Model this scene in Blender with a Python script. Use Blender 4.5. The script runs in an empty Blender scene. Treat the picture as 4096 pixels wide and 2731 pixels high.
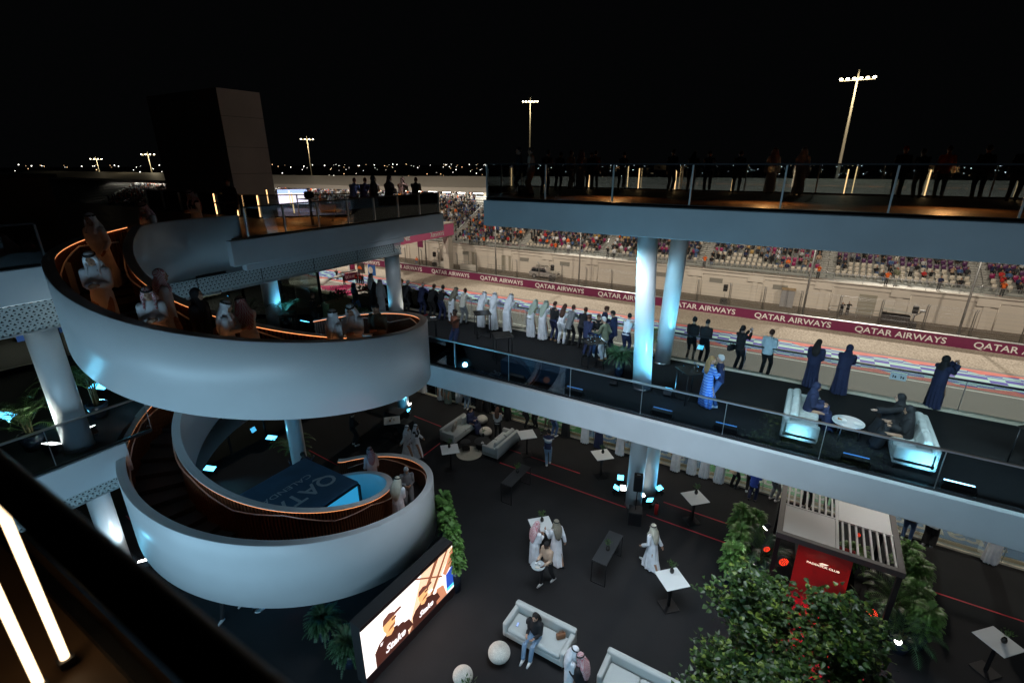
import bpy, bmesh, math, random
from mathutils import Vector, Matrix, noise
random.seed(7)
R=math.radians; PI=math.pi
S=bpy.context.scene
col=S.collection
# ---------------------------------------------------------------- camera
YAW,PITCH,ROLL,FPX=-0.543994,0.347207,-0.000914,1972.47
CAM=Vector((0,0,13.0))
def _basis():
    cy,sy,cp,sp=math.cos(YAW),math.sin(YAW),math.cos(PITCH),math.sin(PITCH)
    f=Vector((sy*cp,cy*cp,-sp)); r0=Vector((cy,-sy,0)); u0=r0.cross(f)
    c,s=math.cos(ROLL),math.sin(ROLL)
    return c*r0+s*u0, -s*r0+c*u0, f
CR,CU,CF=_basis()
cam=bpy.data.objects.new('camera',bpy.data.cameras.new('camera')); col.objects.link(cam)
m=Matrix((CR,CU,-CF)).transposed().to_4x4(); m.translation=CAM; cam.matrix_world=m
cam.data.sensor_width=36; cam.data.lens=FPX/4096*36; cam.data.clip_start=.03; cam.data.clip_end=6000
cam.data.dof.use_dof=True; cam.data.dof.focus_distance=20; cam.data.dof.aperture_fstop=2.8
S.camera=cam
def at(x,y,z):
    "point on the level z seen at photo pixel x,y"
    d=(x-2048)*CR-(y-1365.5)*CU+FPX*CF
    return CAM+d*((z-13)/d.z)
# ---------------------------------------------------------------- world, exposure
w=bpy.data.worlds.new('World'); S.world=w; w.use_nodes=True
nt=w.node_tree; bg=nt.nodes['Background']
bg.inputs[0].default_value=(.8,.9,1,1); bg.inputs[1].default_value=.0013
S.view_settings.view_transform='Standard'; S.view_settings.look='None'; S.view_settings.exposure=0; S.view_settings.gamma=1
S.cycles.use_denoising=True
S.cycles.max_bounces=6; S.cycles.transparent_max_bounces=24; S.cycles.diffuse_bounces=3; S.cycles.glossy_bounces=3
S.cycles.caustics_reflective=False; S.cycles.caustics_refractive=False; S.cycles.sample_clamp_indirect=4
def aim(o,frm,to):
    o.location=frm; o.rotation_euler=(Vector(to)-Vector(frm)).to_track_quat('-Z','Y').to_euler()
def area(name,frm,to,sx,sy,power,color,spread=180):
    l=bpy.data.lights.new(name,'AREA'); l.shape='RECTANGLE'; l.size=sx; l.size_y=sy; l.energy=power; l.color=color; l.spread=R(spread)
    o=bpy.data.objects.new(name,l); col.objects.link(o); aim(o,frm,to); return o
def spot(name,frm,to,power,color,cone=60,blend=.6,rad=.08,parent=None):
    l=bpy.data.lights.new(name,'SPOT'); l.energy=power; l.color=color; l.spot_size=R(cone); l.spot_blend=blend; l.shadow_soft_size=rad
    o=bpy.data.objects.new(name,l); col.objects.link(o); aim(o,frm,to); 
    if parent: o.parent=parent; o.matrix_parent_inverse=parent.matrix_world.inverted()
    return o
CY=(.16,.66,1.0); WARM=(1,.87,.70)
# circuit floodlighting (masts outside the frame, over the pit building and the stand)
for x in (-100,-66,-33,0,30):
    spot('track_floodlight',(x,26,34),(x-4,64,-3),43000,WARM,84,.45,1.2)
for x in (-70,-30,10):
    spot('stand_floodlight',(x,100,26),(x,48,-4),120000,(1,.9,.78),38,.6,1.0)
# added fill lamps, some behind the camera in place of lit rooms, some overhead
area('courtyard_fill',(-6,-2.2,3.9),(-8,14,6.6),18,3,720,(.42,.75,1.0))
area('courtyard_fill',(5,-2.0,4.0),(-2,12,.5),14,2.2,150,(.8,.9,1.0))
area('courtyard_fill',(-3,9.8,10.2),(-3,10.6,0),8,3,300,(.8,.9,1),100)
area('balcony_fill',(-9,13.9,10.2),(-9,17.4,6.5),11,.6,150,(.75,.88,1),120)  # added overhead fill for balcony guests and sofas, without a fixture
area('balcony_fill',(3,12.6,9.4),(3,15.6,6.0),9,.6,170,(.6,.88,1),120)
L0,L1,LL,LR,G=0.0,5.8,10.76,11.8,-4.5
# ---------------------------------------------------------------- materials
MATS={}
def mat(name,c,rough=.6,metal=0,emit=0,noise_=0,scale=8,bump=0,spec=.5,coat=0,trans=0):
    if name in MATS: return MATS[name]
    m=bpy.data.materials.new(name); m.use_nodes=True; n=m.node_tree.nodes; l=m.node_tree.links; b=n['Principled BSDF']
    b.inputs['Base Color'].default_value=(*c,1); b.inputs['Roughness'].default_value=rough; b.inputs['Metallic'].default_value=metal
    b.inputs['Specular IOR Level'].default_value=spec; b.inputs['Coat Weight'].default_value=coat
    if trans: b.inputs['Transmission Weight'].default_value=trans
    if emit: b.inputs['Emission Color'].default_value=(*c,1); b.inputs['Emission Strength'].default_value=emit
    if noise_ or bump:
        tc=n.new('ShaderNodeTexCoord'); t=n.new('ShaderNodeTexNoise'); t.inputs['Scale'].default_value=scale; t.inputs['Detail'].default_value=6
        l.new(tc.outputs['Object'],t.inputs['Vector'])
        if noise_:
            r=n.new('ShaderNodeValToRGB'); r.color_ramp.elements[0].position=.3; r.color_ramp.elements[1].position=.7
            r.color_ramp.elements[0].color=(*[v*(1-noise_) for v in c],1); r.color_ramp.elements[1].color=(*[min(1,v*(1+noise_)) for v in c],1)
            l.new(t.outputs[0],r.inputs[0]); l.new(r.outputs[0],b.inputs['Base Color'])
        if bump:
            bp=n.new('ShaderNodeBump'); bp.inputs['Strength'].default_value=bump; bp.inputs['Distance'].default_value=.02
            l.new(t.outputs[0],bp.inputs['Height']); l.new(bp.outputs[0],b.inputs['Normal'])
    MATS[name]=m; return m
def glassmat(name,tint=(.8,.88,.9),gl=.12,rough=.02):
    if name in MATS: return MATS[name]
    m=bpy.data.materials.new(name); m.use_nodes=True; n=m.node_tree.nodes; l=m.node_tree.links
    n.remove(n['Principled BSDF']); o=n['Material Output']
    t=n.new('ShaderNodeBsdfTransparent'); t.inputs[0].default_value=(*tint,1)
    g=n.new('ShaderNodeBsdfGlossy'); g.inputs['Roughness'].default_value=rough; g.inputs[0].default_value=(.9,.95,1,1)
    f=n.new('ShaderNodeFresnel'); f.inputs[0].default_value=1.5
    a=n.new('ShaderNodeMath'); a.operation='ADD'; a.inputs[1].default_value=gl; l.new(f.outputs[0],a.inputs[0])
    x=n.new('ShaderNodeMixShader'); l.new(a.outputs[0],x.inputs[0]); l.new(t.outputs[0],x.inputs[1]); l.new(g.outputs[0],x.inputs[2]); l.new(x.outputs[0],o.inputs[0])
    MATS[name]=m; return m
def carpet(name,c,c2):
    m=bpy.data.materials.new(name); m.use_nodes=True; n=m.node_tree.nodes; l=m.node_tree.links; b=n['Principled BSDF']; b.inputs['Roughness'].default_value=.95; b.inputs['Specular IOR Level'].default_value=.12
    tc=n.new('ShaderNodeTexCoord'); a=n.new('ShaderNodeTexNoise'); a.inputs['Scale'].default_value=.7; a.inputs['Detail'].default_value=5
    f=n.new('ShaderNodeTexNoise'); f.inputs['Scale'].default_value=60; f.inputs['Detail'].default_value=3
    l.new(tc.outputs['Object'],a.inputs[0]); l.new(tc.outputs['Object'],f.inputs[0])
    r=n.new('ShaderNodeMix'); r.data_type='RGBA'; r.inputs[6].default_value=(*c,1); r.inputs[7].default_value=(*c2,1)
    ad=n.new('ShaderNodeMath'); ad.operation='MULTIPLY_ADD'; ad.inputs[1].default_value=.6; l.new(f.outputs[0],ad.inputs[0])
    ml=n.new('ShaderNodeMath'); ml.operation='MULTIPLY'; ml.inputs[1].default_value=.45; l.new(a.outputs[0],ml.inputs[0]); l.new(ml.outputs[0],ad.inputs[2])
    l.new(ad.outputs[0],r.inputs[0]); l.new(r.outputs[2],b.inputs['Base Color'])
    bp=n.new('ShaderNodeBump'); bp.inputs['Strength'].default_value=.5; bp.inputs['Distance'].default_value=.01; l.new(f.outputs[0],bp.inputs['Height']); l.new(bp.outputs[0],b.inputs['Normal'])
    return m
WHITE=mat('white_render',(.62,.63,.63),.55,noise_=.05,scale=1.2,bump=.05)
WHITE2=mat('white_plaster',(.72,.73,.73),.42,noise_=.04,scale=.8)
WHITE3=mat('grey_white_render',(.5,.54,.57),.6,noise_=.06,scale=.9,bump=.04)
CARP=carpet('black_carpet',(.008,.008,.009),(.036,.036,.037))
BLACK=mat('black_metal',(.012,.012,.014),.4,.3)
MATTE=mat('matte_black',(.015,.015,.016),.8)
STEEL=mat('brushed_steel',(.55,.56,.58),.28,1)
GALV=mat('galvanised_steel',(.42,.43,.43),.45,.7)
GLASS=glassmat('clear_glass'); GLASSD=glassmat('dark_glass',(.42,.48,.46),.06)
GLASSR=glassmat('railing_glass',(.74,.8,.84),.05)
WOOD=mat('walnut_slats',(.13,.048,.02),.5,noise_=.3,scale=14)
DARKIN=mat('dark_lining',(.02,.014,.012),.8)
LEDW=mat('amber_led',(1,.36,.12),.5,emit=2.3)
LEDROD=mat('warm_led_tube',(1,.55,.22),.5,emit=3)
LEDNEAR=mat('warm_white_tube',(1,.72,.42),.5,emit=3.5)
CYAN=mat('cyan_led_panel',(.1,.6,1),.5,emit=5)
WLED=mat('white_led_panel',(1,.97,.88),.5,emit=12)
SOFA=mat('pale_grey_fabric',(.46,.49,.48),.9,noise_=.08,scale=120,bump=.25)
CUSH=mat('beige_fabric',(.36,.33,.28),.9,noise_=.1,scale=60,bump=.2)
CREAM=mat('cream_knit',(.6,.58,.52),.9,noise_=.2,scale=40,bump=.8)
TOPW=mat('white_laminate',(.74,.77,.77),.25)
DECK=mat('brown_deck',(.11,.065,.035),.5,noise_=.35,scale=2,spec=.3)
RED=mat('red_tape',(.45,.02,.035),.6)
SILVER=mat('chrome',(.75,.75,.76),.12,1)
# ---------------------------------------------------------------- mesh building
class MB:
    def __init__(s): s.b=bmesh.new(); s.mi=0
    def _faces(s,vs,fs):
        V=[s.b.verts.new(v) for v in vs]
        for f in fs:
            try: x=s.b.faces.new([V[i] for i in f]); x.material_index=s.mi
            except ValueError: pass
        return V
    def box(s,c,d,rz=0,rx=0,ry=0):
        M=Matrix.Translation(c)@Matrix.Rotation(rz,4,'Z')@Matrix.Rotation(ry,4,'Y')@Matrix.Rotation(rx,4,'X')
        vs=[M@Vector((x*d[0]/2,y*d[1]/2,z*d[2]/2)) for x in(-1,1) for y in(-1,1) for z in(-1,1)]
        s._faces(vs,[(0,1,3,2),(4,6,7,5),(0,4,5,1),(2,3,7,6),(0,2,6,4),(1,5,7,3)]); return s
    def b2(s,a,b): return s.box([(a[i]+b[i])/2 for i in range(3)],[abs(b[i]-a[i]) for i in range(3)])
    def rbox(s,c,d,bev,rz=0,seg=3,rx=0):
        t=bmesh.new(); r=bmesh.ops.create_cube(t,size=1)
        bmesh.ops.scale(t,vec=d,verts=t.verts); bmesh.ops.bevel(t,geom=t.edges[:]+t.verts[:],offset=min(bev,min(d)*.49),segments=seg,affect='EDGES',profile=.5)
        M=Matrix.Translation(c)@Matrix.Rotation(rz,4,'Z')@Matrix.Rotation(rx,4,'X')
        vs=[M@v.co for v in t.verts]; t.verts.index_update(); s._faces(vs,[[v.index for v in f.verts] for f in t.faces]); t.free(); return s
    def tube(s,pts,rads,n=8,flat=None,cap=True,up=Vector((0,0,1))):
        pts=[Vector(p) for p in pts]; rings=[]
        if not hasattr(rads,'__len__'): rads=[rads]*len(pts)
        for i,p in enumerate(pts):
            a=pts[max(i-1,0)]; b=pts[min(i+1,len(pts)-1)]; t=(b-a)
            t=t.normalized() if t.length>1e-9 else Vector((0,0,1))
            x=t.cross(Vector((0,1,0)) if abs(t.y)<.9 else Vector((1,0,0))).normalized(); y=t.cross(x).normalized()
            r=rads[i]; rx,ry=(r if hasattr(r,'__len__') else (r,r))
            rings.append([s.b.verts.new(p+x*math.cos(2*PI*k/n)*rx+y*math.sin(2*PI*k/n)*ry) for k in range(n)])
        for A,B in zip(rings,rings[1:]):
            for k in range(n):
                f=s.b.faces.new((A[k],A[(k+1)%n],B[(k+1)%n],B[k])); f.material_index=s.mi; f.smooth=True
        if cap:
            for r_ in (rings[0][::-1],rings[-1]): f=s.b.faces.new(r_); f.material_index=s.mi
        return s
    def loft(s,secs,n=16,cap=True):
        "secs: (center, rx, ry[, rot]) horizontal ellipses"
        rings=[]
        for sc in secs:
            c,rx,ry=Vector(sc[0]),sc[1],sc[2]; rt=sc[3] if len(sc)>3 else 0
            rings.append([s.b.verts.new(c+Vector((rx*math.cos(a)*math.cos(rt)-ry*math.sin(a)*math.sin(rt),rx*math.cos(a)*math.sin(rt)+ry*math.sin(a)*math.cos(rt),0))) for a in [2*PI*k/n for k in range(n)]])
        for A,B in zip(rings,rings[1:]):
            for k in range(n):
                f=s.b.faces.new((A[k],A[(k+1)%n],B[(k+1)%n],B[k])); f.material_index=s.mi; f.smooth=True
        if cap:
            for r_ in (rings[0][::-1],rings[-1]): f=s.b.faces.new(r_); f.material_index=s.mi
        return s
    def sph(s,c,rx,ry=None,rz=None,u=12,v=8,rot=None):
        ry=rx if ry is None else ry; rz=rx if rz is None else rz
        M=Matrix.Translation(c)@((rot or Matrix.Identity(4)))@Matrix.Diagonal((rx,ry,rz,1))
        r=bmesh.ops.create_uvsphere(s.b,u_segments=u,v_segments=v,radius=1,matrix=M)
        for vv in r['verts']:
            for f in vv.link_faces: f.smooth=True; f.material_index=s.mi
        return s
    def quad(s,*p): s._faces([Vector(q) for q in p],[tuple(range(len(p)))]); return s
    def prism(s,poly,z0,z1):
        n=len(poly); vs=[(x,y,z0) for x,y in poly]+[(x,y,z1) for x,y in poly]
        s._faces(vs,[tuple(range(n))[::-1],tuple(range(n,2*n))]+[(i,(i+1)%n,n+(i+1)%n,n+i) for i in range(n)]); return s
    def mesh(s,name,mats,smooth=False):
        me=bpy.data.meshes.new(name); bmesh.ops.recalc_face_normals(s.b,faces=s.b.faces[:]); s.b.to_mesh(me); s.b.free()
        for m in (mats if isinstance(mats,(list,tuple)) else [mats]): me.materials.append(m)
        if smooth:
            for p in me.polygons: p.use_smooth=True
        return me
    def build(s,name,mats,parent=None,smooth=False):
        return link(name,s.mesh(name,mats,smooth),parent)
def link(name,me,parent=None,loc=None,rz=None):
    o=bpy.data.objects.new(name,me); col.objects.link(o)
    if parent: o.parent=parent
    if loc is not None: o.location=loc
    if rz is not None: o.rotation_euler=(0,0,rz)
    return o
def tag(o,label,cat,group=None,kind=None):
    o['label']=label; o['category']=cat
    if group: o['group']=group
    if kind: o['kind']=kind
    return o
def thing(name,label,cat,loc=(0,0,0),rz=0,group=None):
    return tag(link(name,None,None,loc,rz),label,cat,group)
def setting(o): o['kind']='structure'; return o
def dup(root,loc=None,rz=None,label=None):
    r=root.copy(); col.objects.link(r)
    if loc is not None: r.location=loc
    if rz is not None: r.rotation_euler=(0,0,rz)
    if label: r['label']=label
    for ch in list(root.children):
        c=ch.copy(); col.objects.link(c); c.parent=r
        for g in ch.children:
            d=g.copy(); col.objects.link(d); d.parent=c
    return r
TMP=bpy.data.scenes.new('workbench')
def evaluated(o):
    vl=TMP.view_layers[0]; vl.update(); return bpy.data.meshes.new_from_object(o.evaluated_get(vl.depsgraph))
def text_mesh(txt,size,ext=.004,sx=1.0,bold=0,shear=0):
    cu=bpy.data.curves.new('t','FONT'); cu.body=txt; cu.size=size; cu.extrude=ext; cu.align_x='LEFT'; cu.offset=bold; cu.shear=shear; cu.resolution_u=3
    o=bpy.data.objects.new('t',cu); TMP.collection.objects.link(o)
    me=evaluated(o); bpy.data.objects.remove(o)
    for v in me.vertices: v.co.x*=sx
    me.materials.clear(); return me
def text(name,txt,size,m,loc,rot,parent=None,sx=1,ext=.004,bold=0,shear=0,center=False):
    me=text_mesh(txt,size,ext,sx,bold,shear); me.materials.append(m)
    if center:
        xs=[v.co.x for v in me.vertices]; c=(min(xs)+max(xs))/2
        for v in me.vertices: v.co.x-=c
    o=link(name,me,parent,loc); o.rotation_euler=rot; return o
# ================================================================ ground, track
def surf(name,pts,z,m):
    return setting(MB().quad(*[(x,y,z) for x,y in pts]).build(name,m))
def gmat(name,c,c2,s1=.35,s2=30,rough=.9,bump=.4):
    m=bpy.data.materials.new(name); m.use_nodes=True; n=m.node_tree.nodes; l=m.node_tree.links; b=n['Principled BSDF']; b.inputs['Roughness'].default_value=rough; b.inputs['Specular IOR Level'].default_value=.2
    tc=n.new('ShaderNodeTexCoord'); a=n.new('ShaderNodeTexNoise'); a.inputs['Scale'].default_value=s1; a.inputs['Detail'].default_value=7
    f=n.new('ShaderNodeTexNoise'); f.inputs['Scale'].default_value=s2; f.inputs['Detail'].default_value=2
    mp=n.new('ShaderNodeMapping'); mp.inputs['Scale'].default_value=(.25,1,1); l.new(tc.outputs['Object'],mp.inputs[0]); l.new(mp.outputs[0],a.inputs[0]); l.new(tc.outputs['Object'],f.inputs[0])
    r=n.new('ShaderNodeMix'); r.data_type='RGBA'; r.inputs[6].default_value=(*c,1); r.inputs[7].default_value=(*c2,1)
    rr=n.new('ShaderNodeMapRange'); rr.inputs[1].default_value=.36; rr.inputs[2].default_value=.64; l.new(f.outputs[0],rr.inputs[0])
    ad=n.new('ShaderNodeMath'); ad.operation='MULTIPLY_ADD'; ad.inputs[1].default_value=.55; l.new(rr.outputs[0],ad.inputs[0])
    ml=n.new('ShaderNodeMath'); ml.operation='MULTIPLY'; ml.inputs[1].default_value=.45; l.new(a.outputs[0],ml.inputs[0]); l.new(ml.outputs[0],ad.inputs[2])
    l.new(ad.outputs[0],r.inputs[0]); l.new(r.outputs[2],b.inputs['Base Color'])
    bp=n.new('ShaderNodeBump'); bp.inputs['Strength'].default_value=bump; bp.inputs['Distance'].default_value=.03; l.new(f.outputs[0],bp.inputs['Height']); l.new(bp.outputs[0],b.inputs['Normal'])
    return m
XA,XB=-260,90

surf('ground',[(-3000,-60),(3000,-60),(3000,5000),(-3000,5000)],G-.03,gmat('dark_earth',(.02,.02,.02),(.035,.032,.03)))
surf('service_road',[(XA,64),(XB,64),(XB,72),(XA,72)],G+.006,gmat('service_asphalt',(.13,.11,.09),(.2,.17,.13)))
surf('gravel_runoff',[(XA,56.9),(XB,56.9),(XB,63.3),(XA,63.3)],G+.006,gmat('gravel',(.17,.15,.12),(.56,.5,.42),s2=6.5,s1=.5,bump=.8))
surf('track',[(XA,21.4),(XB,21.4),(XB,56.9),(XA,56.9)],G,gmat('track_asphalt',(.2,.19,.18),(.3,.285,.27)))
# painted run-off: coral edges round a blue and mint pattern
def pattern():
    m=bpy.data.materials.new('painted_pattern'); m.use_nodes=True; n=m.node_tree.nodes; l=m.node_tree.links; b=n['Principled BSDF']; b.inputs['Roughness'].default_value=.8
    tc=n.new('ShaderNodeTexCoord'); sp=n.new('ShaderNodeSeparateXYZ'); l.new(tc.outputs['Object'],sp.inputs[0])
    def M(op,a,c=None,d=None):
        x=n.new('ShaderNodeMath'); x.operation=op
        for i,v in enumerate((a,c,d)):
            if v is None: continue
            if isinstance(v,(int,float)): x.inputs[i].default_value=v
            else: l.new(v,x.inputs[i])
        return x.outputs[0]
    X,Y=sp.outputs[0],sp.outputs[1]
    y=M('SUBTRACT',Y,48.3)                        # -.. to ..
    u=M('DIVIDE',X,1.15); v=M('DIVIDE',y,.5)
    # diamond chain: |x mod P - P/2| compared with distance from the centre line
    P=9.2
    dx=M('ABSOLUTE',M('SUBTRACT',M('MULTIPLY',M('FRACT',M('DIVIDE',X,P)),P),P/2))
    q=M('SUBTRACT',M('MULTIPLY',M('FLOOR',M('DIVIDE',dx,1.15)),1.15),0)
    dy=M('MULTIPLY',M('FLOOR',M('ABSOLUTE',M('DIVIDE',y,.36))),.36)
    s=M('ADD',M('DIVIDE',q,4.6),M('DIVIDE',dy,2.0))
    ring=M('LESS_THAN',M('ABSOLUTE',M('SUBTRACT',M('FRACT',M('MULTIPLY',s,2.0)),.5)),.27)
    chk=M('MODULO',M('ADD',M('ADD',M('FLOOR',u),M('FLOOR',M('DIVIDE',y,.36))),400),2)
    edge=M('GREATER_THAN',M('ABSOLUTE',y),1.3)
    sel=M('ADD',M('MULTIPLY',M('SUBTRACT',1,edge),ring),M('MULTIPLY',edge,chk))
    mx=n.new('ShaderNodeMix'); mx.data_type='RGBA'; mx.inputs[6].default_value=(.36,.64,.62,1); mx.inputs[7].default_value=(.085,.085,.42,1); l.new(sel,mx.inputs[0])
    t=n.new('ShaderNodeTexNoise'); t.inputs['Scale'].default_value=3; l.new(tc.outputs['Object'],t.inputs[0])
    hs=n.new('ShaderNodeMix'); hs.data_type='RGBA'; hs.blend_type='MULTIPLY'; hs.inputs[0].default_value=.25; l.new(mx.outputs[2],hs.inputs[6]); l.new(t.outputs[1],hs.inputs[7]); l.new(hs.outputs[2],b.inputs['Base Color'])
    return m
CORAL=mat('coral_paint',(.55,.16,.14),.8,noise_=.15,scale=2)
G2=G+.006
Y0=at(3000,1409,G).y; Y1=at(3000,1340,G).y    # near white line, far coral edge
sc=(Y1-Y0)
surf('painted_line',[(XA,Y0-.22),(XB,Y0-.22),(XB,Y0+.0),(XA,Y0+.0)],G2+.004,mat('white_paint',(.75,.75,.72),.7))
surf('painted_strip',[(XA,Y0+.35),(XB,Y0+.35),(XB,Y0+.85),(XA,Y0+.85)],G2+.004,CORAL)
surf('painted_strip',[(XA,Y1-.55),(XB,Y1-.55),(XB,Y1),(XA,Y1)],G2+.004,CORAL)
o=surf('painted_pattern',[(XA,Y0+.8),(XB,Y0+.8),(XB,Y1-.5),(XA,Y1-.5)],G2,pattern())
for nd in o.data.materials[0].node_tree.nodes:
    if nd.type=='MATH' and nd.operation=='SUBTRACT' and abs(nd.inputs[1].default_value-48.3)<.01: nd.inputs[1].default_value=(Y0+.85+Y1-.55)/2
for (ya,sg) in ((Y0+.85,1),(Y1-.55,-1)):
    b=MB()
    for i in range(-58,22): b._faces([Vector((i*4.6,ya,0)),Vector((i*4.6+3.2,ya,0)),Vector((i*4.6+1.6+.8*sg,ya+sg*.55,0))],[(0,1,2)])
    o=setting(b.build('painted_strip',CORAL)); o.location=(0,0,G2+.008)
YG=Y1+.1
print('track y',Y0,Y1)
# painted crimson carpet areas by the gantry
CRIM=mat('crimson_carpet',(.35,.01,.09),.8)
def poly(name,px,z,m,zz): return setting(MB().quad(*[Vector((at(x,y,z).x,at(x,y,z).y,zz)) for x,y in px]).build(name,m))
poly('painted_area',[(1284,1150),(1400,1140),(1416,1136),(1290,1137+10)],G,CRIM,G2+.008)
poly('painted_area',[(1280,1144),(1412,1140),(1396,1157),(1360,1166),(1290,1158)],G,CRIM,G2+.016)
poly('painted_area',[(1352,1160),(1420,1162),(1404,1182),(1330,1176)],G,CRIM,G2+.016)
surf('painted_line',[(XA,46.5),(-10,46.5),(-10,46.75),(XA,46.75)],G2+.004,MATS['white_paint'])
# ================================================================ barrier with lettering
MAROON=mat('maroon_panel',(.17,.018,.075),.5,noise_=.08,scale=3)
PW=mat('white_lettering',(.8,.8,.78),.5)
YB=62.9; BH=1.12
br=thing('advertising_barrier','long maroon track barrier with white airline lettering at foot of debris fence','barrier',(0,YB,G))
bm_=MB()
k=0
x=-150.0
while x<40:
    bm_.b2((x+.01,0,0),(x+9.86,.35,BH)); x+=9.87
bm_.build('barrier_panel',MAROON,br)
MB().b2((-150,-.02,BH),(40,.37,BH+.06)).build('top_rail',GALV,br)
qa=text_mesh('QATAR AIRWAYS',1.0,.006,1.0,.012)
xs=[v.co.x for v in qa.vertices]; ys=[v.co.y for v in qa.vertices]; kx=7.75/(max(xs)-min(xs)); ky=BH*.58/.72
for v in qa.vertices: v.co.x=(v.co.x-min(xs))*kx; v.co.y*=ky
qa.materials.append(PW)
for i in range(-11,4):
    o=link('lettering',qa,br,(-4.4+i*9.87+ (0 if i<1 else .1),-.012,BH*.21)); o.rotation_euler=(PI/2,0,0)
# ================================================================ debris fence
YF=67.2
fence=thing('debris_fence','tall galvanised debris fence with wires and mesh behind the maroon barrier','fence',(0,YF,G))
pm=MB(); pm.tube([(0,0,0),(0,0,2.7),(0,-.35,3.15)],.05,6); pm.tube([(.16,0,0),(.16,0,2.7),(.16,-.35,3.15)],.035,6)
pme=pm.mesh('post',GALV)
for i in range(-33,10): link('post',pme,fence,(-.05+i*3.97,0,0))
wm=MB()
for z,yy in ((.35,0),(.9,0),(1.4,0),(1.9,0),(2.3,0),(2.7,0),(2.95,-.2),(3.12,-.33)): wm.b2((-135,yy-.008,z-.008),(40,yy+.008,z+.008))
wm.build('wire',GALV,fence)
def meshmat(sc_):
    m=bpy.data.materials.new('chain_link'); m.use_nodes=True; n=m.node_tree.nodes; l=m.node_tree.links; b=n['Principled BSDF']; b.inputs['Base Color'].default_value=(.5,.5,.48,1); b.inputs['Metallic'].default_value=.5
    tc=n.new('ShaderNodeTexCoord'); sp=n.new('ShaderNodeSeparateXYZ'); l.new(tc.outputs['Object'],sp.inputs[0]); outs=[]
    for sg in (1,-1):
        a=n.new('ShaderNodeMath'); a.operation='MULTIPLY_ADD'; a.inputs[1].default_value=sg; l.new(sp.outputs[0],a.inputs[0]); l.new(sp.outputs[2],a.inputs[2])
        f=n.new('ShaderNodeMath'); f.operation='MULTIPLY'; f.inputs[1].default_value=sc_; l.new(a.outputs[0],f.inputs[0])
        g=n.new('ShaderNodeMath'); g.operation='FRACT'; l.new(f.outputs[0],g.inputs[0]); h=n.new('ShaderNodeMath'); h.operation='LESS_THAN'; h.inputs[1].default_value=.07; l.new(g.outputs[0],h.inputs[0]); outs.append(h.outputs[0])
    mx=n.new('ShaderNodeMath'); mx.operation='MAXIMUM'; l.new(outs[0],mx.inputs[0]); l.new(outs[1],mx.inputs[1]); l.new(mx.outputs[0],b.inputs['Alpha']); return m
MB().quad((-135,.06,0),(40,.06,0),(40,.06,1.35),(-135,.06,1.35)).build('mesh_panel',meshmat(9),fence)
# ================================================================ grandstand
WY=71.8; WT=-.75
BEIGE=mat('beige_render',(.62,.57,.5),.8,noise_=.04,scale=.35)
BEIGE2=mat('beige_trim',(.64,.59,.52),.7,noise_=.05,scale=.8)
CONC=mat('pale_concrete',(.36,.36,.34),.8,noise_=.12,scale=2)
gs=thing('grandstand','long grandstand with beige base wall and pale concrete steps across the track','grandstand',(0,0,0))
STX=[-208,-193,-178,-163,-148,-133,-118,-103,-88,-73,-58,-43,-28,-13,2.2,17.2,32.2]
MB().b2((-330,WY,G),(60,WY+1.2,WT-.35)).build('base_wall',BEIGE,gs)
t=MB(); t.b2((-330,WY-.12,WT-.7),(60,WY-.001,WT-.15)); t.b2((-330,WY-.33,WT-.15),(60,WY+1.2,WT)); t.build('cornice',BEIGE2,gs)
t=MB(); t.b2((-.3,WY-.12,G),(.3,WY-.002,WT-.7)); t.b2((-.95,WY-.2,WT-1.15),(.95,WY-.121,WT-.2)); pil=t.mesh('pilaster',BEIGE2)
for i in range(-18,5): link('pilaster',pil,gs,(2.16+i*7.75,0,0))
t=MB()
for x in [-179+7.75*i for i in range(30)]:
    x=2.16+round((x-2.16)/7.75)*7.75; t.tube([(x+1.0,WY-.08,G),(x+1.0,WY-.08,WT-.7)],.06,6)
t.build('drainpipe',BEIGE2,gs)
VENT=mat('vent_grey',(.28,.27,.24),.6)
for x in (-41,-33.5,-18,-2.6,-53,-10.5):
    t=MB(); t.b2((x-.85,WY-.05,-1.95),(x+.85,WY-.003,-2.55)); 
    for i in range(14): t.b2((x-.78+i*.12,WY-.08,-2.0),(x-.74+i*.12,WY-.051,-2.5))
    t.build('vent',VENT,gs)
DOORM=mat('service_door',(.33,.31,.25),.6)
for x in (6.9,-44.6,-51.7):
    o=MB().b2((x-.9,WY-.07,G),(x+.9,WY-.003,-2.0)).build('door',DOORM,gs)
    MB().b2((x-.01,WY-.09,G),(x+.01,WY-.071,-2.05)).build('door_seam',VENT,o)
RI,DP=.43,.95; RY0=WY+2.0; RZ0=WT+.15; NROW=17
SEGS=[(a+.75,b-.75) for a,b in zip(STX,STX[1:])]
t=MB()
for k in range(NROW): t.b2((-330,RY0+k*DP,WT-.3),(60,RY0+(k+1)*DP,RZ0+k*RI))
t.b2((-330,WY+1.2,WT-.3),(60,RY0,WT-.02)); t.build('terrace',CONC,gs)
t=MB()
for k in range(NROW): t.b2((-.7,RY0+k*DP-.45,RZ0+(k-1)*RI),(.7,RY0+k*DP-.003,RZ0+k*RI-.23))
stp=t.mesh('stair_steps',CONC)
for xs_ in STX: link('stair_steps',stp,gs,(xs_,0,0))
t=MB()
for xs_ in STX:
    for k0,k1 in ((0,5),(6,11),(12,16)):
        a=(xs_,RY0+k0*DP,RZ0+k0*RI-.2); b=(xs_,RY0+k1*DP,RZ0+k1*RI-.2)
        t.tube([a,(a[0],a[1],a[2]+1),(b[0],b[1],b[2]+1),b],.035,6)
t.build('handrail',STEEL,gs)
t=MB(); t.b2((-330,WY-.1,WT+.94),(60,WY-.04,WT+1.0)); 
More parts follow.
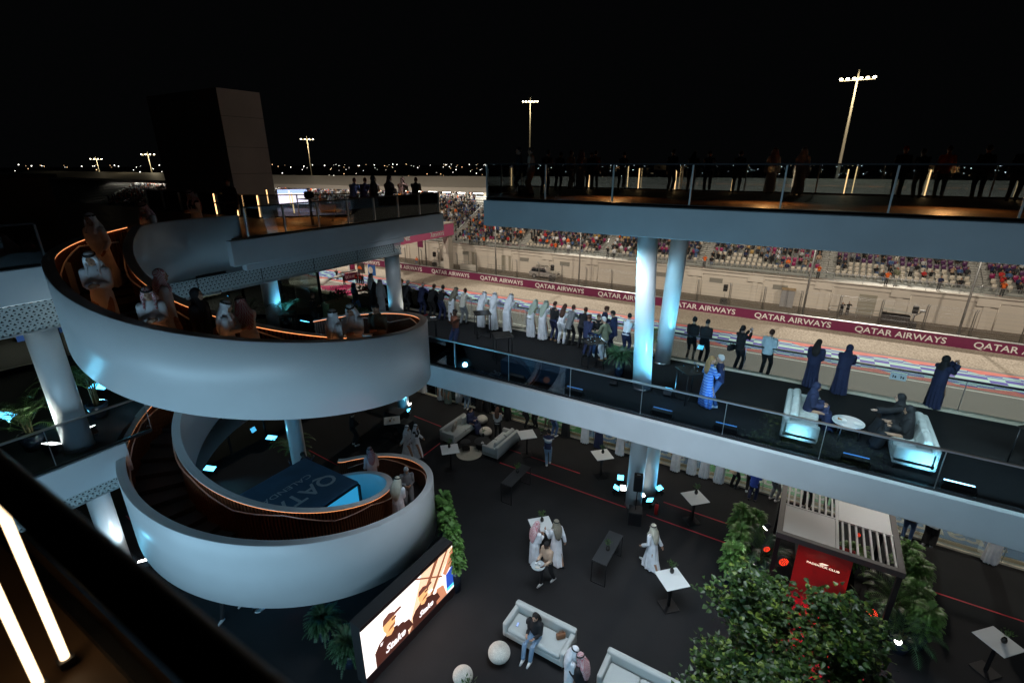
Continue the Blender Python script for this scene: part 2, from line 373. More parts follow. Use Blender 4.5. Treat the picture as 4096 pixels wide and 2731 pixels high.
for x in range(-330,60,3): t.b2((x,WY-.09,WT),(x+.04,WY-.05,WT+.94))
t.build('railing',STEEL,gs)
MB().quad((-330,WY-.07,WT),(60,WY-.07,WT),(60,WY-.07,WT+.94),(-330,WY-.07,WT+.94)).build('railing_glass',glassmat('stand_glass',(.85,.9,.9),.08),gs)
# concourse at the back and roof over it
YBK=RY0+NROW*DP; ZBK=RZ0+NROW*RI
MB().b2((-330,YBK+3,ZBK-2),(60,YBK+3.4,ZBK+1.2)).build('back_wall',mat('concourse_wall',(.12,.11,.09),.8),gs)
rf=MB()
xsr=[-330,-130,-95,-50,0,60]; zr=[8.1,8.1,8.3,8.75,9.0,9.05]
RYF=86.0
for (xa,xb,za,zb) in zip(xsr,xsr[1:],zr,zr[1:]):
    za-=.4;zb-=.4
    for y0,y1,t0 in ((RYF,YBK+6,.9),):
        rf._faces([Vector(p) for p in ((xa,y0,za-t0),(xb,y0,zb-t0),(xb,y1,zb+1.2),(xa,y1,za+1.2),(xa,y0,za),(xb,y0,zb),(xb,y1,zb+2.0),(xa,y1,za+2.0))],[(0,1,2,3),(4,7,6,5),(0,4,5,1),(1,5,6,2),(2,6,7,3),(3,7,4,0)])
rf.build('roof',mat('roof_cream',(.5,.47,.42),.6),gs)
LAMPW=mat('concourse_lamp',(1,.95,.85),.5,emit=9)
t=MB()
for i in range(66):
    x=-230+i*4.0; t.b2((x,RYF+1.0,7.0),(x+random.uniform(1.2,2.6),RYF+1.3,7.12))
t.build('strip_lamp',LAMPW,gs)
t=MB()
for i in range(30):
    x=-170+i*7.75; t.b2((x,RYF+4,0),(x+.7,RYF+4.6,7.6))
t.build('roof_column',BEIGE2,gs)
for x in (-200,-160,-120,-90,-60): 
    l=area('concourse_light',(x,RYF+3,7.0),(x,RYF-3,0),26,3,2600,(1,.95,.85))
# seats
SEATC={'magenta':(.27,.015,.1),'purple':(.09,.025,.1),'cream':(.55,.5,.42),'ochre':(.42,.27,.09)}
def seat_mesh(c):
    m=mat(c+'_seat_plastic',SEATC[c],.4); s=MB(); s.rbox((0,-.02,.30),(.46,.42,.07),.03,seg=1); s.rbox((0,.19,.52),(.46,.06,.42),.03,seg=1,rx=R(-8)); s.b2((-.06,-.1,0),(.06,.1,.27)); return s
SEATM={c:seat_mesh(c).mesh('seat_shell',MATS[c+'_seat_plastic'] if c+'_seat_plastic' in MATS else mat(c+'_seat_plastic',SEATC[c],.4),True) for c in SEATC}
def seat_colour(r,i,b):
    if r==0: return 'cream'
    h=random.Random(r*977+b*31+i//5).random()
    if b>=14:
        return ['cream','magenta' if h<.3 else 'cream','cream','purple','purple','ochre' if h<.4 else 'cream','purple','purple','purple','purple'][r%10] if h<.85 else ('cream' if h<.85 else 'magenta')
    return (('magenta' if h<.6 else 'cream') if r<3 else ('magenta' if h<.25 and r<5 else ('purple' if h<.72 else 'ochre')))
spots=[]
for b,(xa,xb) in enumerate(SEGS):
    n=20
    for r in range(NROW):
        for i in range(n):
            spots.append((b,r,i,xa+.4+i*(xb-xa-.8)/(n-1),RY0+r*DP+.55,RZ0+r*RI))
def inview(x,y,z,mg=40):
    d=Vector((x,y,z))-CAM; f=d.dot(CF)
    if f<=0: return False
    px=2048+FPX*d.dot(CR)/f; py=1365.5-FPX*d.dot(CU)/f
    if not(-mg<px<4096+mg): return False
    if px<700: return 440<px and 745<py<830
    if px<1560: return 700<py<1300 and px>1080 and py<1000
    if px<1905: return 760<py
    return py>(865+(px-1910)*.0735 -30)
vis=[s for s in spots if inview(*s[3:])]
vis.sort(key=lambda s:(Vector(s[3:])-CAM).length)
rng=random.Random(3)
occ=[]; free=[]
for s in vis:
    dens=.86 if s[3]<-45 else (.74 if s[3]<-12 else (.62 if s[3]<2 else .32))
    if s[1]==0: dens*=.35
    (occ if rng.random()<dens else free).append(s)
ORD=['front','second','third','fourth','fifth','sixth','seventh','eighth','ninth','tenth','eleventh','twelfth','thirteenth','fourteenth','fifteenth','sixteenth','seventeenth','eighteenth','nineteenth','twentieth','21st','22nd','23rd','24th']
def stname(b):
    b-=6
    return {9:'rightmost block',8:'second block from right',7:'third block from right',6:'fourth block from right',5:'fifth block from right',4:'sixth block from right',3:'seventh block from right',2:'eighth block from right',1:'ninth block from right',0:'tenth block from right'}.get(b,'far left block %d'%(7+b))
NUM='first second third fourth fifth sixth seventh eighth ninth tenth eleventh twelfth 13th 14th 15th 16th 17th 18th 19th 20th'.split()
def rname(r): return 'front row' if r==0 else ORD[r]+' row'
for j,s in enumerate(free[:300]):
    c=seat_colour(s[1],s[2],s[0])
    tag(link('stadium_seat',SEATM[c],None,s[3:],0),'empty %s seat, %s place in the %s of the %s'%(c,NUM[s[2]],rname(s[1]),stname(s[0])),'seat','stadium seats')
sm={c:[] for c in SEATC}
for s in free[300:]: sm[seat_colour(s[1],s[2],s[0])].append(s)
def mass(name,items,meshes,mats,label,cat):
    b=bmesh.new(); out=[]
    for me,x,y,z,rz in items:
        n0=len(b.verts); b.from_mesh(me); b.verts.ensure_lookup_table()
        M=Matrix.Translation((x,y,z))@Matrix.Rotation(rz,4,'Z')
        for v in b.verts[n0:]: v.co=M@v.co
    return b
bb=MB(); order=list(SEATC)
for ci,c in enumerate(order):
    for s in sm[c]:
        x,y,z=s[3:]; n0=len(bb.b.faces); bb.mi=ci
        bb.b2((x-.23,y-.2,z+.25),(x+.23,y+.2,z+.32)); bb.b2((x-.23,y+.14,z+.33),(x+.23,y+.2,z+.7))
if len(bb.b.verts): tag(bb.build('stadium_seats',[mat(c+'_seat_plastic',SEATC[c],.4) for c in order]),'rows of small empty seats far up the grandstand','seats',kind='stuff')
# ================================================================ people
def V3(*a): return Vector(a)
def ik(a,b,l1,l2,pole):
    d=b-a; L=d.length; 
    if L>l1+l2-.004: b=a+d*((l1+l2-.004)/L); d=b-a; L=d.length
    k=(l1*l1-l2*l2+L*L)/(2*L); h=math.sqrt(max(l1*l1-k*k,0)); u=d/L
    p=pole-u*pole.dot(u); p.normalize(); return a+u*k+p*h,b
POSE={
 'stand':dict(lean=3,hands=[(-.25,.08,.84),(.25,.08,.84)],feet=[(-.1,.02),(.1,-.02)],fist=.5),
 'front':dict(lean=5,hands=[(-.07,.3,1.14),(.07,.29,1.12)],feet=[(-.1,0),(.12,.03)],head=22,fist=.9),
 'rail':dict(lean=30,hands=[(-.1,.5,1.14),(.12,.48,1.14)],feet=[(-.09,-.12),(.12,-.06)],back=.16,fist=.6,head=12),
 'rail2':dict(lean=18,hands=[(-.2,.46,1.12),(.16,.5,1.12)],feet=[(-.02,-.22),(.1,.02)],back=.12,fist=.6,head=6,turn=35),
 'photo':dict(lean=2,hands=[(-.05,.42,1.5),(.06,.4,1.46)],feet=[(-.1,0),(.12,.03)],fist=.9),
 'walk':dict(lean=6,hands=[(-.26,.22,.93),(.27,-.16,.88)],feet=[(-.08,-.34),(.08,.32)],fist=.5),
 'carry':dict(lean=5,hands=[(-.14,.36,1.05),(.16,.34,1.03)],feet=[(-.07,-.26),(.08,.22)],fist=.7,head=20),
 'cup':dict(lean=4,hands=[(-.2,.34,1.2),(.28,-.1,.86)],feet=[(-.08,.34),(.08,-.32)],fist=.9),
 'reach':dict(lean=8,hands=[(-.18,.42,1.12),(.3,.1,.95)],feet=[(-.12,0),(.12,.03)],fist=.5,head=12),
 'face':dict(lean=0,hands=[(-.02,.2,1.52),(.12,.26,1.3)],feet=[(-.16,0),(.14,.12)],fist=.8),
 'sit':dict(lean=4,sit=.47,hands=[(-.1,.34,.72),(.12,.32,.72)],feet=[(-.1,.52),(.1,.56)],fist=.9,head=18),
 'sitreach':dict(lean=16,sit=.47,hands=[(-.34,.66,.86),(.06,.3,.78)],feet=[(-.1,.5),(.1,.54)],fist=.5),
 'hug':dict(lean=4,hands=[(-.26,.24,1.16),(.2,.3,1.3)],feet=[(-.1,0),(.1,.04)],fist=.4,turn=-25),
}
def skel(pose):
    p=POSE[pose]; a=R(p['lean']); J={}
    pz=p.get('sit',.93)+(.06 if 'sit' in p else 0); pel=V3(0,-p.get('back',0),pz)
    t=V3(0,math.sin(a),math.cos(a)); N=pel+t*.53; J['pel'],J['neck'],J['t']=pel,N,t
    hp=a*.45+R(p.get('head',4)); h=V3(0,math.sin(hp),math.cos(hp)); J['head']=N+t*.055+h*.11; J['hp']=hp; J['ht']=R(p.get('turn',0))
    J['sh']=[N-t*.075+V3(s*.168,0,0) for s in(-1,1)]
    J['hip']=[pel+V3(s*.09,0,-.02) for s in(-1,1)]
    J['el'],J['wr'],J['kn'],J['an']=[],[],[],[]
    for i,s in enumerate((-1,1)):
        e,w_=ik(J['sh'][i],V3(*p['hands'][i]),.29,.27,V3(s*.22,-.35,-1)); J['el'].append(e); J['wr'].append(w_)
        fx,fy=p['feet'][i]; k,an=ik(J['hip'][i],V3(fx,fy-p.get('back',0)*.2,.09),.44,.43,V3(s*.08,1,.2)); J['kn'].append(k); J['an'].append(an)
    J['fist']=p['fist']; return J
def remesh(mb,vox,name,m,wr=0,sm=3):
    me=bpy.data.meshes.new(name); bmesh.ops.recalc_face_normals(mb.b,faces=mb.b.faces[:]); mb.b.to_mesh(me); mb.b.free()
    o=bpy.data.objects.new('tmp',me); TMP.collection.objects.link(o)
    r=o.modifiers.new('r','REMESH'); r.mode='VOXEL'; r.voxel_size=vox; r.use_smooth_shade=True
    if sm: q=o.modifiers.new('s','SMOOTH'); q.iterations=sm; q.factor=.5
    out=evaluated(o); bpy.data.objects.remove(o); bpy.data.meshes.remove(me)
    out.name=name; out.materials.clear()
    if m: out.materials.append(m)
    if wr:
        NS=[v.normal.copy() for v in out.vertices]
        for v,vn in zip(out.vertices,NS):
            c=v.co; n_=noise.noise(Vector((c.x*9,c.y*9,c.z*2.2)))+.5*noise.noise(Vector((c.x*22,c.y*22,c.z*7)))
            v.co=c+vn*n_*wr
    for p in out.polygons: p.use_smooth=True
    return out
def body_mesh(pose):
    J=skel(pose); b=MB(); N,pel,t=J['neck'],J['pel'],J['t']; H=J['head']
    b.tube([pel-t*.06,pel+t*.12,pel+t*.32,N-t*.06,N],[(.13,.1),(.14,.1),(.165,.11),(.16,.1),(.06,.06)],12)
    b.tube([N-t*.04,N+t*.06,H-V3(0,0,.03)],[.06,.055,.058],10)
    Mh=Matrix.Rotation(J['ht'],4,'Z')@Matrix.Rotation(-J['hp'],4,'X')
    b.sph(H,.076,.098,.118,14,10,Mh); hv=lambda x,y,z:H+(Mh@V3(x,y,z))
    b.tube([hv(0,.085,.02),hv(0,.118,-.022),hv(0,.1,-.03)],[.012,.017,.012],6); b.sph(hv(0,.062,-.075),.05,.045,.04,8,6)
    for s in(-1,1): b.sph(hv(s*.078,-.005,-.012),.012,.022,.032,6,5)
    for i,s in enumerate((-1,1)):
        b.sph(J['sh'][i],.065,.065,.065,8,6)
        b.tube([J['sh'][i],(J['sh'][i]+J['el'][i])/2,J['el'][i],(J['el'][i]*.6+J['wr'][i]*.4),J['wr'][i]],[.058,.05,.041,.04,.028],9)
        d=(J['wr'][i]-J['el'][i]).normalized(); side=d.cross(V3(0,0,1)); side=side.normalized() if side.length>.2 else V3(1,0,0); nrm=side.cross(d).normalized()
        inn=V3(-s,0,0); curl=(inn-d*inn.dot(d)); curl=curl.normalized() if curl.length>.1 else -nrm
        wdt=d.cross(curl).normalized(); w_=J['wr'][i]; pa=w_+d*.085
        b.tube([w_,w_+d*.045,pa],[(.026,.026),(.036,.03),(.038,.026)],8)
        for f in range(4):
            o0=pa+wdt*(.027-.018*f); L=[.034,.04,.038,.028][f]; c=J['fist']
            d1=(d*(1-.45*c)+curl*.6*c).normalized(); d2=(d*(1-1.1*c)+curl*c).normalized()
            b.tube([o0-d*.012,o0+d1*L,o0+d1*L+d2*L*.8],[.0105,.0098,.0085],6)
        b.tube([w_+d*.03+wdt*.02,w_+d*.055+wdt*.045+curl*.012,w_+d*.085+wdt*.04+curl*.03],[.013,.011,.009],6)
        b.tube([J['hip'][i],(J['hip'][i]+J['kn'][i])/2,J['kn'][i],J['kn'][i]*.65+J['an'][i]*.35,J['an'][i]],[.088,.075,.055,.056,.036],9)
        f=J['an'][i]; b.tube([f+V3(0,-.04,-.04),f+V3(0,.06,-.055),f+V3(0,.15,-.065)],[.035,.036,.025],7)
    return remesh(b,.0125,'person',None,0,2)
def top_mesh(pose,kind):
    J=skel(pose); b=MB(); N,pel,t=J['neck'],J['pel'],J['t']; g={'shirt':0,'jacket':.012,'puffer':.035,'suit':.01}[kind]
    low=pel-t*{'shirt':.06,'jacket':.1,'puffer':.08,'suit':.22}[kind]
    b.tube([low,pel+t*.06,pel+t*.3,N-t*.08,N-t*.01,N+t*.03],[(.158+g,.125+g),(.148+g,.118+g),(.168+g,.125+g),(.155+g,.11+g),(.09+g,.085+g),(.062,.064)],14)
    for i,s in enumerate((-1,1)):
        b.sph(J['sh'][i],.066+g,.068+g,.064+g,9,7)
        b.tube([J['sh'][i],(J['sh'][i]+J['el'][i])/2,J['el'][i],J['el'][i]*.5+J['wr'][i]*.5,J['wr'][i]-(J['wr'][i]-J['el'][i]).normalized()*.02],[.066+g,.058+g,.05+g,.045+g,.038+g*.6],9)
    return remesh(b,.017,kind,None,.007 if kind!='puffer' else .012)
def legs_mesh(pose,kind='trousers'):
    J=skel(pose); b=MB(); pel,t=J['pel'],J['t']; w={'trousers':0,'wide':.028,'slim':-.012}[kind]
    b.tube([pel+t*.1,pel,pel-t*.07],[(.148,.115),(.158,.125),(.14,.115)],12)
    for i in range(2):
        h,k,a=J['hip'][i],J['kn'][i],J['an'][i]
        b.tube([h,(h+k)/2,k,(k+a)/2,a+V3(0,0,.0)],[.108+w*.4,.096+w*.6,.075+w,.067+w*1.3,.062+w*1.6],9)
    return remesh(b,.017,'trousers',None,.006)
def robe_mesh(pose,kind):
    J=skel(pose); b=MB(); N,pel,t=J['neck'],J['pel'],J['t']; g={'thobe':0,'abaya':.02,'dress':.0}[kind]
    seat=pose.startswith('sit'); ac=(J['an'][0]+J['an'][1])/2
    b.tube([pel-t*.05,pel+t*.1,pel+t*.32,N-t*.08,N-t*.01,N+t*.03],[(.18+g,.15+g),(.17+g,.14+g),(.178+g,.132+g),(.16+g,.115+g),(.092+g,.086+g),(.064,.066)],14)
    if seat:
        kc=(J['kn'][0]+J['kn'][1])/2
        b.tube([pel,pel*.4+kc*.6,kc+V3(0,.03,.0)],[(.18+g,.15),(.22+g,.14),(.22+g,.13)],14); b.tube([kc+V3(0,.02,.03),(kc+ac)/2,V3(ac.x,ac.y+.02,.06)],[(.2+g,.1),(.21+g,.12+g),(.24+g,.15+g)],14)
    else:
        st=abs(J['an'][0].y-J['an'][1].y)*.34+.13; sx=.215 if kind!='dress' else .28
        n=18; secs=[]
        for q in range(7):
            f=q/6; c=pel.lerp(V3(ac.x,ac.y,.07),f); secs.append((c,.185+(sx+g-.185)*f+.01*g,.15+(st+g-.15)*f**1.3))
        b.loft(secs,n)
    for i,s in enumerate((-1,1)):
        b.sph(J['sh'][i],.072+g,.07+g,.066+g,9,7); e,w_=J['el'][i],J['wr'][i]
        b.tube([J['sh'][i],(J['sh'][i]+e)/2,e,(e+w_)/2,w_],[.078+g,.072+g,.066+g,.065+g*1.5,.06+g*2],9)
    me=remesh(b,.019,kind,None,0)
    if not seat:
        base=pel.z
        NS=[v.normal.copy() for v in me.vertices]
        for v,vn in zip(me.vertices,NS):
            c=v.co
            if c.z<base+.1:
                f=min(1,(base+.1-c.z)/.8); a=math.atan2(c.y-pel.y,c.x); k_=math.sin(a*9+c.z*1.5+math.sin(c.z*4))*.5+math.sin(a*17+2+c.z*3)*.25
                v.co=c+vn*k_*.032*f*(1.3 if kind!='thobe' else 1)
    NS=[v.normal.copy() for v in me.vertices]
    for v,vn in zip(me.vertices,NS):
        c=v.co; v.co=c+vn*noise.noise(Vector((c.x*8,c.y*8,c.z*2)))*.009
    return me
def head_gear(pose,kind):
    J=skel(pose); b=MB(); H,N,t=J['head'],J['neck'],J['t']; Mh=Matrix.Rotation(J['ht'],4,'Z')@Matrix.Rotation(-J['hp'],4,'X'); hv=lambda x,y,z:H+(Mh@V3(x,y,z))
    if kind=='short': b.sph(hv(0,-.018,.02),.084,.1,.112,12,9,Mh); b.sph(hv(0,.03,.085),.06,.06,.045,8,6,Mh)
    elif kind=='bald': b.sph(hv(0,-.035,-.03),.079,.082,.06,10,7,Mh)
    elif kind in('long','pony','bun'):
        b.sph(hv(0,-.02,.02),.09,.104,.115,12,9,Mh)
        if kind=='long': b.tube([hv(0,-.05,.05),hv(0,-.09,-.06),N+t*-.02+V3(0,-.12,0),N-t*.16+V3(.01,-.15,0),N-t*.27+V3(0,-.14,0)],[(.08,.06),(.1,.055),(.13,.05),(.12,.04),(.06,.02)],10)
        if kind=='pony': b.tube([hv(0,-.09,.03),hv(0,-.14,-.03),N-t*.05+V3(0,-.13,0),N-t*.2+V3(0,-.13,0)],[.04,.04,.035,.015],8)
        if kind=='bun': b.sph(hv(0,-.09,.09),.045,.045,.042)
    elif kind=='cap': b.sph(hv(0,-.012,.045),.088,.104,.085,12,8,Mh); b.tube([hv(0,.07,.05),hv(0,.17,.03)],[(.075,.012),(.06,.008)],8)
    elif kind=='hijab':
        b.sph(hv(0,-.03,.02),.108,.112,.13,12,9,Mh); b.tube([hv(0,-.03,-.06),N+t*.02+V3(0,-.01,0),N-t*.1,N-t*.17],[(.095,.095),(.12,.115),(.185,.15),(.16,.15)],12)
    elif kind=='ghutra':
        b.sph(hv(0,-.03,.03),.104,.112,.118,12,9,Mh)
        b.tube([hv(0,-.035,.03),hv(0,-.055,-.06),N+t*.0+V3(0,-.09,0),N-t*.13+V3(0,-.13,0),N-t*.3+V3(0,-.15,0),N-t*.42+V3(.02,-.14,0)],[(.1,.09),(.125,.075),(.175,.075),(.16,.055),(.12,.035),(.04,.02)],12)
        for s in(-1,1): b.tube([hv(s*.085,0,.02),hv(s*.105,.0,-.08),J['sh'][(s+1)//2]*.55+N*.45+V3(0,.03,.04),J['sh'][(s+1)//2]*.6+N*.4+V3(0,.12,-.1)],[(.03,.05),(.03,.06),(.03,.07),(.02,.04)],8)
    return remesh(b,.014,{'short':'hair','bald':'hair','long':'hair','pony':'hair','bun':'hair','cap':'cap','hijab':'headscarf','ghutra':'headscarf'}[kind],None,.005 if kind in('hijab','ghutra','long') else .002)
def agal_mesh(pose):
    J=skel(pose); H=J['head']; Mh=Matrix.Rotation(J['ht'],4,'Z')@Matrix.Rotation(-J['hp'],4,'X'); b=MB()
    for dz in(.072,.09): b.tube([H+(Mh@V3(.094*math.cos(a),-.03+.1*math.sin(a),dz+.006*math.sin(a))) for a in[2*PI*k/18 for k in range(19)]],.011,6,cap=False)
    return b.mesh('headband',None or MATTE,True)
def face_mesh(pose):
    J=skel(pose); H=J['head']; Mh=Matrix.Rotation(J['ht'],4,'Z')@Matrix.Rotation(-J['hp'],4,'X'); b=MB()
    for s in(-1,1):
        b.sph(H+(Mh@V3(s*.03,.087,.012)),.011,.008,.006,6,5); b.tube([H+(Mh@V3(s*.015,.094,.032)),H+(Mh@V3(s*.045,.082,.034))],.005,5)
    b.tube([H+(Mh@V3(-.022,.09,-.052)),H+(Mh@V3(0,.097,-.054)),H+(Mh@V3(.022,.09,-.052))],.005,5)
    return b.mesh('face_features',mat('brow_brown',(.035,.018,.012),.7),True)
def shoe_mesh(pose):
    J=skel(pose); b=MB()
    for a in J['an']:
        b.tube([a+V3(0,-.055,-.045),a+V3(0,.0,-.04),a+V3(0,.1,-.055),a+V3(0,.185,-.068)],[(.042,.045),(.048,.05),(.048,.038),(.03,.02)],8)
    return b.mesh('shoes',None or MATTE,True)
CACHE={}
def getm(fn,*k):
    kk=(fn.__name__,)+k
    if kk not in CACHE: CACHE[kk]=fn(*k)
    return CACHE[kk]
def withmat(me,m,key):
    kk=('m',)+key+(m.name,)
    if kk not in CACHE:
        c=me.copy(); c.materials.clear(); c.materials.append(m); CACHE[kk]=c
    return CACHE[kk]
SKIN={'light':mat('skin_light',(.5,.3,.21),.55),'tan':mat('skin_tan',(.36,.2,.125),.55),'dark':mat('skin_dark',(.09,.045,.03),.5)}
def cloth(name,c,r=.85): return mat(name,c,r,noise_=.12,scale=5)
def checker(name,a,b_):
    if name in MATS: return MATS[name]
    m=bpy.data.materials.new(name); m.use_nodes=True; n=m.node_tree.nodes; l=m.node_tree.links; p=n['Principled BSDF']; p.inputs['Roughness'].default_value=.9
    tc=n.new('ShaderNodeTexCoord'); ck=n.new('ShaderNodeTexChecker'); ck.inputs['Scale'].default_value=46; ck.inputs[1].default_value=(*a,1); ck.inputs[2].default_value=(*b_,1); l.new(tc.outputs['Object'],ck.inputs[0]); l.new(ck.outputs[0],p.inputs['Base Color']); MATS[name]=m; return m
C={'white':cloth('white_cotton',(.74,.76,.8)),'cream':cloth('cream_wool',(.6,.56,.48)),'black':cloth('black_cloth',(.012,.012,.014)),'navy':cloth('navy_cloth',(.018,.026,.075)),'charcoal':cloth('charcoal_suit',(.035,.038,.045)),
 'blue':cloth('royal_blue_cloth',(.03,.07,.36)),'jeans':cloth('blue_denim',(.06,.12,.26)),'ljeans':cloth('light_denim',(.2,.31,.45)),'grey':cloth('grey_cloth',(.2,.21,.22)),'lgrey':cloth('light_grey_cloth',(.42,.43,.43)),'olive':cloth('olive_quilt',(.16,.17,.11)),
 'beige':cloth('beige_wool',(.44,.31,.22)),'brown':cloth('brown_shirt',(.19,.06,.03)),'khaki':cloth('khaki_tweed',(.13,.11,.075)),'red':cloth('red_cloth',(.5,.03,.03)),'orange':cloth('orange_vest',(.8,.16,.03)),'stripe':cloth('striped_blue_dress',(.13,.3,.75)),'paleblue':cloth('pale_blue_puffer',(.5,.66,.72)),
 'redghutra':checker('red_check_cloth',(.66,.6,.6),(.42,.06,.09)),'oliveghutra':checker('olive_cloth',(.24,.22,.17),(.17,.15,.11)),'greenghutra':checker('sage_cloth',(.42,.5,.42),(.3,.36,.3)),'ivoryghutra':cloth('ivory_cloth',(.55,.52,.42)),
 'pattern':checker('patterned_green_cloth',(.3,.4,.36),(.07,.11,.1)),'blond':cloth('blond_hair',(.33,.2,.09)),'brownhair':cloth('brown_hair',(.07,.03,.018)),'blackhair':cloth('black_hair',(.012,.01,.01)),'greyhair':cloth('grey_hair',(.5,.5,.5)),'shoe_w':cloth('white_shoe',(.7,.7,.7),.5),'shoe_b':cloth('black_shoe',(.014,.014,.014),.4),'shoe_t':cloth('tan_shoe',(.3,.18,.08),.5),'shoe_r':cloth('red_shoe',(.3,.02,.02),.6)}
def striped(name,stops,per=None):
    m=bpy.data.materials.new(name); m.use_nodes=True; n=m.node_tree.nodes; l=m.node_tree.links; p=n['Principled BSDF']; p.inputs['Roughness'].default_value=.9
    tc=n.new('ShaderNodeTexCoord'); sp=n.new('ShaderNodeSeparateXYZ'); l.new(tc.outputs['Object'],sp.inputs[0]); v=sp.outputs[2]
    if per:
        a=n.new('ShaderNodeMath'); a.operation='MULTIPLY'; a.inputs[1].default_value=per; l.new(v,a.inputs[0]); b=n.new('ShaderNodeMath'); b.operation='FRACT'; l.new(a.outputs[0],b.inputs[0]); v=b.outputs[0]
    else:
        a=n.new('ShaderNodeMath'); a.operation='MULTIPLY'; a.inputs[1].default_value=.5; l.new(v,a.inputs[0]); v=a.outputs[0]
    r=n.new('ShaderNodeValToRGB'); r.color_ramp.interpolation='CONSTANT'; e=r.color_ramp.elements
    for i,(t,c) in enumerate(stops):
        x=e[i] if i<2 else e.new(t); x.position=t; x.color=(*c,1)
    l.new(v,r.inputs[0]); l.new(r.outputs[0],p.inputs['Base Color']); return m
_nv=(.015,.02,.06)
C['sweater']=striped('striped_sweater',[(0,_nv),(.58,(.22,.3,.36)),(.615,(.7,.7,.68)),(.655,_nv)]); C['stripe']=striped('striped_blue_dress',[(0,(.1,.26,.72)),(.55,(.35,.6,.85)),(.8,(.04,.1,.45))],11)
def person(loc,face,label,pose='stand',top=None,legs=None,robe=None,head='short',headc='blackhair',skin='tan',shoes='shoe_b',agal=False,h=1.0,group=None,vest=None,legk='trousers'):
    """face: heading in degrees, 0 = looking along +Y (towards the track), positive turns left"""
    bm_=withmat(getm(body_mesh,pose),SKIN[skin],('body',pose))
    o=link('person',bm_,None,loc,R(face)); o.scale=(h,h,h); tag(o,label,'person',group)
    def ch(nm,me,m,key): return link(nm,withmat(me,m,key),o)
    if robe: ch('robe' if robe[0]!='dress' else 'dress',getm(robe_mesh,pose,robe[0]),C[robe[1]],('robe',pose,robe[0]))
    if top: ch(top[0] if top[0] in('shirt','jacket') else ('puffer_jacket' if top[0]=='puffer' else 'suit_jacket'),getm(top_mesh,pose,top[0]),C[top[1]],('top',pose,top[0]))
    if legs: ch('trousers',getm(legs_mesh,pose,legk),C[legs],('legs',pose,legk))
    if head: ch({'cap':'cap','hijab':'headscarf','ghutra':'headscarf'}.get(head,'hair'),getm(head_gear,pose,head),C[headc],('head',pose,head))
    if agal: link('headband',getm(agal_mesh,pose),o)
    link('face_features',getm(face_mesh,pose),o)
    ch('shoes',getm(shoe_mesh,pose),C[shoes],('shoes',pose))
    return o
# ---- small spectators across the track: one simple mesh each
def spectator_mesh(sit,topc,legc,hairc,arms):
    s=MB(); mats=[topc,legc,SKIN['tan'],hairc]
    if sit:
        s.mi=1; 
        for q in(-1,1): s.tube([(q*.09,0,.42),(q*.1,-.4,.44),(q*.1,-.46,.05)],[.09,.075,.05],6)
        z=.42
    else:
        s.mi=1
        for q in(-1,1): s.tube([(q*.09,0,.88),(q*.1,0,.45),(q*.1,0,.04)],[.1,.075,.055],6)
        z=.88
    s.mi=0; s.loft([((0,0,z-.02),.17,.12),((0,0,z+.28),.19,.13),((0,0,z+.5),.2,.12),((0,0,z+.57),.07,.07)],8)
    for q in(-1,1):
        e={'lap':(q*.26,-.1,z+.25),'up':(q*.27,-.2,z+.45),'down':(q*.27,.02,z+.2)}[arms]; hnd={'lap':(q*.08,-.34,z+.15),'up':(q*.06,-.3,z+.66),'down':(q*.26,-.08,z-.05)}[arms]
        s.mi=0; s.tube([(q*.2,0,z+.48),e,hnd],[.065,.055,.045],6); s.mi=2; s.sph(hnd,.045,u=6,v=4)
    s.mi=2; s.tube([(0,0,z+.5),(0,-.01,z+.62)],.055,6); s.sph((0,-.02,z+.72),.08,.095,.115,8,6)
    s.mi=3; s.sph((0,.012,z+.745),.088,.098,.108,8,6)
    return s.mesh('person',mats)
TOPS=[('black','black'),('charcoal grey','charcoal'),('navy','navy'),('dark grey','grey'),('white','white'),('red','red'),('orange','orange'),('black','black'),('olive','olive'),('light grey','lgrey'),('black','black'),('denim blue','jeans'),('beige','beige'),('navy','navy'),('charcoal','charcoal'),('black','black'),('brown','khaki'),('dark grey','grey'),('navy','navy')]
LEGS=[('jeans','jeans'),('black trousers','black'),('grey trousers','grey'),('beige trousers','cream'),('black trousers','black')]
SPM={}
def spm(k,sit,ti,li,hi):
    kk=(sit,ti,li,hi)
    if kk not in SPM: SPM[kk]=spectator_mesh(sit,C[TOPS[ti][1]],C[LEGS[li][1]],[C['blackhair'],C['brownhair'],C['blackhair'],C['red'],C['white']][hi],['lap','up','down'][(ti+li+hi)%3 if sit==0 else (0 if (ti+hi)%4 else 1)])
    return SPM[kk]
rg=random.Random(11)
HN=['black hair','brown hair','dark hair','a red cap','a white cap']
crowd=[]
for j,s in enumerate(occ):
    b,r,i,x,y,z=s; sit=0 if rg.random()<(.35 if x<-40 else .12) else 1
    ti,li,hi=rg.choice([0,0,0,1,1,2,3,4,5,6,7,7,8,9,10,11,12,13,14,15,15,16,17,18]),rg.randrange(5),rg.choice([0,0,1,2,2,3,4])
    y2=y-.05 if sit else y-.42
    me=spm(0,sit,ti,li,hi); rz=rg.uniform(-.5,.5)
    if j<150: 
        o=link('person',me,None,(x,y2,z),rz); sc_=rg.uniform(.92,1.06); o.scale=(sc_,sc_,sc_)
        tag(o,'%s spectator in %s, %s place, %s, %s'%('seated' if sit else 'standing',TOPS[ti][0],NUM[i],rname(r),stname(b)),'person','spectators in the grandstand')
    else: crowd.append((me,x,y2,z,rz))
allm=[C[t[1]] for t in TOPS]+[C[l[1]] for l in LEGS]+[SKIN['tan'],C['blackhair'],C['brownhair'],C['red'],C['white']]
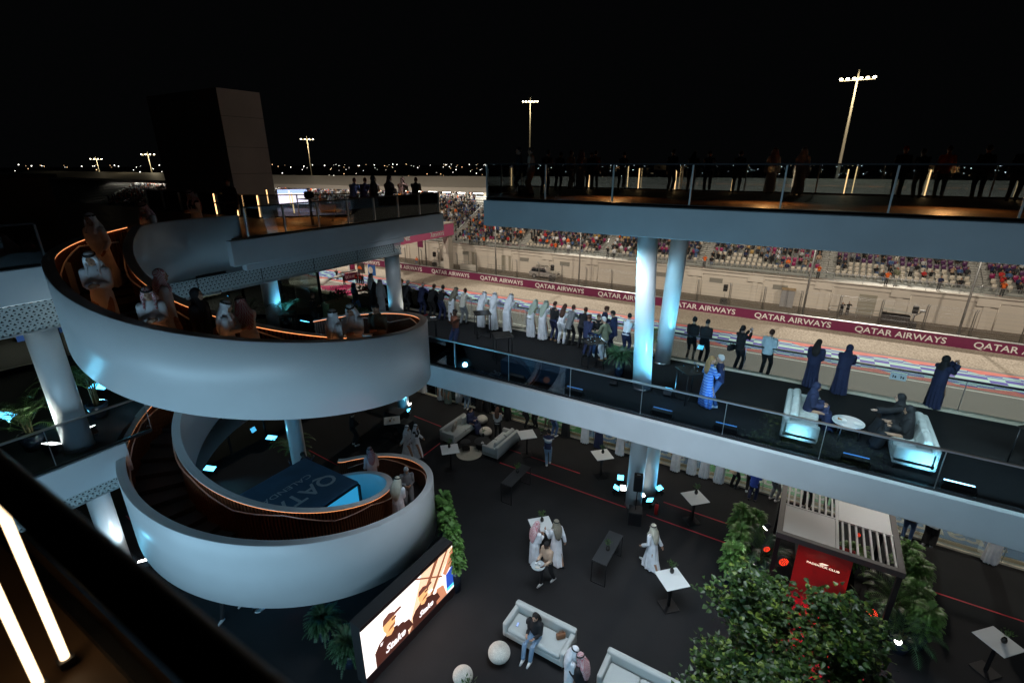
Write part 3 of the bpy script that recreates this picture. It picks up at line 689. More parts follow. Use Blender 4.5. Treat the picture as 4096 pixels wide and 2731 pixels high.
def join_mass(name,items,label,cat):
    names={}; mats=[]; b=bmesh.new()
    for me,x,y,z,rz in items:
        mp=[]
        for mm in me.materials:
            if mm.name not in names: names[mm.name]=len(mats); mats.append(mm)
            mp.append(names[mm.name])
        nv,nf=len(b.verts),len(b.faces); b.from_mesh(me); b.verts.ensure_lookup_table(); b.faces.ensure_lookup_table()
        M=Matrix.Translation((x,y,z))@Matrix.Rotation(rz,4,'Z')
        for v in b.verts[nv:]: v.co=M@v.co
        for f in b.faces[nf:]: f.material_index=mp[f.material_index]
    me=bpy.data.meshes.new(name); b.to_mesh(me); b.free()
    for mm in mats: me.materials.append(mm)
    return tag(link(name,me),label,cat,kind='stuff')
if crowd: join_mass('crowd',crowd,'dense far crowd of small spectators filling the upper grandstand rows','crowd')
print('occ',len(occ),'free',len(free))
# stewards and people along the front walkway of the stand
for i,(x,c_,lab) in enumerate([(-52.6,'orange','steward in orange vest on the walkway, leftmost of the stewards'),(-50.6,'black','person in black on the stand walkway beside the leftmost steward'),(-49.5,'orange','steward in orange vest on the walkway beside the person in black'),(-35.5,'orange','steward in orange vest standing at the stand railing above the parked car'),(-33.2,'white','person in white shorts outfit at the railing right of the steward above the car'),(-12.4,'orange','steward in orange vest standing between the twin columns and the slim pole'),(1.3,'orange','steward in orange vest at the foot of the stairs beside the slim light pole'),(8.3,'orange','steward in orange vest standing at the rail above the olive service door'),(13.2,'navy','man in navy jacket and jeans standing at the walkway rail'),(18.6,'orange','steward in orange vest with arms spread by the rightmost stairs'),(-26.6,'black','woman in black robe at the stand railing near the stairs'),(-25.6,'white','man in white robe at the stand railing near the stairs')]):
    ti=[k for k,t in enumerate(TOPS) if t[1]==c_][0]; me=spm(0,0,ti,1,0)
    tag(link('person',me,None,(x,WY+.55,WT),rg.uniform(-.4,.4)),lab,'person','people on the stand walkway')
# ================================================================ building levels
def perfmat():
    m=bpy.data.materials.new('perforated_metal'); m.use_nodes=True; n=m.node_tree.nodes; l=m.node_tree.links; b=n['Principled BSDF']; b.inputs['Base Color'].default_value=(.4,.44,.44,1); b.inputs['Roughness'].default_value=.5
    tc=n.new('ShaderNodeTexCoord'); sp=n.new('ShaderNodeSeparateXYZ'); l.new(tc.outputs['Object'],sp.inputs[0])
    def M(op,a,c=None,d=None):
        x=n.new('ShaderNodeMath'); x.operation=op
        for i,v in enumerate((a,c,d)):
            if v is None: continue
            if isinstance(v,(int,float)): x.inputs[i].default_value=v
            else: l.new(v,x.inputs[i])
        return x.outputs[0]
    h=.105; wd=.13
    vz=M('DIVIDE',sp.outputs[2],h); row=M('FLOOR',vz); t=M('FRACT',vz)
    uu=M('ADD',M('DIVIDE',sp.outputs[1],wd),M('MULTIPLY',row,.5)); cell=M('FLOOR',M('MULTIPLY',uu,2)); fr=M('FRACT',M('MULTIPLY',uu,1))
    c=M('ABSOLUTE',M('SUBTRACT',fr,.5))                      # up triangle
    a=M('LESS_THAN',M('ADD',M('MULTIPLY',c,2),M('MULTIPLY',t,1.15)),.72); a2=M('GREATER_THAN',t,.14); up=M('MULTIPLY',a,a2)
    fr2=M('FRACT',M('ADD',uu,.5)); c2=M('ABSOLUTE',M('SUBTRACT',fr2,.5)); t2=M('SUBTRACT',1,t)
    dn=M('MULTIPLY',M('LESS_THAN',M('ADD',M('MULTIPLY',c2,2),M('MULTIPLY',t2,1.15)),.62),M('GREATER_THAN',t2,.22))
    hole=M('MAXIMUM',up,dn); l.new(M('SUBTRACT',1,hole),b.inputs['Alpha']); return m
PERF=perfmat()
BACKD=mat('dark_soffit',(.02,.021,.022),.8)
def glass_rail(name,label,p0,p1,z,h,npost,postm=STEEL,thick=.06,group='glass railings',posts=True,gm=None,rails=BLACK,shoe=True):
    p0,p1=Vector((*p0,z)),Vector((*p1,z)); d=(p1-p0); L=d.length; rz=math.atan2(d.y,d.x)
    r=thing(name,label,'railing',p0,rz,group)
    MB().b2((0,-.008,.02),(L,.008,h-.03)).build('glass_panel',gm or GLASSR,r)
    MB().b2((0,-.035,h-.03),(L,.035,h+.012)).build('top_rail',rails,r)
    if shoe: MB().b2((0,-.04,-.02),(L,.04,.06)).build('base_shoe',BLACK,r)
    n=npost
    pm=MB().b2((-thick/2,-.03,.03),(thick/2,.03,h-.03)).mesh('post',postm) if posts else MB().b2((-.008,-.012,.03),(.008,.012,h-.03)).mesh('post',postm)
    for i in range(n+1): link('post',pm,r,(L*i/n,0,0))
    return r
# --- ground-level hall floor (L0) and its edge
setting(MB().b2((-40,-3,-.35),(60,20.15,0)).build('floor',CARP))
setting(MB().b2((-40,20.16,-.4),(60,20.34,.07)).build('kerb',mat('kerb_white',(.7,.64,.5),.6)))
ARB=mat('banner_blue',(.17,.3,.5),.5,noise_=.06,scale=2); ARG=mat('banner_green',(.11,.42,.13),.5,noise_=.06,scale=2); SAND=mat('banner_sand',(.5,.34,.16),.6,noise_=.1,scale=2); ALET=mat('banner_cream',(.62,.58,.5),.5)
lb=thing('ledge_banner','long blue and green printed ledge panel with cream sponsor lettering outside the lower balcony glass','banner',(0,0,0))
MB().b2((-40,20.35,-.3),(60,21.75,-.06)).build('ledge',ALET,lb)
MB().b2((-40,20.36,-.055),(60,20.72,-.045)).build('sand_strip',SAND,lb)
x=-36.2;g=True; k=0
am=text_mesh('aramco',1.0,.003,1,.02); xs=[v.co.x for v in am.vertices]
for v in am.vertices: v.co.x=(v.co.x-min(xs))*(4.2/(max(xs)-min(xs))); v.co.y*=1.15
am.materials.append(ALET)
while x<58:
    w_=5.6; MB().b2((x,20.8,-.055),(x+w_,21.62,-.045)).build('printed_panel',ARG if g else ARB,lb)
    o=link('lettering',am,lb,(x+w_-.7,21.52,-.04),PI); x+=w_; g=not g
glass_rail('balcony_railing','lower front balcony glass railing beside the printed ledge, behind the backs of guests',(-30,20.22),(40,20.22),0,1.1,28,posts=False,gm=GLASS,shoe=False)
# --- L1 (middle level)
flm=CARP
def notch(c,r,t0,t1,n=10): return [(c[0]+r*math.cos(t0+(t1-t0)*i/n),c[1]+r*math.sin(t0+(t1-t0)*i/n)) for i in range(n+1)]
b=MB(); b.prism([(-15.4,-20),(-15.4,4.4)]+notch((-13.24,8.2),4.33,-2.10,-3.75)+[(-15.4,10.3),(-15.4,13.43),(60,13.43),(60,18.43),(-45,18.43),(-45,-20)],L1-.3,L1); setting(b.build('balcony_floor',flm))
def fascia(name,label,a,b_,z0,z1,m,th=.25):
    "vertical band along a..b_, outer face on the line"
    a,b_=Vector((*a,0)),Vector((*b_,0)); d=(b_-a); L=d.length; rz=math.atan2(d.y,d.x)
    o=tag(MB().rbox((L/2,th/2,(z1-z0)/2),(L,th,z1-z0),.02,seg=1).build(name,m),label,'fascia'); o.location=(a.x,a.y,z0); o.rotation_euler=(0,0,rz); return o
fascia('balcony_fascia','pale grey edge band of the middle balcony running to the right above the kiosk',(-15.15,13.18),(60,13.18),L1-.86,L1+.01,WHITE3)
fascia('balcony_fascia','pale blue-lit edge band of the middle balcony at far left under its glass railing',(-15.15,-20),(-15.15,4.6),L1-.86,L1+.01,WHITE3)
fascia('balcony_fascia','pale edge band of the middle balcony hidden behind the spiral stair',(-15.15,9.6),(-15.15,13.17),L1-.86,L1+.01,WHITE3)
# perforated valances
def valance(name,label,y0,y1,x,z0,z1,step=2.05):
    r=thing(name,label,'perforated screen',(x,y0,z0))
    y=0; k=0
    while y<y1-y0-.01:
        y2=min(y+step,y1-y0); MB().quad((0,y+.015,0),(0,y2-.015,0),(0,y2-.015,z1-z0),(0,y+.015,z1-z0)).build('panel',PERF,r); y=y2
    MB().b2((-.5,0,0),(-.4,y1-y0,z1-z0)).build('backing',BACKD,r); MB().b2((-.4,0,-.03),(.02,y1-y0,0)).build('lower_edge',GALV,r)
    return r
valance('perforated_screen','triangle-perforated metal band at far left beside the big stair band',-20,4.4,-15.42,LL-1.5,LL-.78)
valance('perforated_screen','long triangle-perforated metal band under the upper left terrace edge',5.4,16.1,-15.42,LL-1.5,LL-.98)
fascia('terrace_fascia','narrow pale lip above the perforated band',(-15.2,8.9),(-15.2,16.1),LL-.98,LL-.781,WHITE3)
valance('perforated_screen','triangle-perforated metal band under the middle balcony edge at lower left',-20,4.6,-15.42,L1-1.3,L1-.85)
setting(MB().b2((-45,-20,L1-1.0),(-17.9,18,L1-.9)).build('ceiling',BACKD)); setting(MB().b2((-15,13.5,L1-.8),(60,18.3,L1-.75)).build('ceiling',mat('soffit_grey',(.3,.3,.3),.7)))
setting(MB().b2((-45,18.44,L1-.3),(60,18.64,L1+.08)).build('kerb',MATS['kerb_white']))
glass_rail('balcony_railing','front glass railing of the middle balcony where guests lean facing the track',(-19.5,18.5),(50,18.5),L1,1.1,23,posts=False,gm=GLASS,shoe=False)
glass_rail('balcony_railing','middle balcony glass railing on the courtyard side running right from the spiral stair',(-15.2,13.36),(50,13.36),L1,1.08,28,posts=False,rails=STEEL)
glass_rail('balcony_railing','middle balcony glass railing at far left ending at the spiral stair',(-15.3,-12),(-15.3,5.3),L1,1.08,8,posts=False,rails=STEEL,gm=glassmat('dull_glass',(.7,.75,.78),-.03,.12))
# --- upper left terrace
LT=[(-15.4,-20),(-15.4,4.5)]+notch((-12.9,8.0),4.33,-2.18,-2.85)+[(-15.9,8.85),(-15.4,9.0),(-15.4,18.75),(-16.0,18.75),(-20.7,13.15),(-27,13.0),(-60,13.0),(-60,-20)]
b=MB(); b.prism(LT,LL-.3,LL); setting(b.build('terrace_floor',DECK))
fascia('terrace_fascia','pale edge band of the upper left terrace above the perforated screen',(-15.15,8.5),(-15.15,18.8),LL-.78,LL+.01,WHITE3)
fascia('terrace_fascia','pale band continuing the upper terrace edge at far left behind the stair top',(-15.15,-20),(-15.15,4.6),LL-.78,LL+.01,WHITE3)
fascia('terrace_fascia','hidden far edge band of the upper left terrace facing the track',(-15.4,18.75),(-20.7,13.15),LL-.78,LL+.005,WHITE3)
glass_rail('terrace_railing','glass railing with steel posts along the near edge of the upper left terrace',(-15.32,9.2),(-15.32,18.7),LL,.96,7,thick=.045)
glass_rail('terrace_railing','dark glass railing at the far left above the balcony band',(-15.32,-12),(-15.32,4.2),LL,.96,6,thick=.045)
glass_rail('terrace_railing','far glass railing of the upper left terrace where guests lean out',(-20.5,13.1),(-15.6,18.72),LL,.96,5,thick=.045)
glass_rail('terrace_railing','glass railing of the upper left terrace in front of the dark tower',(-30,12.95),(-20.5,13.1),LL,.96,6,thick=.045)
setting(MB().b2((-45,-20,LL-1.6),(-17.9,16,LL-1.52)).build('ceiling',BACKD))
# --- upper right terrace
b=MB(); b.prism([(-10.2,15.2),(60,15.2),(60,24.2),(-13.6,24.2)],LR-.85,LR); b.prism([(-10.2,15.2),(60,15.2),(60,15.25),(-10.2,15.25)],LR-.86,LR-.85)
setting(b.build('terrace_floor',DECK))
fascia('terrace_fascia','broad blue-grey edge band of the upper right terrace above the twin columns',(-10.25,14.98),(60,14.98),LR-.92,LR-.03,WHITE3)
fascia('terrace_fascia','short end band of the upper right terrace facing left',(-13.4,24.2),(-10.25,14.99),LR-.92,LR-.035,WHITE3)
glass_rail('terrace_railing','near glass railing with steel posts of the upper right terrace',(-10.15,15.1),(50,15.1),LR,1.17,26,thick=.04,postm=GALV)
glass_rail('terrace_railing','left end glass railing of the upper right terrace',(-13.5,24.1),(-10.15,15.1),LR,1.17,4,thick=.05)
glass_rail('terrace_railing','far glass railing of the upper right terrace overlooking the track',(-13.5,24.1),(50,24.1),LR,1.15,24,thick=.05,rails=STEEL)
tag(MB().b2((-10.1,14.96,LR-.032),(60,15.19,LR-.002)).build('edge_trim',BLACK),'black trim along the near edge of the upper right terrace','trim')
# amber strip light at the foot of the near railing
tag(MB().b2((-8,15.24,LR+.005),(40,15.26,LR+.03)).build('floor_light_strip',mat('dim_amber_led',(1,.3,.06),.5,emit=1.0)),'amber strip light along the floor edge of the upper right terrace','light strip')
# LED tubes standing on the terraces
rodm=MB().b2((-.018,-.018,.06),(.018,.018,1.0)).mesh('tube',LEDROD); basem=MB().b2((-.06,-.06,0),(.06,.06,.03)).mesh('base',BLACK)
def rod(loc,label,sc=1,grp='warm light tubes on the terraces'):
    r=thing('light_tube',label,'lamp',loc,0,grp); link('tube',rodm,r); link('base',basem,r); r.scale=(1,1,sc); return r
for i,(px,py,zz,lab) in enumerate([(2508,790,LR,'warm light tube near the left end of the upper right terrace'),(2698,800,LR,'warm light tube second of the bright ones on the upper right terrace'),(3405,815,LR,'warm light tube, brightest of the upper right terrace beside the tall mast')]):
    p=at(px,py-36,zz); rod(p,lab,1.05)
for i in range(15):
    x=-12.5+i*2.2+(i%3)*.3
    rod((x,23.9,LR),'slim warm tube on the far railing of the upper right terrace, %s from left'%('first second third fourth fifth sixth seventh eighth ninth tenth 11th 12th 13th 14th 15th 16th 17th 18th 19th 20th 21st 22nd'.split()[i]),.95)
for i,(px,y0,lab) in enumerate([(870,862,'warm light tube first from the left on the upper left terrace'),(955,868,'warm light tube second from the left on the upper left terrace'),(1043,874,'warm light tube in front of the dark tower corner'),(1178,858,'warm light tube before the bright distant screen'),(1306,800,'warm light tube left of the leaning guests'),(1450,800,'warm light tube between the leaning guests'),(1688,858,'warm light tube near the tip of the upper left terrace')]):
    p=at(px,y0,LL); 
    if p.y>18: p.y=18; 
    rod(p,lab,.8 if i in(4,5) else .95)
for x in (-17,-12,-7,-2,3,8,13): spot('ledge_light',(x,18.95,L1-.6),(x+.3,21.3,0),220,(1,.9,.75),120,.7,.15)
for x in (-12,-7,-1.5,3.5,8.5): spot('soffit_downlight',(x,16.6,L1-.85),(x,16.9,0),75,(.95,.97,1),120,.8,.15)
spot('soffit_downlight',(2.2,14.2,L1-.4),(2.1,15.6,2),800,(1,.95,.85),110,.8,.2)
spot('terrace_fill',(-6.5,18,LR+1.0),(-6.5,17.6,LR),190,(1,.42,.13),150,1,.1); spot('terrace_fill',(-1.5,18,LR+1.0),(-1.5,17.6,LR),190,(1,.42,.13),150,1,.1); spot('terrace_fill',(3,18.5,LR+1.0),(3,17.6,LR),190,(1,.42,.13),150,1,.1)  # added warm fill spots, without fixtures, to brighten the terrace floors
spot('terrace_fill',(8,19,LR+1.0),(8,18.6,LR),150,(1,.42,.13),150,1,.1)
spot('terrace_fill',(-15.0,17.0,LL+2.2),(-17.5,16.5,LL+.8),30,(.9,.8,1),80,.8,.1)  # added weak fill on the guests at the far railing
for p in ((-16.6,11.5),(-16.8,14.5),(-16.2,16.8),(-20,9.6),(-18.8,13.6)): spot('terrace_fill',(p[0],p[1],LL+1.0),(p[0],p[1],LL),120,(1,.42,.13),150,1,.1)
# --- columns
COLM=mat('column_white',(.7,.72,.73),.28,noise_=.03,scale=2)
def column(x,y,z0,z1,r,label,grp='round white columns',lean=(0,0)):
    o=thing('column',label,'column',(x,y,z0),0,grp)
    MB().loft([((0,0,0),r,r),((lean[0]/2,lean[1]/2,(z1-z0)*.5),r,r),((lean[0],lean[1],z1-z0),r,r)],40).build('shaft',COLM,o)
    MB().loft([((0,0,0),r+.012,r+.012),((0,0,.06),r+.012,r+.012)],40).build('base_ring',STEEL,o); return o
column(-4.12,15.35,L1,LR-.85,.31,'glossy cyan-lit column on the middle balcony, nearer of the twin pair',lean=(-.33,.2))
column(-4.15,17.98,L1,LR-.85,.30,'cyan-lit column on the middle balcony, farther of the twin pair',lean=(.3,-.6))
column(-4.35,16.65,0,L1-.75,.32,'white column on the lower floor ringed by cyan floodlights, nearer of the pair')
column(-4.1,17.8,0,L1-.75,.32,'white column on the lower floor behind the loudspeaker, farther of the pair')
column(-15.95,3.85,L1,LL-1.5,.32,'thick white column at far left between palm fronds and two white floodlights')
column(-20.82,13.09,L1,LL-1.5,.36,'white column by the dark shop glazing above the stair slats')
column(-16.53,16.6,L1,LL-1.5,.34,'white column beside the potted plants with one cyan-lit edge')
column(-17.75,11.17,0,L1-.9,.32,'white column with a potted palm behind the blue cube tent')
column(-18.0,18.0,0,L1-.9,.32,'white column lit cyan at its foot, mostly hidden behind the big stair band')
column(-18.6,4.5,0,L1-.9,.32,'white column at lower left behind the near handrail')
# --- shop glazing L1
gz=thing('glazed_shopfront','dark glass shopfront with black frames under the upper left terrace','glazing',(0,0,L1))
GP=[(-20.4,15.4),(-23.6,13.4),(-24.6,4.0),(-24.6,-12)]
HZ=LL-1.5-L1
for (xa,ya),(xb,yb) in zip(GP,GP[1:]):
    MB().quad((xa,ya,0),(xb,yb,0),(xb,yb,HZ),(xa,ya,HZ)).build('glass_pane',GLASSD,gz)
    L=math.hypot(xb-xa,yb-ya); n=max(2,int(L/1.9)); t=MB()
    for i in range(n+1):
        x=xa+(xb-xa)*i/n; y=ya+(yb-ya)*i/n; t.b2((x-.05,y-.05,0),(x+.05,y+.05,HZ))
    rz=math.atan2(yb-ya,xb-xa); 
    for z in (.05,HZ*.72,HZ-.05): t.box(((xa+xb)/2,(ya+yb)/2,z),(L,.08,.08),rz)
    t.build('mullion',BLACK,gz)
MB().b2((-20.45,15.35,0),(-20.35,18.4,.02)).build('threshold',BLACK,gz)
MB().quad((-20.4,15.4,0),(-29,18.3,0),(-29,18.3,HZ),(-20.4,15.4,HZ)).build('glass_pane',GLASSD,gz)
inn=thing('shop_interior','dim lit shelves and counters seen inside the glass shopfront','interior',(0,0,L1))
IW=mat('interior_tan',(.2,.17,.1),.7); 
MB().b2((-30,-12,0),(-29.8,16,HZ)).build('back_wall',IW,inn); t=MB()
for i in range(9): t.b2((-28.9,-6+i*2.4,.2),(-28.3,-4.4+i*2.4,1.0)); t.b2((-28.9,-6+i*2.4,1.5),(-28.3,-4.4+i*2.4,1.55)); t.b2((-28.9,-6+i*2.4,2.0),(-28.3,-4.4+i*2.4,2.05))
t.build('shelf',mat('interior_white',(.4,.4,.36),.6),inn)
for y in (0,6,12): area('shop_light',(-27,y,L1+HZ-.35),(-27,y,L1),1.2,2.5,150,(1,.95,.75))
# blue poster by the left column
tag(MB().b2((-24.5,5.2,L1+1.0),(-24.45,6.9,L1+3.0)).build('poster',mat('blue_poster',(.05,.13,.4),.5,emit=.35)),'blue printed poster on the shop glass beside the left column','poster')
# --- L0 glazing under the left wing
gz0=thing('glazed_shopfront','dark glazing of the lower hall behind the cyan floor lamps','glazing',(0,0,0))
for (xa,ya),(xb,yb) in (((-21.9,18.2),(-21.9,5)),((-21.9,5),(-23,-8))):
    MB().quad((xa,ya,0),(xb,yb,0),(xb,yb,4.7),(xa,ya,4.7)).build('glass_pane',GLASSD,gz0)
t=MB()
for i in range(8): t.b2((-21.95,5+i*1.8,0),(-21.85,5.06+i*1.8,4.7))
t.build('mullion',BLACK,gz0)
MB().b2((-30,-8,0),(-29.8,18,4.8)).build('back_wall',MATS['interior_tan'],gz0)
area('hall_light',(-26,12,4.4),(-26,12,0),2,6,70,(1,.9,.6))
# --- building of the photographer: top slab and rail
setting(MB().b2((-60,-9,LR-.7),(60,.30,LR)).build('near_terrace_floor',DECK))
gr=thing('floor_grating','dark ribbed drain grating on the near terrace floor','grating',(0,0,LR))
t=MB()
for i in range(240): t.b2((-3.2+i*.02,-.9,.0),(-3.192+i*.02,.02,.012))
t.build('rib',mat('grating_brown',(.06,.035,.02),.5),gr); 
nr=thing('near_handrail','thick dark out-of-focus handrail crossing the lower left corner','railing',(0,.112,12.645))
MB().tube([(-30,0,0),(20,0,0)],.0195,20).build('rail_tube',mat('dark_bronze',(.012,.010,.010),.35,.6),nr)
pm=MB().tube([(0,0,-.84),(0,0,0)],.014,8).mesh('post',BLACK)
for i in range(-3,3): link('post',pm,nr,(i*2.9+.4,0,0))
for i,(x,y,lab) in enumerate([(-1.43,.185,'bright warm light tube under the near handrail, right of the pair'),(-1.40,.125,'bright warm light tube under the near handrail, left of the pair')]):
    r=thing('light_tube',lab,'lamp',(x,y,LR+.03),0,'near warm light tubes'); MB().tube([(0,0,0),(0,0,1.0 if y>.15 else .82)],.0095,12).build('tube',LEDNEAR,r); MB().b2((-.016,-.016,-.02),(.016,.016,0)).build('end_cap',BLACK,r)
tag(MB().b2((-30,.245,LR-.6),(20,.275,LR+.03)).build('terrace_edge_trim',BLACK),'black edge trim of the near terrace under the handrail','trim')
# dark tower and roof building
TW=mat('tower_render',(.34,.29,.28),.8,noise_=.08,scale=.5)
tw=thing('roof_tower','tall dark rendered stair tower rising behind the upper left terrace','building',(-38.9,21.8,0))
MB().b2((-4.5,-1.5,G),(4.5,1.5,17.55)).build('wall',TW,tw)
t=MB()
for z in (12.3,14.0,15.9): t.b2((4.501,-1.5,z),(4.51,1.5,z+.02)); t.b2((-4.5,-1.51,z),(4.5,-1.501,z+.02))
t.build('panel_joint',mat('joint_dark',(.05,.05,.05),.8),tw)
rbd=thing('roof_building','long low dark roof structure with dotted screen at far left','building',(-41,5.3,0))
MB().b2((-14,-3,LL-.3),(14,3,12.45)).build('wall',mat('roof_building_brown',(.05,.038,.03),.7),rbd); MB().b2((-14.2,-3.2,12.45),(14.3,3.2,12.6)).build('roof_cap',BLACK,rbd)
# ================================================================ spiral stairs
UC=Vector((-12.9,8.0,0)); UR=4.4; UIC=Vector((-13.1,8.1,0)); UIR=2.88
def uo(t):
    z=9.047-.785*t+.105*t*t+.06*t**3+.036*t**4
    if t>.7: z=8.56-.72*(t-.7)
    if t<-1.75: z=min(z,10.95-.35*(t+1.75))
    return max(min(z,11.65),L1+1.1)
def ui(t):
    z=8.736-1.033*t+.081*t*t+.018*t**3
    if t>1.0: z=7.8-.7*(t-1)
    return max(min(z,11.45),L1+1.05)
LC=Vector((-13.24,8.2,0)); LRd=4.39; LIC=Vector((-13.08,8.07,0)); LIR=2.877
def lo(t): return max(1.05,min(3.42-1.044*t-.03*t*t,L1+1.12))
def li(t): return max(1.0,min(3.479-1.098*t+.029*t*t,L1+1.1))
def cyl(c,r,t,z): return Vector((c.x+r*math.cos(t),c.y+r*math.sin(t),z))
def band(c,r,w_,fn,h,t0,t1,n,m,name,par,floor_=-99):
    mb=MB(); rings=[]
    for i in range(n+1):
        t=t0+(t1-t0)*i/n; z=fn(t); zb=max(z-h,floor_)
        rings.append([mb.b.verts.new(cyl(c,q,t,zz)) for q,zz in ((r,zb),(r,z-.012),(r-.012,z),(r-w_+.012,z),(r-w_,z-.012),(r-w_,zb))])
    for A,B in zip(rings,rings[1:]):
        for k in range(6):
            f=mb.b.faces.new((A[k],B[k],B[(k+1)%6],A[(k+1)%6])); f.smooth=k in(0,4)
    mb.b.faces.new(rings[0][::-1]); mb.b.faces.new(rings[-1])
    return mb.build(name,m,par)
def flight(label,oc,orad,ofn,oh,ot,ic,ir,ifn,ih,it,trng,bottom,handoff,wm,base):
    r=thing('spiral_stair',label,'staircase',(0,0,0))
    band(oc,orad,.13,ofn,oh,ot[0],ot[1],150,wm,'outer_wall',r,base); band(ic,ir,.12,ifn,ih,it[0],it[1],130,wm,'inner_wall',r,base)
    # wooden slats on the stair side
    for c,rad,fn,tt,sgn,h in ((oc,orad-.13,ofn,ot,-1,oh),(ic,ir,ifn,it,1,ih)):
        mb=MB(); bk=MB(); n=int(abs(tt[1]-tt[0])*rad/.085)
        for i in range(n):
            t=tt[0]+(tt[1]-tt[0])*(i+.5)/n; z=fn(t); q=rad+sgn*.045
            zb=max(z-h+.25,base+.0); p=cyl(c,q,t,(z-.09+zb)/2); mb.box(p,(.06,.036,max(.05,z-.09-zb)),t)
        mb.build('wood_slats',WOOD,r)
        prev=None
        N=110; vs=[]
        for i in range(N+1):
            t=tt[0]+(tt[1]-tt[0])*i/N; z=fn(t); vs.append((cyl(c,rad+sgn*.004,t,max(z-h+.25,base)),cyl(c,rad+sgn*.004,t,z-.05)))
        for a,b in zip(vs,vs[1:]): bk.quad(a[0],b[0],b[1],a[1])
        bk.build('lining',DARKIN,r)
        cp=MB(); rg0=[]
        for i in range(121):
            t=tt[0]+(tt[1]-tt[0])*i/120; z=fn(t); rg0.append([cp.b.verts.new(cyl(c,rad+sgn*q,t,zz)) for q,zz in ((-.01,z-.003),(.096,z-.003),(.096,z-.037),(-.01,z-.037))])
        for a,b in zip(rg0,rg0[1:]):
            for k in range(4): cp.b.faces.new((a[k],b[k],b[(k+1)%4],a[(k+1)%4]))
        cp.build('cap',wm,r)
        ld=MB(); 
        for i in range(N):
            ta=tt[0]+(tt[1]-tt[0])*i/N; tb=tt[0]+(tt[1]-tt[0])*(i+1)/N
            A=[cyl(c,rad+sgn*q,ta,fn(ta)-zz) for q,zz in ((.078,.04),(.09,.04),(.09,.052),(.078,.052))]; B=[cyl(c,rad+sgn*q,tb,fn(tb)-zz) for q,zz in ((.078,.04),(.09,.04),(.09,.052),(.078,.052))]
            for k in range(4): ld.quad(A[k],B[k],B[(k+1)%4],A[(k+1)%4])
        ld.build('light_strip',LEDW,r)
        # handrail with kinks at the landings
        pts=[];K=14
        for i in range(K+1):
            t=tt[0]+.1+(tt[1]-tt[0]-.2)*i/K; pts.append(cyl(c,rad+sgn*.12,t,fn(t)-.30+(.16 if i%2 else -.06)))
        fine=[]
        for a,b,i in zip(pts,pts[1:],range(K)):
            ta=tt[0]+.1+(tt[1]-tt[0]-.2)*i/K; tb=tt[0]+.1+(tt[1]-tt[0]-.2)*(i+1)/K
            for s in range(4): f=s/4; t=ta+(tb-ta)*f; fine.append(cyl(c,rad+sgn*.12,t,a.z+(b.z-a.z)*f))
        MB().tube(fine+[pts[-1]],.021,8).build('handrail',STEEL,r)
    # treads and soffit
    t0,t1=trng; n=int((ofn(t0)-ofn(t1))/.155); mb=MB(); so=MB()
    zs=[ofn(t0+(t1-t0)*i/n)-1.12 for i in range(n+1)]
    for i in range(n):
        ta=t0+(t1-t0)*i/n; tb=t0+(t1-t0)*(i+1)/n; z=max(zs[i],bottom); z2=z-.2; pts=[]
        for tt_ in (ta,(ta+tb)/2,tb):
            pts.append((cyl(ic,ir-.02,tt_,0),cyl(oc,orad-.1,tt_,0)))
        top=[(p[0].x,p[0].y) for p in pts]+[(p[1].x,p[1].y) for p in pts[::-1]]
        mb.prism(top,z2,z)
    mb.build('treads',MATTE,r)
    N=80; rg_=[]
    for i in range(N+1):
        t=t0+(t1-t0)*i/N; z=max(ofn(t)-oh+.02,base+.01); rg_.append((cyl(ic,ir-.06,t,z),cyl(oc,orad-.05,t,z)))
    for a,b in zip(rg_,rg_[1:]): so.quad(a[0],a[1],b[1],b[0])
    so.build('soffit',wm,r,True); return r
STW=mat('stair_white',(.66,.69,.71),.33,noise_=.035,scale=.9,bump=.12)
flight('upper flight of the white spiral stair with amber-lit wood slats, crowded with robed guests',UC,UR,uo,1.8,(-2.8,2.25),UIC,UIR,ui,1.72,(-3.55,2.2),(-3.0,2.25),L1,0,STW,L1-1.0)
flight('lower flight of the white spiral stair curling down around the blue cube tent',LC,LRd,lo,1.99,(-3.75,2.2),LIC,LIR,li,1.8,(-3.75,2.3),(-3.75,2.2),0.0,0,STW,0.0)
for t in (-3.2,-2.6,-2.0,-1.4,-.8,-.2,.4,1.0,1.6):
    for c,fn,rr in ((UC,uo,3.6),(LC,lo,3.6)):
        l=bpy.data.lights.new('stair_glow','POINT'); l.energy=.05 if c is UC else .15; l.color=(1,.4,.15); l.shadow_soft_size=.15; o=bpy.data.objects.new('stair_glow',l); col.objects.link(o); o.location=cyl(c,rr,t,fn(t)-.35)
# floor patch leading from the stair to the middle balcony
setting(MB().prism([(-15.4,11.2),(-12.2,11.6),(-11.9,13.43),(-15.4,13.43)],L1-.28,L1-.004).build('landing',CARP))
# blue cube tent inside the spiral
CX0,CX1,CY0,CY1,CZ=-14.9,-12.05,6.95,9.6,2.62
cb=thing('cube_tent','dark blue cube tent with pale lettering on its roof and bright cyan sides','tent',((CX0+CX1)/2,(CY0+CY1)/2,0))
hx,hy=(CX1-CX0)/2,(CY1-CY0)/2
MB().rbox((0,0,CZ-.04),(2*hx,2*hy,.08),.03).build('roof',mat('navy_tent_fabric',(.045,.12,.21),.7,noise_=.15,scale=1.6,bump=.5),cb)
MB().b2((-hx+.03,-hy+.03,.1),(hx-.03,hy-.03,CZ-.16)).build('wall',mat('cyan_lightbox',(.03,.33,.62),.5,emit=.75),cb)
t=MB(); t.b2((-hx-.01,-hy-.01,CZ-.15),(hx+.01,hy+.01,CZ-.085))
for x in(-hx,hx):
    for y in(-hy,hy): t.b2((x-.04,y-.04,0),(x+.04,y+.04,CZ-.15))
t.build('frame',BLACK,cb)
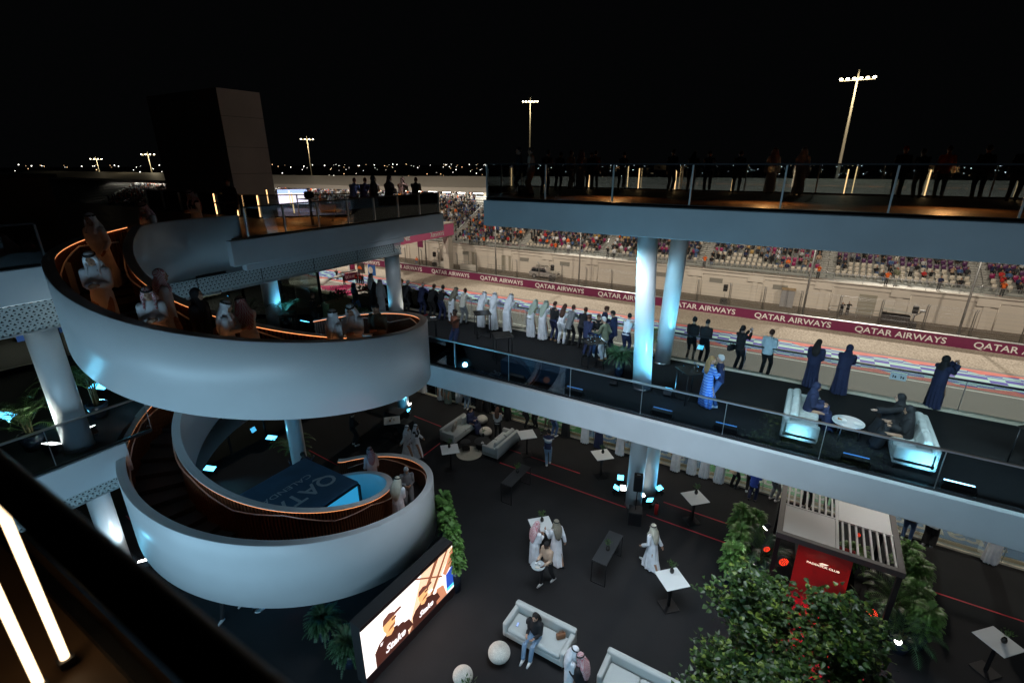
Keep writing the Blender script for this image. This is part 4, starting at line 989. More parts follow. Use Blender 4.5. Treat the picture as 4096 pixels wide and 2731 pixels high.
TL_=mat('pale_tent_lettering',(.5,.56,.6),.6)
o=text('lettering','QATAR',.86,TL_,(.15,1.12,CZ+.001),(0,0,-PI/2),cb,1.0,.002,.012)
o=text('lettering','CALENDAR',.33,TL_,(-.42,.72,CZ+.001),(0,0,-PI/2),cb,1.25,.002)
# ================================================================ floodlight fixtures
def flood(loc,rz,label,m=CYAN,w_=.34,group='cyan floor floodlights',power=0,color=CY,to=None,cone=70,tilt=35,grp=None):
    r=thing('floodlight',label,'floodlight',loc,rz,group)
    c,s_=math.cos(R(tilt)),math.sin(R(tilt))
    MB().box((0,0,.17),(w_+.03,.1,.22),0,R(-tilt)).build('housing',BLACK,r)
    MB().box((0,.05,.285),(w_,.24,.014),0,R(-22)).build('lens',m,r); MB().box((0,.05,.25),(w_+.05,.28,.05),0,R(-22)).build('lens_hood',BLACK,r)
    t=MB(); t.b2((-w_/2-.02,-.06,0),(-w_/2,.06,.03)); t.b2((w_/2,-.06,0),(w_/2+.02,.06,.03)); t.b2((-w_/2-.02,-.015,0),(-w_/2,.015,.18)); t.b2((w_/2,-.015,0),(w_/2+.02,.015,.18)); t.build('bracket',BLACK,r)
    if power: spot('floodlight_beam',(loc[0],loc[1],loc[2]+.42),to,power,color,cone,.7,.12)
    return r
def fl(px,py,z,rz,label,**k):
    p=at(px,py,z+.15); return flood((p.x,p.y,z),rz,label,**k)
CB=(.12,.55,1)
fl(35,1675,L1,R(200),'cyan floodlight on the balcony floor at far left edge beside the palm',w_=.62,tilt=60,power=260,to=(-22,2.6,L1+2))
fl(407,1556,L1,R(200),'cyan floodlight on the balcony floor just left of the big stair band',w_=.62,tilt=60,power=300,to=(-15.6,6.4,L1+2.6),cone=100)
fl(205,1795,L1,R(20),'white floodlight on the balcony floor left of the thick column',m=WLED,power=330,color=(.95,1,.9),to=(-15.95,3.85,L1+3),cone=60)
fl(357,1733,L1,R(110),'white floodlight on the balcony floor right of the thick column',m=WLED,power=300,color=(.95,1,.9),to=(-15.95,3.85,L1+3.3),cone=60)
fl(1217,1297,L1,R(0),'small cyan floodlight behind the seated diner on the middle balcony',power=260,to=(-20.82,13.09,L1+2.5))
fl(845,1880,0,R(200),'cyan floodlight in the lower hall nearest the blue tent',w_=.5,tilt=60,power=260,to=(-14.5,8.5,3.4),cone=100)
fl(1090,1757,0,R(200),'cyan floodlight in the lower hall beside the potted palm',w_=.5,tilt=60,power=160,to=(-18.2,11.6,3.4),cone=60)
fl(1635,1650,0,R(120),'cyan floodlight at foot of the column behind the stair band',power=200,to=(-18.0,18,2.5),cone=60)
fl(1640,1626,0,R(120),'dim white floodlight behind the cyan one near the hidden column',m=WLED,w_=.25)
fl(1806,1394,L1,R(0),'small cyan reflection built as glowing lens at feet of the man in the rust shirt',w_=.24,power=0)  # a lamp's reflection, added as a glowing fixture without a beam
fl(575,2257,0,R(60),'white floodlight at foot of the lower left column',m=WLED,w_=.3,power=160,color=(.75,.9,1),to=(-18.6,4.5,2.8),cone=70)
for i,(px,py,lab,mm,pw,tz,cc) in enumerate([(2482,1913,'cyan floodlight upper left of the lower column pair',CYAN,120,3.2,CY),(2461,1955,'cyan floodlight lower left of the lower column pair',CYAN,120,3.0,CY),(2491,1954,'round white floodlight left of the lower column pair',WLED,110,3.0,(1,.95,.85)),(2641,1957,'cyan floodlight right of the lower column pair',CYAN,120,3.2,CY),(2604,2007,'cyan floodlight beside the black subwoofer',CYAN,120,3.0,CY),(2605,1932,'round white floodlight right of the lower column pair',WLED,140,2.8,(1,.85,.65)),(2571,1988,'round white floodlight between the column and the fire extinguisher',WLED,110,2.2,(1,.95,.85))]):
    p=at(px,py,.2); tx=-4.35 if i not in(3,5) else -4.1; ty=16.65 if i not in(3,5) else 17.8
    rz=math.atan2(-(tx-p.x),(ty-p.y)); flood((p.x,p.y,0),rz+(.5 if i%2 else -.4),lab,m=mm,w_=.26 if mm is CYAN else .2,power=pw,color=cc,to=(tx,ty,tz),cone=46,tilt=55,group='floodlights round the lower column pair')
# hidden-side uplights on the middle balcony columns
for (x,y) in ((-3.2,15.1),(-5.0,15.0)): flood((x,y,L1),0,'cyan floodlight at %s foot of the glossy middle balcony column'%('right' if x>-4 else 'left'),w_=.22,power=90,to=(-4.09,15.65,L1+3.6),cone=34,group='floodlights at the middle balcony columns')
flood((-3.1,17.3,L1),0,'cyan floodlight beside the farther balcony column',w_=.22,power=300,to=(-4.14,17.75,L1+3.4),cone=34,group='floodlights at the middle balcony columns')
spot('column_fill',(-4.6,13.6,L1+.2),(-4.1,15.5,L1+2.6),160,CY,80,.5,.3); spot('column_fill',(-5.6,14.4,LR-1.1),(-4.3,15.4,L1+2.2),130,(.25,.75,1),100,.5,.3); spot('column_fill',(-2.9,14.6,L1+.2),(-4.1,17.0,L1+2.8),330,CY,80,.5,.15); spot('column_fill',(-5.6,15.0,LR-1.2),(-4.2,16.2,L1+2.5),160,(.3,.75,1),90,.6,.15)  # added fill spots, without fixtures, to even out the column light
spot('stair_fill',(-18.5,2.2,.3),(-15.8,5.5,2.5),300,CY,70,.7,.15)  # added cyan fill for the stair band, no fixture here
spot('stair_fill',(-19.0,3.2,L1+.2),(-15.5,5.4,L1+1.8),350,CY,70,.7,.15)
spot('column_fill',(-17.6,1.4,L1+.3),(-16.05,3.85,L1+2.4),260,(.9,1,.97),26,.6,.3)  # added spot to brighten the thick left column
spot('red_streak',(.4,14.7,1.9),(-8.75,7.0,7.35),420,(1,.06,.1),6,.9,.05)
spot('column_fill',(-17.2,16.0,L1+.2),(-16.53,16.6,L1+2.2),90,CY,50,.6,.1)
spot('column_fill',(-15.9,17.1,L1+.2),(-16.53,16.6,L1+2.0),40,(1,.95,.85),50,.6,.1)
# long wash bars by the courtyard railing
def bar(x,y,rz,label,power,to,lit=False):
    r=thing('wash_bar',label,'floodlight',(x,y,L1),rz,'black wash light bars on the middle balcony')
    MB().rbox((0,0,.12),(.62,.12,.14),.02,rx=R(30)).build('housing',BLACK,r); MB().box((0,.05,.19),(.56,.05,.012),0,R(30)).build('lens',mat('blue_wash_lens',(.12,.4,1),.3,emit=3 if lit else .4) if not lit else mat('lit_wash_lens',(.4,.8,1),.3,emit=9),r)
    t=MB(); t.b2((-.32,-.08,0),(-.3,.08,.12)); t.b2((.3,-.08,0),(.32,.08,.12)); t.build('bracket',BLACK,r)
    if power: spot('wash_beam',(x,y+.1,L1+.25),to,power,(.1,.42,1),85,.8,.1)
    return r
bar(-8.1,13.72,0,'black wash bar by the railing, nearest the stair, lighting the floor blue',26,(-8.1,15.4,L1+.4)); bar(-5.9,13.72,0,'black wash bar by the railing left of the potted fern',26,(-5.9,15.2,L1+.4))
bar(-3.0,13.72,0,'black wash bar by the railing right of the glossy column',34,(-3.0,15.3,L1+.3)); bar(-1.2,13.72,0,'black wash bar by the railing beside the embracing couple',60,(-1.6,15.2,L1+.8)); bar(1.9,13.72,0,'black wash bar by the railing between the two sofas',30,(1.9,15.3,L1+.2)); bar(3.9,13.6,0,'lit wash bar shining on the end of the right sofa',0,(3.2,14.1,L1+.6),True)
spot('wash_beam',(.5,13.45,L1+.25),(.6,14.3,L1+.45),75,(.3,.8,1),75,.7,.1); spot('wash_beam',(3.4,13.42,L1+.25),(3.15,14.2,L1+.45),150,(.25,.75,1),75,.7,.1)
spot('wash_beam',(6.0,13.6,L1+.3),(6.4,15.5,L1+.1),40,(.1,.45,1),80,.7,.1)
# ================================================================ furniture
def cushion(mb,c,d,rz=0,rx=0): return mb.rbox(c,d,.07,rz,4,rx)
def sofa(p,rz,L,label,back='low',W_=.88,cush=True,group='pale sofas'):
    "origin at the centre of the back edge on the floor; faces +Y before rotation"
    r=thing('sofa',label,'sofa',p,rz,group); hb=.74
    s=MB(); s.rbox((0,W_/2,.25),(L,W_,.2),.04); s.build('base',SOFA,r)
    MB().rbox((0,.09,.45),(L,.18,.6),.06,0,3).build('backrest',SOFA,r)
    for q in(-1,1): MB().rbox((q*(L/2-.07),W_/2+.02,.42),(.14,W_-.02,.46),.05,0,3).build('armrest',SOFA,r)
    for q in(-1,1): cushion(MB(),(q*(L/4-.07),W_/2+.1,.41),(L/2-.15,W_-.22,.16)).build('seat_cushion',SOFA,r)
    if cush:
        n=3 if back=='three' else 2
        for q in range(n): cushion(MB(),((q-(n-1)/2)*(L-.3)/n,.27,.66),((L-.3)/n-.03,.2,.42),0,R(12)).build('back_cushion',SOFA,r)
    for x in(-1,1):
        for y in(.08,W_-.08): MB().tube([(x*(L/2-.08),y,0),(x*(L/2-.08),y,.16)],.018,6).build('leg',BLACK,r)
    return r
sA=sofa((-14.07,17.35,0),-PI/2,2.0,'pale sofa with loose cushions, left of the facing lounge pair',cush=False)
sB=sofa((-10.67,17.34,0),PI/2,1.95,'pale sofa seen from behind, right of the facing lounge pair')
sC=sofa((-4.72,9.75,0),PI,1.95,'pale sofa at bottom centre with a seated woman in jeans',cush=False)
sD=sofa((-1.83,9.7,0),PI,1.95,'empty pale sofa cut by the bottom frame edge',cush=False)
sE=sofa((.14,15.0,L1),-PI/2,2.15,'pale sofa on the middle balcony, left of the round table, its end lit cyan','three')
sF=sofa((3.52,15.02,L1),PI/2,2.15,'pale sofa on the middle balcony, right of the round table, its end lit cyan','three')
def pillow(p,rz,rx,label,m=CUSH,s=.45):
    o=tag(MB().rbox((0,0,0),(s,.14,s),.065,0,4).build('cushion',m,None,True),label,'cushion','loose cushions'); o.location=p; o.rotation_euler=(rx,0,rz); return o
pillow((-13.63,17.0,.7),R(-70),R(-14),'beige cushion on the left lounge sofa, nearer one'); pillow((-13.6,17.75,.72),R(-80),R(-10),'pale cushion on the left lounge sofa beside the seated woman',SOFA)
def pouf(x,y,z,r_,label,m=CREAM):
    o=thing('pouf',label,'pouf',(x,y,z),0,'round knitted poufs'); b=MB(); b.sph((0,0,r_*.78),r_,r_,r_*.78,40,20)
    for v in b.b.verts:
        a=math.atan2(v.co.y,v.co.x); v.co+=Vector((v.co.x,v.co.y,0))*.035*math.sin(a*20)
    b.build('knit_cover',m,o); MB().sph((0,0,r_*1.52),.05,.05,.02,10,6).build('centre_knot',m,o); return o
pouf(-5.45,8.31,0,.31,'larger knitted pouf beside the sofa with the woman in jeans'); pouf(-5.94,7.28,0,.27,'smaller ribbed pouf beside the small plant table')
pouf(-13.35,19.0,0,.30,'pale pouf behind the seated woman in the lower lounge'); pouf(-12.45,18.0,0,.32,'pale pouf beside the black tables of the lower lounge')
def hightable(x,y,z,rz,label,top=TOPW,h=1.1,s=.77,group='white square high tables'):
    r=thing('high_table',label,'table',(x,y,z),rz,group)
    MB().rbox((0,0,h-.012),(s,s,.024),.006,seg=1).build('table_top',top,r); MB().b2((-.035,-.035,.03),(.035,.035,h-.024)).build('pole',BLACK,r); MB().rbox((0,0,.012),(.5,.5,.024),.004,seg=1).build('base_plate',BLACK,r); return r
Q=PI/4
T=[(-12.15,14.76,'white high table near the curl of the lower stair, left of the round rug'),(-6.21,17.83,'white high table left of the lower column pair'),(-2.12,16.89,'white high table right of the lower column pair'),(-6.40,12.56,'white high table with two robed men standing at it'),(-1.87,12.5,'white high table partly hidden by the tree branch'),(6.06,14.85,'white high table at the lower right corner'),(-9.85,17.62,'white high table where the man in striped sweater leans'),(-16.2,15.35,'white high table with cups in front of the man in black')]
for x,y,l in T: hightable(x,y,0,Q,l)
def vase(x,y,z,label,sc=1,seed=0):
    r=thing('potted_plant',label,'plant',(x,y,z),seed,'small plants on tables'); rr=random.Random(seed)
    MB().loft([((0,0,0),.035,.035),((0,0,.04),.055,.055),((0,0,.09),.05,.05),((0,0,.14),.028,.028)],12).build('vase',mat('dark_vase',(.02,.018,.016),.2),r)
    b=MB()
    for i in range(70):
        a=rr.uniform(0,2*PI); t=rr.uniform(.1,.9); d=Vector((math.cos(a)*t,math.sin(a)*t,1.1)).normalized(); p=Vector((0,0,.13))+d*rr.uniform(.06,.2); s_=rr.uniform(.015,.03); u=d.cross(Vector((rr.random(),rr.random(),rr.random()))).normalized()
        b.quad(p-u*s_*.5,p+d*s_-u*s_*.2,p+d*s_*2,p+u*s_*.6)
    b.build('foliage',LEAFB,r); r.scale=(sc,)*3; return r
LEAFB=mat('leaf_bright',(.07,.14,.03),.5,noise_=.4,scale=20)
LEAFD=mat('leaf_dark',(.03,.08,.03),.45,noise_=.4,scale=9)
LEAFT=mat('leaf_tree',(.028,.066,.011),.4,noise_=.5,scale=5)
for i,(px,py,h,l) in enumerate([(1797,1790,1.1,'small potted plant on the table near the stair curl'),(2411,1812,1.1,'small potted plant on the table left of the column pair'),(2784,1975,1.1,'small potted plant on the table right of the column pair'),(2168,2085,1.1,'small potted plant on the table of the two robed men'),(2687,2290,1.1,'small potted plant on the table behind the tree branch'),(4013,2568,1.1,'small potted plant on the lower right corner table'),(2166,1741,1.1,'small potted plant on the table of the striped sweater man'),(2070,1890,.9,'small potted plant on the left black console table'),(2431,2200,.9,'small potted plant on the right black console table'),(1933,1745,.42,'leafy plant on the black coffee table of the lounge')]):
    p=at(px,py,h); vase(p.x,p.y,h,l,1.25,i+1)
def console(x,y,label):
    r=thing('console_table',label,'table',(x,y,0),0,'black console tables')
    MB().rbox((0,0,.888),(.5,1.6,.03),.004,seg=1).build('table_top',mat('black_laminate',(.035,.037,.04),.35),r)
    for q in(-1,1):
        t=MB(); 
        for s_ in(-1,1): t.b2((s_*.24-.012,q*.78-.012,0),(s_*.24+.012,q*.78+.012,.87))
        t.b2((-.24,q*.78-.012,0),(.24,q*.78+.012,.024)); t.build('leg_frame',BLACK,r)
console(-8.8,14.87,'black console table with wire legs, left one in the lower hall'); console(-4.08,12.95,'black console table with wire legs, right one in the lower hall')
def btable(x,y,rz,label,s=.72):
    r=thing('bar_table',label,'table',(x,y,L1),rz,'black bar tables on the middle balcony')
    MB().rbox((0,0,1.09),(s,s,.025),.004,seg=1).build('table_top',mat('dark_tabletop',(.03,.028,.026),.25),r)
    for a in(-1,1):
        for b in(-1,1): MB().tube([(a*.3,b*.3,1.08),(a*.3,b*.3,.02)],.018,6).build('leg',BLACK,r)
    t=MB(); t.tube([(-.3,-.3,.03),(.3,.3,.03)],.014,6); t.tube([(-.3,.3,.03),(.3,-.3,.03)],.014,6); t.build('cross_bar',BLACK,r); return r
for x,y,l in [(-13.2,15.05,'black bar table carrying two plates of food'),(-11.73,16.9,'black bar table before the men in white robes'),(-9.43,14.89,'black bar table nearest the courtyard railing'),(-6.2,16.0,'black bar table with wine glasses inside the chatting group'),(-2.55,15.1,'black bar table with glasses beside the couple'),(5.6,15.6,'black bar table at the right frame edge'),(-18.9,12.5,'black bar table of the diner by the shopfront')]: btable(x,y,Q,l)
def plate(p,label,r_=.13,food=True):
    o=thing('plate',label,'plate',p,0,'plates of food'); MB().loft([((0,0,0),r_*.7,r_*.7),((0,0,.018),r_,r_),((0,0,.014),r_*.9,r_*.9)],20).build('dish',TOPW,o)
    if food:
        b=MB(); 
        for i in range(9): b.sph((random.uniform(-.06,.06),random.uniform(-.06,.06),.025),.022,.02,.014,6,4)
        b.build('food',mat('food_mix',(.3,.12,.03),.6,noise_=.6,scale=40),o)
    return o
plate((-13.4,14.98,L1+1.103),'plate of food, left one on the black bar table'); plate((-13.1,15.25,L1+1.103),'plate of food, right one on the black bar table'); plate((-18.75,12.3,L1+1.103),'white plate before the diner by the shopfront')
def glass(p,label,wine=True):
    o=thing('wine_glass' if wine else 'tumbler',label,'glass',p,0,'glasses on tables'); g=glassmat('drink_glass',(.9,.93,.95),.25)
    if wine: MB().loft([((0,0,0),.035,.035),((0,0,.006),.01,.01),((0,0,.1),.006,.006),((0,0,.13),.035,.035),((0,0,.18),.042,.042),((0,0,.22),.033,.033)],12,False).build('bowl',g,o)
    else: MB().loft([((0,0,0),.035,.035),((0,0,.1),.038,.038)],12,False).build('bowl',g,o)
    return o
for i,(dx,dy,l) in enumerate([(-.2,-.05,'wine glass nearest the left edge of the group table'),(-.05,-.15,'wine glass in the middle of the group table'),(.05,0,'wine glass behind the middle one on the group table'),(.18,.1,'wine glass at the right of the group table')]): glass((-6.2+dx,16.0+dy,L1+1.103),l)
for i,(dx,dy,l) in enumerate([(.0,.15,'wine glass farthest on the table beside the couple'),(.12,-.02,'wine glass nearest the couple'),(-.02,-.05,'tumbler between the wine glasses beside the couple')]): glass((-2.5+dx,15.1+dy,L1+1.103),l,i<2)
# round table on the balcony
r=thing('round_table','round pale coffee table between the two balcony sofas','table',(1.70,15.04,L1)); MB().loft([((0,0,.49),.38,.38),((0,0,.51),.39,.39),((0,0,.52),.385,.385)],40).build('table_top',mat('pale_top',(.5,.53,.55),.3),r)
for a in range(3): MB().tube([(.28*math.cos(a*2.1),.28*math.sin(a*2.1),.49),(.33*math.cos(a*2.1),.33*math.sin(a*2.1),0)],.015,6).build('leg',STEEL,r)
plate((1.52,15.05,L1+.522),'stacked plate on the round balcony table',.15); plate((1.92,14.98,L1+.522),'small saucer on the round balcony table',.1,False)
# lounge coffee tables and rug
def coffee(x,y,r_,h,label):
    o=thing('coffee_table',label,'table',(x,y,0),0,'black round coffee tables'); MB().loft([((0,0,h-.03),r_,r_),((0,0,h),r_,r_)],32).build('table_top',mat('black_laminate',(.035,.037,.04),.35),o); MB().loft([((0,0,.08),r_*.8,r_*.8),((0,0,.1),r_*.8,r_*.8)],24).build('lower_shelf',BLACK,o)
    for a in range(4): MB().tube([((r_-.03)*math.cos(a*1.57),(r_-.03)*math.sin(a*1.57),0),((r_-.03)*math.cos(a*1.57),(r_-.03)*math.sin(a*1.57),h-.03)],.01,6).build('leg',BLACK,o)
coffee(-12.55,16.45,.24,.48,'smaller black round coffee table on the pale rug'); coffee(-11.95,17.0,.4,.4,'larger black round coffee table with cup in the lower lounge'); coffee(-4.6,7.0,.5,.4,'large black round coffee table at the bottom frame edge'); coffee(-5.4,6.85,.28,.45,'small black side table with a leafy plant at the bottom frame edge')
tag(MB().loft([((-12.25,16.3,.002),.62,.62),((-12.25,16.3,.016),.61,.61)],48).build('rug',mat('rug_cream',(.45,.42,.34),.95,noise_=.1,scale=20)),'round cream rug under the black lounge tables','rug')
tag(MB().box((-5.05,7.05,.01),(.75,.95,.016),R(30)).build('rug',mat('rug_white',(.5,.48,.45),.95,noise_=.1,scale=20,bump=.5)),'small fringed white rug between the pouf and the black table','rug')
vase(-5.4,6.85,.45,'leafy plant on the small side table at the bottom edge',1.6,21)
def bagm(p,rz,c,label,s=1):
    o=thing('handbag',label,'bag',p,rz); MB().rbox((0,0,.11),(.3,.13,.2),.04).build('bag_body',c,o); MB().tube([(-.09,0,.2),(-.06,0,.3),(.06,0,.3),(.09,0,.2)],.009,6).build('handle',c,o); o.scale=(s,)*3; return o
bagm((-10.95,17.5,.49),.4,C['navy'],'navy handbag on the seat of the right lounge sofa'); bagm((-4.1,9.4,.49),.8,mat('tan_leather',(.2,.08,.03),.5),'brown leather handbag on the sofa beside the woman in jeans',.9); bagm((-5.05,9.35,.49),.2,C['black'],'black handbag left of the woman in jeans',.8)
def phone(p,rz,label,scr=True,rx=0):
    o=thing('phone',label,'phone',p,rz); o.rotation_euler=(rx,0,rz); MB().rbox((0,0,.005),(.075,.155,.009),.004,seg=1).build('phone_body',BLACK,o)
    MB().b2((-.032,-.07,.0098),(.032,.07,.0106)).build('screen',mat('phone_screen',(.35,.45,.7),.2,emit=.5),o)
phone((-5.35,9.15,.493),.2,'phone lying on the left seat of the sofa with the woman'); phone((-11.1,17.0,.493),.8,'phone lying on the right lounge sofa')
o=thing('coffee_cup','white cup on saucer on the larger lounge table','cup',(-11.85,16.85,.402)); MB().loft([((0,0,0),.05,.05),((0,0,.008),.08,.08)],16).build('saucer',TOPW,o); MB().loft([((0,0,.01),.025,.025),((0,0,.06),.04,.04)],14).build('cup',TOPW,o)
# stanchions, planters
def stan(x,y,label):
    o=thing('stanchion',label,'barrier post',(x,y,L1),0,'stanchion posts'); MB().loft([((0,0,0),.17,.17),((0,0,.02),.16,.16),((0,0,.035),.04,.04)],20).build('base',SILVER,o); MB().tube([(0,0,.03),(0,0,.96)],.028,10).build('pole',SILVER,o)
s1=at(1305,1267,L1); s2=at(1392,1245,L1); stan(s1.x,s1.y,'steel stanchion at the near corner of the woven planter'); stan(s2.x,s2.y,'steel stanchion right of the woven planter')
p3=at(1490,1220,L1)
t=MB(); t.box(((s1.x+s2.x)/2,(s1.y+s2.y)/2,L1+.92),((s2-s1).length,.012,.06),math.atan2(s2.y-s1.y,s2.x-s1.x)); t.box(((s2.x+p3.x)/2,(s2.y+p3.y)/2,L1+.92),((p3-s2).length,.012,.06),math.atan2(p3.y-s2.y,p3.x-s2.x)); tag(t.build('belt_barrier',mat('red_belt',(.55,.03,.03),.6)),'red belt stretched between the steel stanchions before the planters','belt')
# speaker and subwoofer
p=at(2552,2030,.0)
sx_,sy_=-4.0,15.7
o=thing('subwoofer','black subwoofer box on the floor in front of the lower column pair','speaker',(sx_,sy_,0),.3); MB().rbox((0,0,.3),(.5,.5,.6),.02).build('cabinet',MATTE,o); MB().b2((-.22,-.256,.06),(.22,-.251,.54)).build('grille',BLACK,o)
o=thing('loudspeaker','black loudspeaker on a pole above the subwoofer','speaker',(sx_,sy_,.6),.3); MB().tube([(0,0,0),(0,0,.85)],.02,8).build('pole',BLACK,o); MB().rbox((0,0,1.2),(.32,.3,.66),.03).build('cabinet',MATTE,o); MB().b2((-.14,-.156,.92),(.14,-.151,1.48)).build('grille',BLACK,o); MB().b2((-.06,-.02,1.531),(.06,.02,1.54)).build('handle',GALV,o)
o=thing('subwoofer','black subwoofer cases under the big stair band near the hidden column','speaker',(-17.2,16.6,0),.1); MB().rbox((0,0,.4),(1.0,.7,.8),.02).build('cabinet',MATTE,o); MB().rbox((.9,-.4,.28),(.6,.6,.56),.02).build('side_cabinet',MATTE,o)
o=thing('fire_extinguisher','red fire extinguisher beside the lower column pair','fire extinguisher',(-3.42,16.6,0)); MB().loft([((0,0,0),.075,.075),((0,0,.42),.075,.075),((0,0,.48),.03,.03)],16).build('cylinder',mat('extinguisher_red',(.5,.02,.02),.3),o); MB().b2((-.04,-.015,.48),(.05,.015,.55)).build('valve',BLACK,o)
# blue box platform on the balcony
o=thing('service_box','long dark blue covered box on the balcony behind the railing','box',(-7.6,14.1,L1)); MB().rbox((0,0,.3),(2.4,.7,.6),.02).build('cover',mat('blue_cover',(.02,.05,.09),.7),o); MB().b2((-1.2,-.3,-.0),(1.2,.3,.05)).build('plinth',BLACK,o)
# red tape lines on the lower floor
def tape(a,b,label,w_=.05):
    A,B=at(*a,0),at(*b,0); d=B-A; o=MB().box((0,0,0),(d.length,w_,.006)).build('floor_tape',RED); o.location=((A.x+B.x)/2,(A.y+B.y)/2,.006); o.rotation_euler=(0,0,math.atan2(d.y,d.x)); tag(o,label,'tape')
tape((1656,1663),(1765,1706),'red tape line from the hidden column to the left lounge sofa'); tape((2000,1850),(2503,2029),'red tape line crossing the floor to the lower columns'); tape((2586,2058),(2929,2180),'red tape line from the subwoofer to the hedge')
tape((2033,1796),(2320,1893),'red tape line under the striped sweater man'); tape((2654,2007),(2950,2108),'red tape line under the right high table'); tape((3645,2337),(4096,2485),'red tape line at right leaving the hedge'); tape((1236,1800),(1350,1860),'red tape line between the column and the stair curl'); tape((1680,1833),(1760,1772),'short diagonal red tape line left of the lounge'); tape((505,2062),(545,2100),'red tape line at far left below the stair'); 
# kiosk pergola
px0,px1,py0,py1,pz=.68,3.62,14.4,17.48,2.62
pg=thing('pergola_kiosk','white slatted roof kiosk with black frame over the red bar','kiosk',((px0+px1)/2,(py0+py1)/2,0)); a,b_=(px1-px0)/2,(py1-py0)/2
WS=mat('white_slat',(.82,.81,.77),.5)
t=MB()
for sx in(-1,1):
    for sy in(-1,1): t=MB(); t.b2((sx*a-.06,sy*b_-.06,0),(sx*a+.06,sy*b_+.06,pz-.18)); t.build('post',BLACK,pg)
t=MB(); t.b2((-a-.09,-b_-.09,pz-.18),(a+.09,-b_+.06,pz)); t.b2((-a-.09,b_-.06,pz-.18),(a+.09,b_+.09,pz)); t.b2((-a-.09,-b_+.06,pz-.18),(-a+.06,b_-.06,pz)); t.b2((a-.06,-b_+.06,pz-.18),(a+.09,b_-.06,pz)); t.build('frame',mat('kiosk_frame',(.06,.055,.055),.5),pg)
t=MB(); t.b2((-a+.06,-.03,pz-.06),(a-.06,.03,pz-.01)); t.b2((-.04,-b_+.06,pz-.06),(.04,b_-.06,pz-.011)); t.build('roof_beam',WS,pg)
MB().b2((-a+.07,-b_+.07,pz-.07),(-.05,-.04,pz-.02)).build('roof_panel',WS,pg); MB().b2((.05,.04,pz-.07),(a-.07,b_-.07,pz-.02)).build('roof_panel',WS,pg)
t=MB()
for i in range(8): t.b2((.12+i*.175,-b_+.07,pz-.08),(.17+i*.175,-.04,pz-.015)); t.b2((-a+.1+i*.175,.04,pz-.08),(-a+.15+i*.175,b_-.07,pz-.015))
t.build('roof_slats',WS,pg)
CRIMP=mat('crimson_panel',(.3,.012,.01),.45,noise_=.1,scale=2)
bk=thing('bar_counter','red bar counter with glowing emblem and lettering under the kiosk roof','counter',(2.02,15.35,0)); MB().box((0,0,1.0),(1.45,.1,1.95),0,R(-8)).build('front_panel',CRIMP,bk); MB().rbox((0,.5,1.1),(1.5,.8,.05),.01).build('counter_top',MATTE,bk)
GLOW=mat('glowing_letters',(1,.8,.62),.5,emit=1.0)
o=text('lettering','PADDOCK CLUB',.085,GLOW,(0,-.21,1.28),(R(82),0,0),bk,1.35,.003,.002,0,True)
e=MB(); e._faces([Vector(v) for v in((-.14,-.235,1.40),(.06,-.235,1.40),(.13,-.24,1.46),(-.05,-.24,1.46))],[(0,1,2,3)]); e._faces([Vector(v) for v in((-.1,-.232,1.37),(-.03,-.232,1.37),(.0,-.234,1.39),(-.08,-.234,1.39))],[(0,1,2,3)]); e.build('emblem',GLOW,bk)
t=MB()
for i in range(16): t.loft([((-.6+i*.08,.6+.1*(i%2),1.13),.02,.02),((-.6+i*.08,.6+.1*(i%2),1.28),.02,.02),((-.6+i*.08,.6+.1*(i%2),1.36),.008,.008)],8)
t.build('bottles',mat('bottle_glass',(.05,.04,.03),.15),bk)
tag(MB().b2((.7,12.0,.004),(3.3,15.3,.014)).build('red_carpet',mat('scarlet_carpet',(.42,.008,.02),.9)),'scarlet carpet in front of the red bar, seen through the leaves','carpet')
dj=thing('equipment_case','black equipment case with red edge in front of the red bar','case',(2.75,14.4,0),.3); MB().rbox((0,0,.35),(.7,.5,.7),.02).build('case_body',MATTE,dj); MB().b2((-.36,-.26,.69),(.36,-.24,.71)).build('edge',RED,dj)
REDL=mat('red_led_dots',(1,.06,.02),.4,emit=3)
def par(p,rz,label,scale=1):
    o=thing('stage_light',label,'stage light',p,rz,'round red stage lights'); MB().tube([(0,.18,0),(0,0,0)],[.12,.16],18).build('housing',MATTE,o)
    b=MB()
    for k,(n,r_) in enumerate(((1,0),(6,.05),(12,.095),(16,.13))):
        for i in range(n): b.sph((r_*math.cos(2*PI*i/n),-.012,r_*math.sin(2*PI*i/n)),.011,.008,.011,6,4)
    b.build('led_dots',REDL,o); t=MB(); t.tube([(-.17,.08,0),(-.17,.08,-.25),(.17,.08,-.25),(.17,.08,0)],.012,6); t.build('yoke',MATTE,o); o.scale=(scale,)*3; return o
par((.98,14.95,1.15),R(25),'red stage light at upper left of the red bar'); par((3.35,14.6,.75),R(-20),'red stage light right of the red bar, the largest'); par((.45,14.7,1.6),R(30),'small red stage light among the palm fronds left of the kiosk',.7); par((2.75,15.9,2.3),R(0),'small red stage light under the kiosk roof',.5)
spot('red_beam',(3.3,14.2,.7),(2.5,15.3,.75),36,(1,.02,.01),60,.7,.05); spot('red_beam',(.9,14.3,1.2),(1.4,15.3,.9),16,(1,.03,.01),70,.7,.05); spot('red_beam',(2.0,14.3,2.2),(1.9,13.2,0),130,(1,.01,.02),100,.8,.1)
spot('bar_wash',(2.0,13.6,1.9),(2.0,15.3,1.3),5,(1,.15,.05),90,.8,.1)
